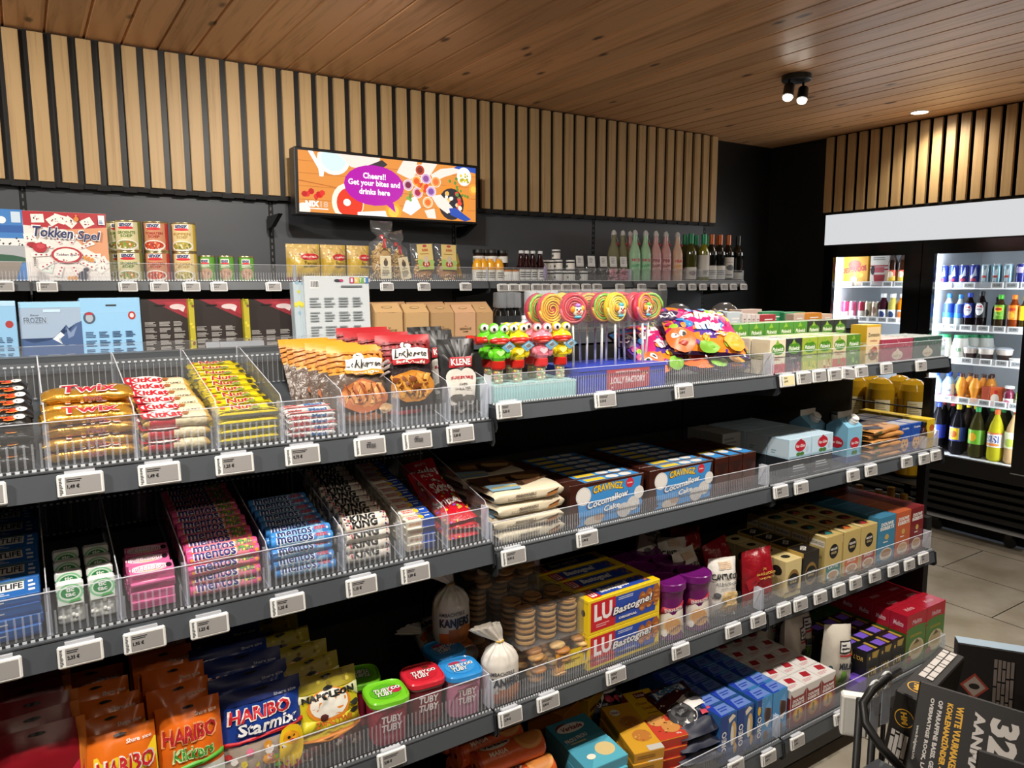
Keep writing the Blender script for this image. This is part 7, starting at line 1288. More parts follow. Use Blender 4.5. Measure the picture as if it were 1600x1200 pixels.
# purple-lidded jars
t = thing('coffee_creamer_jar', 'x', 'jar'); m = MB(); PJ = [(.046, 0), (.049, .004), (.043, .07), (.044, .125), (.05, .15)]
m.lathe(PJ, m=M('6a1a60', .25), n=28)
def rj(b):
    for (r0, z0), (r1, z1) in zip(PJ, PJ[1:]):
        if z0 <= b <= z1 + 1e-6: return r0 + (r1 - r0) * (b - z0) / (z1 - z0)
    return PJ[-1][0]
class JS(Cyl):
    def pt(s, a, b, hh): tt = -pi / 2 - .35 + (a - .045) / .046; r = rj(max(0, b + .012)) + hh; return Vector((cos(tt) * r, sin(tt) * r, b + .012))
q = JS((0, 0, 0), .045); q.sub = 14; D(m, q, .09, .125, [('p', [(.04, .0), (.96, 0), (1, .6), (.8, .74), (.2, .66), (.0, .5)], 'e4dccf'), ('e', .5, .26, .34, .2, 'd8a868'), ('e', .5, .27, .28, .15, 'c08a4e'), ('p', [(.0, .5), (.96, .62), (.98, .8), (.1, .7)], 'b8283c'), ('t', 'ENKHUIZER', .52, .655, .66, .08, 'f0e4e4', .03, 0, .13), ('e', .2, .1, .1, .08, 'e8e0d4')], .0006, .0003); m.build('jar_body', t)
m = MB(); m.lathe([(.051, .147), (.0525, .15), (.0525, .168), (.05, .17), (.049, .167), (.02, .164), (0, .164)], m=M('6e1a6e', .2), n=28, cap=False); m.build('lid', t); pr = Proto(t, 'jar')
for c in range(2):
    for i in range(3): pr.put((1.517 + .108 * c, 1.488 + .106 * i, ZK), (0, 0, 0), 'purple-lidded jar, %s column, %s' % (('left', 'right')[c], roww(i, 3)))
# almond biscuit bags
cb = [('r', .28, .83, .72, .95, 'e0cdb4'), ('l', .3, .84, .7, .94, 4, 'c8a88c'), ('t', 'CANTUCCINI', .5, .72, .9, .095, '1c1c20', .03), ('t', 'ALLE MANDORLE', .5, .6, .7, .055, '2a2a2e', .0), ('l', .25, .52, .75, .54, 1, '8a8a8a'), ('e', .2, .42, .08, .05, '5a5a5c'), ('e', .58, .38, .28, .09, 'dcb878'), ('p', [(.3, .36), (.86, .38), (.8, .46), (.4, .47)], 'e8cc94'), ('e', .62, .2, .28, .1, 'd0a868'), ('p', [(.36, .2), (.9, .2), (.8, .29), (.46, .29)], 'e4c68a'), ('s', .4, .14, .8, .45, 10, .02, ['b8864a', 'f0dcb0']), ('e', .85, .14, .07, .04, 'b8704a')]
m, q = bag('almond_biscuit_bag', .118, .185, .06, foil('e2ded6', .4, 50, .5), cb, seed=31, wr=.0045, taper=.12); o = m.build('biscuit_bag'); pr = Proto(o, 'biscuit bag')
for i, (x, y, z, rx, ry, rz) in enumerate(((1.732, 1.475, 0, -4, 3, -10), (1.705, 1.55, .012, -14, -6, 6), (1.70, 1.63, .02, -20, 5, -14), (1.63, 1.71, .075, -10, 26, 10))): pr.put((x, y, ZK + .003 + z), (radians(rx), radians(ry), radians(rz)), ['white almond biscuit bag at the shelf front', 'almond biscuit bag behind the front one', 'almond biscuit bag, third in its line', 'almond biscuit bag tipped over at the back'][i])
rb = [('t', 'De', .5, .68, .14, .05, 'c8a04a', .01, .3), ('t', 'Lekkerste', .52, .6, .6, .06, 'd0a850', .02, .3), ('t', 'Speculaas', .5, .52, .6, .06, 'd0a850', .02, .3), ('s', .1, .02, .9, .22, 22, .07, ['8a4a24', 'a86030', '6a3418']), ('p', [(.1, .3), (.35, .5), (.2, .6), (.05, .5)], 'a81c28')]
m, q = bag('spiced_biscuit_bag', .13, .18, .065, foil('8e1420', .25, 60, .8), rb, seed=33, wr=.007); o = m.build('biscuit_bag'); pr = Proto(o, 'biscuit bag')
for i, (x, y, z, rx, ry, rz) in enumerate(((1.905, 1.475, 0, -4, 0, -4), (1.86, 1.57, .01, -12, -5, 8), (1.80, 1.68, .03, -14, 8, -6))): pr.put((x, y, ZK + .003 + z), (radians(rx), radians(ry), radians(rz)), ['deep red spiced biscuit bag at the shelf front', 'deep red spiced biscuit bag behind the front one', 'deep red spiced biscuit bag, rearmost'][i])
# coffee cartons
def coff(w_, h, base, its, side, top, n, x, label, d=.068, y0=1.455, zk=ZK, cat='coffee box'):
    o = crt('coffee_box', w_, d, h, base, its, side=side, top=top, rough=.35); pr = Proto(o, cat)
    for i in range(n): pr.put((x, y0 + (d + .0015) * i, zk), (0, 0, 0), label + ', ' + roww(i, n))
tan = 'd8c48a'
oval = lambda y, r=.3, c='1c1a18': [('e', .5, y, r, r * .62, c), ('t', 'NESCAFE', .5, y + .05, r * 1.5, .05, 'f0ece4', .03), ('t', 'GOLD', .5, y - .03, r * 1.2, .05, 'e0c88a', .02)]
# small cream and black ones
coff(.083, .125, tan, [('e', .5, .42, .38, .32, '8a6a34')] + oval(.42, .34), [('e', .5, .7, .3, .14, '2a2620'), ('r', .1, .1, .9, .5, 'c4ae74')], [('e', .5, .5, .22, .2, '2a2620'), ('r', 0, .9, 1, 1, 'b8a468')], 4, 2.055, 'cream small coffee box', y0=1.452)
coff(.085, .135, '26221e', [('e', .5, .42, .38, .3, '8a6a34')] + oval(.42, .34), [('p', [(0, .3), (1, .9), (1, 1), (0, 1)], 'c8a85a')], [('t', 'GOLD', .5, .5, .5, .3, 'e8e4dc', .03, 0, .6), ('r', 0, .9, 1, 1, 'b8a468')], 4, 2.148, 'black small coffee box', y0=1.452)
def nes(lb, lc, x, n=5): coff(.098, .163, 'c4ac6c', oval(.66, .26) + [('r', .08, .02, .92, .36, lc), ('t', lb, .5, .32, .55, .06, 'f0ece4', .02), ('e', .5, .13, .36, .12, 'e8dccc'), ('e', .5, .15, .28, .07, 'b88a5a')], [('r', .05, .78, .95, .92, 'e4dcc8'), ('t', 'NESCAFE GOLD', .5, .85, .8, .06, '3a342c', .02), ('l', .15, .2, .85, .6, 5, 'a8925a')], [('e', .5, .55, .3, .3, '3a2c22'), ('p', [(.3, .3), (.7, .2), (.6, .7)], lc), ('r', 0, 0, .12, 1, 'dccc9a')], n, x, {'LATTE': 'teal-labelled', 'CAPPUCCINO': 'orange-labelled', 'ESPRESSO': 'red-labelled'}[lb] + ' tan coffee box')
nes('LATTE', '2f7a78', 2.277); nes('CAPPUCCINO', 'd0642a', 2.385); nes('ESPRESSO', 'a82c34', 2.488)
def de(c, x, w_, ds, cc): coff(w_, .175, c, [('t', 'DOUWE', .5, .84, .72, .08, 'f0ece8', .05), ('t', 'EGBERTS', .5, .75, .8, .08, 'f0ece8', .05), ('e', .5, .55, .12, .06, 'c8a85a'), ('l', .3, .42, .7, .47, 1, 'e8dcd0'), ('e', .5, .17, .36, .14, 'e0d0bc'), ('e', .5, .2, .3, .08, cc)], [('l', .15, .6, .85, .8, 3, 'e8dcd0'), ('l', .15, .2, .85, .5, 4, 'a8a8a8')], [('r', .1, .1, .9, .9, c)], 6, x, ds + ' coffee carton', d=.06)
de('3f82a4', 2.602, .112, 'blue', 'a87a4a'); de('c0603a', 2.712, .098, 'orange-brown', 'c8a070'); de('7a2428', 2.808, .09, 'dark red', 'b88a5a')

# ================================================================== bottom shelf
Z6 = -1.4085
def brollf(l, x, y, z, rz=0):
    t = thing('biscuit_roll', l, 'biscuits', (x, y, z), rz); m = MB(); r = .033; L_ = .2
    m.lathe([(r * .2, -L_ / 2), (r * .9, -L_ / 2 + .003), (r, -L_ / 2 + .01), (r, 0), (r, L_ / 2 - .01), (r * .9, L_ / 2 - .003), (r * .2, L_ / 2)], (0, 0, r), foil('d8602c', .3, 60, .4), 24, 'X', cap=False)
    q = Fn(lambda a, b: Vector((a - L_ / 2, cos(pi * .92 - b / r) * r, r + sin(pi * .92 - b / r) * r)), 9)
    D(m, q, L_, r * 2.3, [('e', .32, .68, .22, .22, 'e8dcc8'), ('t', 'Verkade', .32, .68, .36, .2, '5a1c1c', .04, .2), ('t', 'MARIA', .3, .32, .26, .16, 'f4dcc8', .03), ('e', .78, .5, .2, .42, 'd8944a'), ('e', .78, .5, .15, .3, 'c87f3c'), ('r', 0, 0, .04, 1, 'b83a24')], .0006, .0003); m.build('wrapper', t); return t
k = 0
for (x, y, z) in ((.98, 1.39, 0), (.975, 1.46, 0), (.97, 1.53, 0), (.965, 1.60, 0), (.99, 1.425, .058), (.975, 1.495, .058), (.96, 1.565, .058), (.965, 1.635, .058), (.98, 1.46, .116), (.96, 1.53, .116), (.95, 1.60, .116), (.965, 1.495, .174), (.945, 1.565, .174), (.94, 1.63, .174)):
    brollf('orange-red roll of round tea biscuits, %s of fourteen in the heap' % ORD[k], x, y, Z6 + z, radians((3, -3, 2, -2)[k % 4])); k += 1
t = thing('red_biscuit_bag', 'red faceted biscuit bag at the bottom left of the rolls', 'biscuits', (.83, 1.40, Z6)); m = MB(); m.ball((0, 0, .07), (.075, .05, .07), foil('a01820', .25), 8, 6); m.build('bag_body', t)
ff = [('r', 0, .55, 1, 1, '3f8aa0'), ('e', .3, .84, .2, .1, '7a2a2c'), ('e', .45, .82, .34, .09, 'ece6dc'), ('t', 'Verkade', .47, .82, .5, .09, '8a2428', .03, .25), ('t', 'FROU FROU', .36, .6, .56, .075, 'f0ece4', .03, 0, .1), ('l', .15, .5, .6, .54, 1, 'e8d88a'), ('p', [(.1, .0), (1, 0), (1, .42), (.5, .3)], '5cb4c8'), ('e', .7, .25, .22, .13, 'dcc48a'), ('e', .3, .2, .1, .05, 'f4ecd8')]
def tilt_crt(w_, hgt, d, base, top, label, x, y, z, rz, name='cookie_box', side=(), rx=0, cat='cookies', rough=.35):
    """pack lying on its back, print facing up; long axis along local Y"""
    o = crt(name, w_, hgt, d, base, side, top=top, rough=rough, side=side); return one(o, cat, (x, y, z), (radians(rx), 0, radians(rz)), label)
for i in range(5): tilt_crt(.135, .2, .03, '4fa0b8', ff, 'turquoise wafer cookie pack, %s of the pile' % lvl(i, 5), 1.19 + .004 * i, 1.375 + .002 * i, Z6 + .0305 * i + .003, -10 + 2 * i, rx=5)
yc = [('r', 0, 0, 1, 1, 'd8a02c'), ('e', .3, .84, .16, .07, 'ece6dc'), ('t', 'Verkade', .3, .84, .26, .05, '8a2428', .03, .2), ('e', .55, .6, .36, .14, 'c88a3c'), ('e', .55, .62, .28, .1, 'b0702a'), ('s', .25, .5, .85, .7, 16, .03, ['d8a858', 'a86424']), ('e', .6, .3, .3, .12, 'c07a34'), ('s', .35, .2, .85, .4, 14, .03, ['d8a858', 'a05c20']), ('r', .5, 0, 1, .1, 'c8c4bc')]
for i in range(4): tilt_crt(.095, .21, .032, 'cf942a', yc, 'golden oat cookie box, %s of the pile' % lvl(i, 4), 1.345 + .004 * i, 1.385, Z6 + .0325 * i + .003, -14, rx=5, side=[('l', .1, .3, .9, .7, 2, '8a5a1c')])
cc = [('r', 0, 0, 1, .42, 'c8402c'), ('r', .3, .84, .7, .95, '6a1c20'), ('t', 'Schär', .5, .895, .34, .06, 'e8c8b8', .03), ('t', 'Choco Chip', .5, .72, .72, .07, 'a8501c', .02), ('t', 'Cookies', .5, .63, .5, .06, 'a8501c', .02), ('l', .3, .5, .7, .54, 1, 'a8701c'), ('e', .36, .36, .3, .11, 'd89a54'), ('e', .66, .2, .3, .11, 'd0904a'), ('s', .15, .12, .9, .44, 16, .03, ['6a3418', 'e4b070', '7a4020']), ('t', '180g', .75, .06, .16, .035, 'f0dcd0', .02)]
for i in range(4): tilt_crt(.095, .22, .03, 'e8bc20', cc, 'yellow and red chocolate chip cookie pack, %s of the pile' % lvl(i, 4), 1.455 + .004 * i, 1.40, Z6 + .0305 * i + .003, -12, rx=7, side=[('r', 0, 0, 1, 1, 'c8402c')])
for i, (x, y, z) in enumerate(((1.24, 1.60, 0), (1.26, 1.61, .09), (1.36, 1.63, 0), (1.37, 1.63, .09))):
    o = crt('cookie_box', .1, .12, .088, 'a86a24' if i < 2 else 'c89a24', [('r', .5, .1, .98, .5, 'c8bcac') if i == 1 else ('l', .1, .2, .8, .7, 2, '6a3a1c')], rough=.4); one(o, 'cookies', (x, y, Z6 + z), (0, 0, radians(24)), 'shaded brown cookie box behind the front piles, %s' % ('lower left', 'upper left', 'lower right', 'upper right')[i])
rn = [('r', 0, .45, 1, 1, '4a1c1c'), ('s', 0, .5, 1, 1, 14, .02, ['f0ece8', 'c8b0a0']), ('p', [(.1, .72), (.85, .78), (.88, .95), (.12, .92)], '4fa0d0'), ('t', 'Mini', .3, .96, .2, .06, 'c85a70', .03, .2, .05), ('to', 'RONDI', .48, .84, .66, .14, 'f4f0ee', '3a7ab8', .05, .1, .06), ('e', .7, .5, .34, .13, 'ece8e4'), ('e', .36, .36, .27, .21, 'e8e4e0'), ('e', .34, .36, .25, .2, '2a2a2c'), ('e', .34, .37, .2, .155, '4a4a4c'), ('e', .34, .37, .14, .11, '2c2c2e'), ('t', 'OREO', .34, .37, .2, .07, '6a6a6c', .04), ('e', .8, .56, .2, .1, '5a5a5c'), ('e', .8, .56, .16, .07, '323234'), ('e', .74, .26, .08, .05, 'd0485c'), ('e', .9, .28, .08, .05, 'd0485c'), ('r', 0, 0, 1, .18, '141c34')]
for i in range(3):
    m, q = bag('biscuit_pouch', .165, .2, .05, foil('18223e', .25, 60, .6), rn, seed=41 + i, wr=.007); one(m.build('biscuit_pouch'), 'biscuits', (1.565 + .004 * i, 1.37 + .006 * i, Z6 + .028 + .038 * i), (radians(-77 - 3 * (i % 2)), radians(3 - 3 * i), radians(-6)), 'dark blue pouch of sandwich biscuits, %s of the heap' % lvl(i, 3))
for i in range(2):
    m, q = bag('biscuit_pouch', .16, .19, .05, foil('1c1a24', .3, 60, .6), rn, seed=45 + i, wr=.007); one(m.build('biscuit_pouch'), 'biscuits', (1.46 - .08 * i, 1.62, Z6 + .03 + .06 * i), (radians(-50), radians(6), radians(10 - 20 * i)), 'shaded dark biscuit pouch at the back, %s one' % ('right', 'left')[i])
def oreo(bs, its, x, w_, ds, n):
    o = crt('sandwich_biscuit_box', w_, .056, .148, bs, its, side=[('r', 0, 0, 1, 1, '2f66a8'), ('e', .6, .3, .16, .24, 'c89a5a'), ('e', .66, .3, .1, .2, '3a2a24')], top=[('r', 0, 0, .45, 1, '2440b0'), ('p', [(.1, .1), (.95, .1), (.95, .9), (.3, .9)], '6a86cc'), ('l', .3, .3, .85, .7, 2, '2f4aa8')], rough=.3); pr = Proto(o, 'biscuit box')
    for i in range(n): pr.put((x, 1.365 + .058 * i, Z6), (0, 0, 0), ds + ', ' + roww(i, n))
ob1 = [('r', 0, 0, .42, 1, '1f3f88'), ('to', 'OREO', .2, .4, .55, .24, 'f4f2ee', '16244a', .06, 0, pi / 2), ('e', .78, .55, .18, .26, 'd8b478'), ('e', .7, .5, .1, .22, 'ece4d4'), ('p', [(.5, .8), (.9, .9), (.7, .98), (.45, .9)], 'e8dcc8'), ('e', .9, .2, .1, .12, 'd0a868')]
ob2 = [('r', 0, 0, 1, 1, '4a94cc'), ('r', 0, 0, .3, 1, '1f3f88'), ('s', .3, .5, .7, 1, 16, .015, ['e8f0f8']), ('to', 'OREO', .15, .3, .5, .2, 'f4f2ee', '16244a', .06, 0, pi / 2), ('e', .13, .75, .1, .1, 'e8b82c'), ('e', .72, .6, .24, .24, '7a4a2c'), ('e', .72, .58, .17, .16, '3a241a'), ('p', [(.5, .78), (.95, .7), (.8, .9)], '6aa8e0'), ('p', [(.5, .42), (.9, .46), (.7, .3)], 'ece4dc'), ('e', .6, .14, .14, .12, '7a4a2c')]
ob1 = [i for i in ob1]; oreo('2a5490', [('r', 0, 0, .42, 1, '1f3f88'), ('to', 'OREO', .21, .42, 1.0, .14, 'f4f2ee', '16244a', .06, 0, pi / 2)] + ob1[2:], 1.66, .072, 'golden-cookie blue biscuit box, left column', 6); oreo('2a5490', [('r', 0, 0, .42, 1, '1f3f88'), ('to', 'OREO', .21, .42, 1.0, .14, 'f4f2ee', '16244a', .06, 0, pi / 2)] + ob1[2:], 1.734, .072, 'golden-cookie blue biscuit box, right column', 6)
oreo('3a7cb8', ob2[:3] + [('to', 'OREO', .17, .38, 1.0, .13, 'f4f2ee', '16244a', .06, 0, pi / 2)] + ob2[4:], 1.822, .072, 'chocolate-dip blue biscuit box, left column', 6); oreo('3a7cb8', ob2[:1] + ob2[5:], 1.896, .07, 'chocolate-dip blue biscuit box, right column', 6)
dk = [('p', [(0, 0), (1, 0), (1, .93), (.85, .78), (.15, .78), (0, .93)], '8a2c28'), ('r', 0, .0, 1, .8, '8a2c28'), ('t', 'DOUWE', .5, .7, .74, .085, 'f0ece8', .05), ('t', 'EGBERTS', .5, .6, .8, .085, 'f0ece8', .05), ('e', .5, .32, .34, .2, 'c8842c'), ('e', .5, .33, .26, .15, 'e0b04a'), ('p', [(.4, .2), (.6, .2), (.55, .44), (.45, .44)], '8a6a3c')]
o = crt('ground_coffee_pack', .078, .068, .13, 'd8d4d0', dk, side=[('r', 0, 0, 1, .8, '8a2c28')], top=[('r', .02, .04, .98, .96, 'e2dedb'), ('p', [(.4, .5), (.8, .4), (.9, .8), (.5, .9)], 'a8202c'), ('l', .1, .15, .7, .38, 3, 'c88a8c')], rough=.35); pr = Proto(o, 'coffee pack')
for c in range(3):
    for i in range(5): pr.put((1.982 + .0795 * c, 1.36 + .07 * i, Z6), (0, 0, 0), 'red and white ground coffee pack, %s column, %s' % (('left', 'middle', 'right')[c], roww(i, 5)))
mb_ = [('r', .44, .62, .86, .8, '17181c'), ('r', .47, .64, .83, .78, 'e6e4e0'), ('l', .5, .66, .8, .76, 2, '33343a'), ('r', .44, .57, .86, .6, 'c02a34'), ('e', .93, .6, .08, .05, 'c8982c'), ('t', 'MILD', .68, .42, .5, .1, '26303c', .04), ('e', .2, .4, .05, .035, '3a5a6a'), ('e', .25, .2, .2, .1, '8aa85a'), ('e', .6, .22, .1, .14, '6a9a3a'), ('e', .45, .12, .2, .06, 'a8b87a')]
m, q = bag('coffee_bag', .115, .235, .075, foil('cfc8ba', .4, 40, .4), mb_, seed=51, wr=.004, taper=.18); o = m.build('coffee_bag'); pr = Proto(o, 'coffee bag')
for i, (x, y, rz, rx) in enumerate(((2.285, 1.43, -30, 0), (2.23, 1.56, 6, -3), (2.32, 1.60, -14, -5), (2.22, 1.66, 10, -8), (2.29, 1.70, 4, -8))): pr.put((x, y, Z6 + .003), (radians(rx), 0, radians(rz)), 'cream coffee bean bag with a folded top, ' + ['standing alone in front', 'behind it on the left', 'behind it on the right', 'rear left', 'rear right'][i])
lo = [('r', 0, .0, 1, 1, '1a191c'), ('e', .22, .84, .07, .05, 'c8a24a'), ('p', [(.42, .98), (.98, .98), (.8, .78), (.42, .82)], 'b0923e'), ('t', "L'OR", .5, .42, .64, .24, 'dcb654', .012, .2), ('e', .5, .3, .26, .05, '1a191c')]
o = crt('capsule_box', .078, .062, .132, '1a191c', lo, side=[('t', "L'OR", .5, .8, .6, .12, 'dcb654', .012, .2)], top=[('p', [(.2, .15), (.7, .15), (.75, .75), (.15, .75)], '7a5ad0'), ('p', [(.78, .1), (.98, .1), (.98, .9), (.8, .9)], 'b0923e')], rough=.3); pr = Proto(o, 'capsule box')
for c in range(3):
    for i in range(4): pr.put((2.405 + .0795 * c, 1.365 + .064 * i, Z6), (0, 0, 0), 'black capsule box with purple top, %s column, %s' % (('left', 'middle', 'right')[c], roww(i, 4)))
t = crt('capsule_box', .05, .05, .045, '6a4ab8', [], rough=.35); one(t, 'capsule box', (2.345, 1.36, Z6), (0, 0, .1), 'purple box corner beside the black capsule boxes')
ml = [('r', 0, .7, 1, 1, 'b01e30'), ('e', .5, .7, .52, .06, '4a7a34'), ('r', 0, 0, 1, .66, '4a7a34'), ('t', 'Melitta', .5, .84, .5, .09, 'd8b4b8', .02, .3), ('t', 'ORIGINAL', .5, .58, .6, .05, 'b8983a', .02), ('e', .55, .3, .4, .2, 'cdbf98'), ('e', .55, .34, .3, .13, 'b8a47a'), ('p', [(.4, .4), (.7, .42), (.55, .5)], '5a4a34'), ('e', .2, .14, .12, .08, 'a03a34')]
o = crt('filter_box', .132, .066, .205, 'b01e30', ml, side=[('r', 0, 0, 1, .66, '3f6a2c'), ('t', 'Melitta', .5, .82, .6, .09, 'e8c8cc', .02, .3), ('l', .1, .4, .9, .5, 2, '6a9a54')], top=[('t', 'Melitta', .5, .5, .4, .3, 'd8a0a8', .02, .3)], rough=.25); pr = Proto(o, 'filter box')
for c in range(2):
    for i in range(6): pr.put((2.682 + .135 * c, 1.365 + .0675 * i, Z6), (0, 0, 0), 'red-topped green coffee filter box, %s column, %s' % (('left', 'right')[c], roww(i, 6)))
# ================================================================== wire baskets of bottles on the gondola's far end
t = thing('end_cap_rack', 'black wire basket rack on the far end of the gondola', 'rack', (3.0, 1.75, -H)); o3 = (3.0, 1.75, -H)
m = MB()
for y in (1.50, 2.1): m.box(2.90, 2.93, y - .015, y + .015, -H + .002, -.36, BLK)
m.box(2.87, 2.905, 1.45, 2.2, -H + .002, -.9, BLK2); off(m, o3); m.build('upright', t)
def basket(z0, z1, yc=1.73, ry=.2, rx=.27):
    m = MB(); n = 25; arc = lambda z: [(2.93 + rx * sin(pi * i / n), yc - ry * cos(pi * i / n), z) for i in range(n + 1)]
    for z in (z0, z1): m.tube(arc(z), .0032, BLK, 6)
    for a, b_ in zip(arc(z0)[::1], arc(z1)[::1]): m.tube([a, b_], .0028, BLK, 5)
    m.tube([(2.93, yc - ry, z1), (2.93, yc + ry, z1)], .003, BLK, 6)
    p = [(2.93, yc - ry)] + [(a[0], a[1]) for a in arc(0)] ; m.prism([(a, b_) for a, b_ in p[1:]], Flat((0, 0, z0), (1, 0, 0), (0, 1, 0)), -.003, 0, BLK)
    off(m, o3); m.build('wire_basket', t)
basket(-.80, -.488); basket(-1.20, -.93); basket(-1.52, -1.28)
JU = [(.045, 0), (.056, .012), (.056, .325), (.0535, .36), (.046, .386), (.03, .402), (.012, .408), (.0, .409)]
big_ = thing('juice_carboy', 'x', 'bottle'); m = MB(); m.lathe(JU, m=M('9a7614', .1, 0, .5, 0, .6), n=26); m.build('bottle_body', big_)
m = MB(); q = Cyl((0, 0, .1), .0565, -pi / 2 - .3)
class S5(Cyl):
    def pt(s, a, b, hh): return Cyl.pt(s, a - .03, b, hh)
q = S5((0, 0, .2), .0565, -2.4); q.sub = 14; D(m, q, .06, .12, [('r', 0, 0, 1, 1, 'cfc6a4'), ('l', .1, .55, .9, .95, 5, 'a89c74'), ('r', .5, .05, .9, .4, '5a5030')], .0004); m.build('paper_label', big_)
big_ = Proto(big_, 'bottle')
for i, (x, y) in enumerate(((3.055, 1.64), (3.13, 1.74), (2.99, 1.74), (3.075, 1.84), (2.99, 1.86))): big_.put((x, y, -.797), (0, 0, 0), 'large amber bottle in the upper wire basket, %s of five' % ORD[i])
wb = bottle('white_wine_bottle', 'x', 'bottle', .037, .31, T('b8862a', .6), T('c8a04a', .5), [M('d8ceb0'), ('e', .5, .4, .3, .2, 'c8a04a'), ('e', .5, .2, .2, .1, '6a8a3a')], (.15, .62), prof=WP, neck=.0145, capr=.016, capz=.85, face=-2.4)
for i, (x, y) in enumerate(((3.0, 1.60), (3.08, 1.66), (3.14, 1.75), (3.06, 1.76), (2.985, 1.69), (2.98, 1.80), (3.06, 1.85))): wb.put((x, y, -1.197), (0, 0, 0), 'pale wine bottle in the lower wire basket, %s of seven' % ORD[i])
for i, (x, y) in enumerate(((3.02, 1.63), (3.1, 1.72), (3.0, 1.75))):
    o = crt('carton_pack', .07, .07, .2, '6a1c28', [('s', 0, 0, 1, 1, 20, .1, ['a83a3a', '3a6a34', '8a2434', 'c89a3a'])], rough=.4); one(o, 'carton', (x, y, -1.517), (0, 0, .4), 'patterned red carton in the lowest wire basket, %s of three' % ORD[i])
t = thing('key_ring', 'small white ring tag hanging on the lower basket', 'ring', (3.13, 1.62, -.90)); m = MB(); m.tube([(0, .0, .018 * sin(a * pi / 8)) if False else (.012 * cos(a * pi / 8), 0, .014 * sin(a * pi / 8)) for a in range(16)], .002, 'd8d8d4', 5, True); m.build('ring', t)

# ================================================================== wire rack with black fire-lighter boxes in the right foreground
KB = M('1b1a1a', .4); YE = 'e8b02a'; WHI = 'cfcac4'
def brick(x0, y0, x1, y1, n, c, seed=1):   # columns of unreadable print turned on their side
    rr = random.Random(seed); out = []
    for i in range(n):
        a = x0 + (x1 - x0) * i / n; b_ = y0
        while b_ < y1: L_ = rr.uniform(.05, .16); out.append(('r', a, b_, a + (x1 - x0) / n * .8, min(y1, b_ + L_ - .012), c)); b_ += L_
    return out
def hbox(l, w_, d, h, front, side, top, loc, rz, rx=0, ry=0):
    o = crt('firelighter_box', w_, d, h, '1c1816', front, side=side, top=top, rough=.55, r=.002); return one(o, 'firelighter box', loc, (radians(rx), radians(ry), radians(rz)), l)
def vt(s, cx_, cy_, L_, th, c, b_=.03): return ('t', s, cx_, cy_, L_, th, c, b_, 0, -pi / 2)
class _: pass
# big box: its large face looks along -X, print turned a quarter clockwise
WA, HA = .30, .34
fa = lambda s, cx_, cy_, Lm, Tm, c, b_=.03: ('t', s, cx_, cy_, Lm / WA, Tm / HA, c, b_, 0, -pi / 2)
def row_(txt_, off_, L_, th_, c, b_=.05, st=.018):
    off_ *= .93; L_ *= .93; th_ *= .93
    return fa(txt_, off_ / WA, 1 - (st + L_ / 2) / HA, L_, th_, c, b_)
bigf = [row_('32', .115, .054, .036, WHI, .05, .019), row_('AANMAAKBLOKJES', .082, .21, .018, WHI), row_('WITTE VUURMAKERS - ALLUME-FEU', .058, .165, .0095, YE), row_('KOHLENANZÜNDER - ANZÜNDER', .0455, .15, .0095, YE), row_('OP PARAFFINE BASIS. GEBRUIK', .032, .125, .0062, WHI), row_('OVERMATIGE ROOK, LANGE BRAND', .0205, .16, .0062, WHI), row_('www.firelighters.info', .007, .05, .005, WHI, .02, .06)]
def lean(o, th, W, Hh, px, py, z, px2, py2, tilt):
    """set a box so that its left face's upper edge runs through two points at height z, leaning back by tilt degrees"""
    P_ = gZ(px, py, z); Q_ = gZ(px2, py2, z); e1 = (Q_ - P_).normalized(); nh = Vector((-e1.y, e1.x, 0))
    if nh.dot(P_) > 0: nh = -nh
    tt = radians(tilt); up = Vector((0, 0, 1)) * cos(tt) - nh * sin(tt); n = nh * cos(tt) + Vector((0, 0, 1)) * sin(tt)
    X_, Y_, Z_ = -n, -e1, up; R_ = Matrix(((X_.x, Y_.x, Z_.x), (X_.y, Y_.y, Z_.y), (X_.z, Y_.z, Z_.z)))
    base = P_ - R_ @ Vector((-th / 2, W, Hh)); o.rotation_euler = R_.to_euler(); o.location = base + Vector((0, 0, H))
t = hbox('large black firelighter box printed 32 in the right foreground', .03, WA, HA, [], bigf, [], (0, 0, 0), 0)
lean(t, .03, WA, HA, 1437, 1063, -.57, 1600, 1112, 30)
t = hbox('plain black firelighter box overlapping the big one at the bottom right', .03, .2, .2, [], [('p', [(.35, .62), (.6, .62), (.6, .5), (.35, .5)], WHI)], [], (0, 0, 0), 0)
lean(t, .03, .2, .2, 1527, 1170, -.58, 1600, 1193, 28)
t = hbox('tall narrow black firelighter box with a yellow round emblem', .04, .20, .30, [('e', .5, .87, .36, .05, YE), ('e', .5, .87, .33, .045, '24211f'), ('t', 'HM', .5, .87, .5, .03, YE, .05, 0, -1.3)] + brick(.16, .02, .84, .79, 4, WHI, 4), [('r', .55, .4, .75, .55, 'a89a90'), ('r', .58, .42, .72, .53, '2a2624')], [('e', .5, .17, .36, .085, YE), ('e', .5, .17, .32, .075, '24211f'), ('t', 'HM', .5, .17, .5, .05, YE, .05, 0, -1.3)] + brick(.2, .36, .8, .96, 2, WHI, 9), (1.076, .59, -.918), 0)
t.rotation_euler = (0, radians(7), radians(-80))
t = hbox('black firelighter box with small print and an orange hazard mark at the back', .04, .30, .28, [], [('p', [(.02, .72), (.1, .81), (.18, .72), (.1, .63)], '8f3c2e'), ('p', [(.038, .72), (.1, .79), (.162, .72), (.1, .65)], '9a8c82'), ('e', .1, .72, .03, .02, '2a2422')] + brick(.2, .05, .31, .93, 5, '7a706a', 2) + brick(.38, .05, .49, .92, 5, '7a706a', 3), [('r', .0, .0, 1, 1, '8fa4b4'), ('r', .1, .35, .9, .62, 'c8a84a'), ('l', .2, .02, .8, .3, 3, 'e4e8ea')], (0, 0, 0), 0)
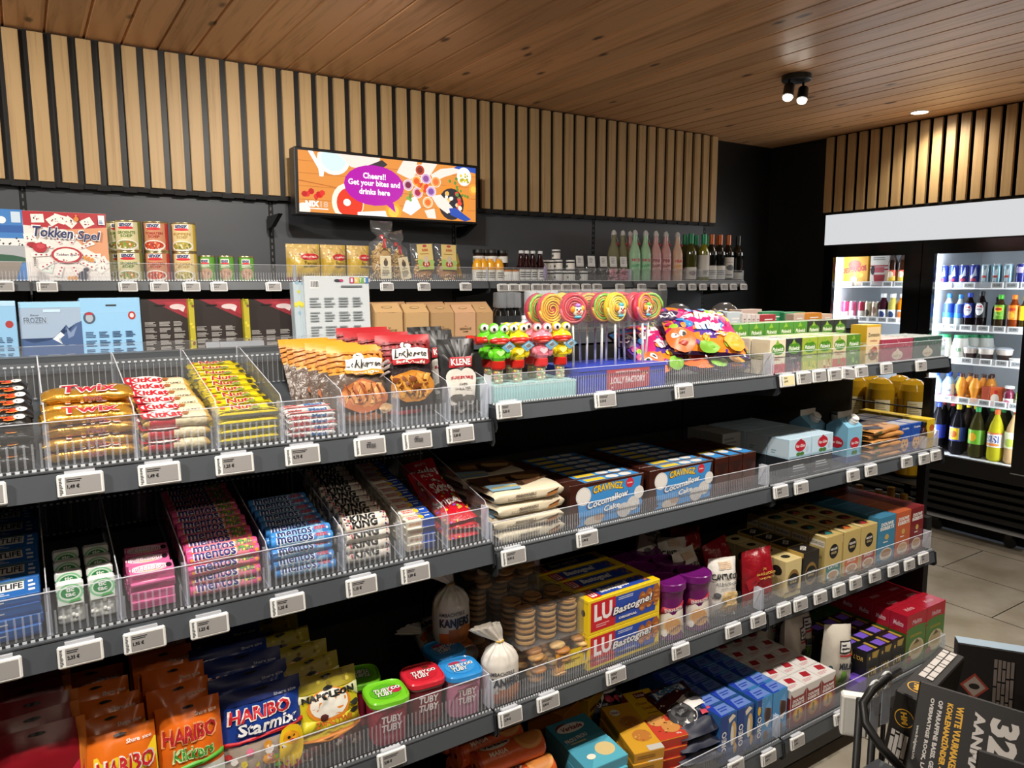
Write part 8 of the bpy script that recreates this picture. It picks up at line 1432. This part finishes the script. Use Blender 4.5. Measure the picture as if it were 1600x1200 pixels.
lean(t, .04, .30, .28, 1497, 1004, -.68, 1600, 1020, 6)
hbox('dim black firelighter box lower in the wire rack', .12, .12, .2, [], [('r', .1, .3, .8, .6, 'b8402c')], [], (1.36, .56, -1.117), 20)
t = thing('wire_dump_bin', 'black wire display rack holding the firelighter boxes', 'rack', (1.3, .45, -H)); o3 = (1.3, .45, -H)
m = MB(); p = lambda px, py, z: tuple(gZ(px, py, z))
def P3(px, py, dist): d = ray(px, py).normalized() * dist; return (d.x, d.y, d.z)
rim = [P3(1345, 1215, 1.22), P3(1343, 1140, 1.22), P3(1352, 1100, 1.23), P3(1368, 1078, 1.25), P3(1392, 1058, 1.30), P3(1420, 1040, 1.40)]
loop = [P3(1412, 1205, 1.20), P3(1375, 1165, 1.20), P3(1352, 1130, 1.20), P3(1348, 1100, 1.21), P3(1362, 1078, 1.22), P3(1384, 1060, 1.26), P3(1404, 1048, 1.33)]
m.tube(loop, .0058, BLK, 10); off(m, o3); m.build('rim', t)
for (px, py, d) in ((1344, 1092, 1.25), (1368, 1072, 1.29), (1385, 1062, 1.31)):
    m = MB(); a = Vector(P3(px, py, d)); m.tube([a, (a.x, a.y, -1.56)], .0055 if px != 1385 else .0035, BLK, 8); off(m, o3); m.build('upright', t)
for y, x in ((.30, 1.02), (.3, 1.62), (.75, 1.62)): m = MB(); m.tube([(x, y, -.82), (x, y, -1.56)], .006, BLK, 8); off(m, o3); m.build('upright', t)
m = MB()
for z in (-1.0, -1.3, -1.56): m.tube([(1.02, .3, z), (1.06, .62, z), (1.14, .72, z), (1.62, .75, z), (1.62, .3, z), (1.02, .3, z)], .004, BLK, 6)
m.box(1.04, 1.61, .31, .7, -1.125, -1.12, BLK2)
for i in range(14): m.tube([(1.05 + .04 * i, .3, -1.0), (1.05 + .04 * i, .3, -1.56)], .002, BLK, 5)
off(m, o3); m.build('wire_mesh', t)
m = MB(); a = P3(1385, 1215, 1.15); m.bbox(a[0] - .02, a[0] + .03, a[1] - .02, a[1] + .03, a[2] - .06, a[2] + .0, M('30363a', .5), .003); off(m, o3); m.build('corner_block', t)
# hang tags and the white box clipped on the rack
def hang(px, py, d, l, w_=.015, h=.055):
    a = Vector(P3(px, py, d)); t = thing('hang_tag', l, 'tag', (a.x, a.y, a.z)); m = MB()
    m.tube([(.013 * cos(k * pi / 8), 0, .013 * sin(k * pi / 8)) for k in range(-2, 15)], .0022, M('dfe4e6', .2), 6); m.build('white_ring', t)
    m = MB(); fr = Flat((-w_ / 2, 0, -h - .01), (1, -.25, 0), (0, 0, 1)); m.prism([(0, 0), (w_, 0), (w_, h), (0, h)], fr, 0, .001, T('d8e0ec', .45)); m.build('plastic_card', t)
hang(1366, 1078, 1.235, 'clear plastic tag hanging from a white ring, left one'); hang(1384, 1064, 1.27, 'clear plastic tag hanging from a white ring, right one')
a = Vector(P3(1336, 1112, 1.42)); t = thing('label_holder', 'white plastic label box clipped to the wire rack', 'label holder', (a.x, a.y, a.z - .045), radians(-50)); m = MB(); m.bbox(-.02, .02, 0, .02, 0, .07, M('e4e3dc', .35), .003); D(m, Flat((-.02, 0, 0), (1, 0, 0), (0, 0, 1)), .04, .07, [('r', .08, .06, .92, .94, 'd4d3cc'), ('r', .14, .1, .86, .9, 'e0dfd8')]); m.build('holder_body', t)

# ================================================================== shared phrases for things that repeat
import re
def plural(g):
    for n_, q_ in (('box', 'boxes'), ('pouch', 'pouches'), ('lollipop', 'lollipops'), ('bar', 'bars'), ('pack', 'packs'), ('packet', 'packets'), ('carton', 'cartons'), ('can', 'cans'), ('bottle', 'bottles'), ('jar', 'jars'), ('roll', 'rolls'), ('tub', 'tubs'), ('toy', 'toys'), ('bag', 'bags'), ('gum', 'gum packs'), ('cup', 'cups')):
        k_ = re.search(r'\b' + n_ + r'\b', g)
        if k_: return g[:k_.start()] + q_
    return g + ' and its likes'
for p_ in Proto.all:
    if len(p_.made) > 1:
        ls = [o['label'] for o in p_.made]; g = ls[0].split(',')[0]
        if p_.cat == 'price tag': continue
        for o in p_.made:
            if 'group' not in o: o['group'] = plural(g)
for o in bpy.data.objects:
    if o.parent is None and o.get('category') == 'price tag' and 'group' not in o: o['group'] = 'electronic price tags'
import collections
_cn = collections.defaultdict(list)
for o in bpy.data.objects:
    if o.parent is None and 'label' in o and 'group' not in o: _cn[re.sub(r'\.\d+$', '', o.name)].append(o)
for k_, v_ in _cn.items():
    if len(v_) > 2:
        for o in v_: o['group'] = plural(k_.replace('_', ' '))
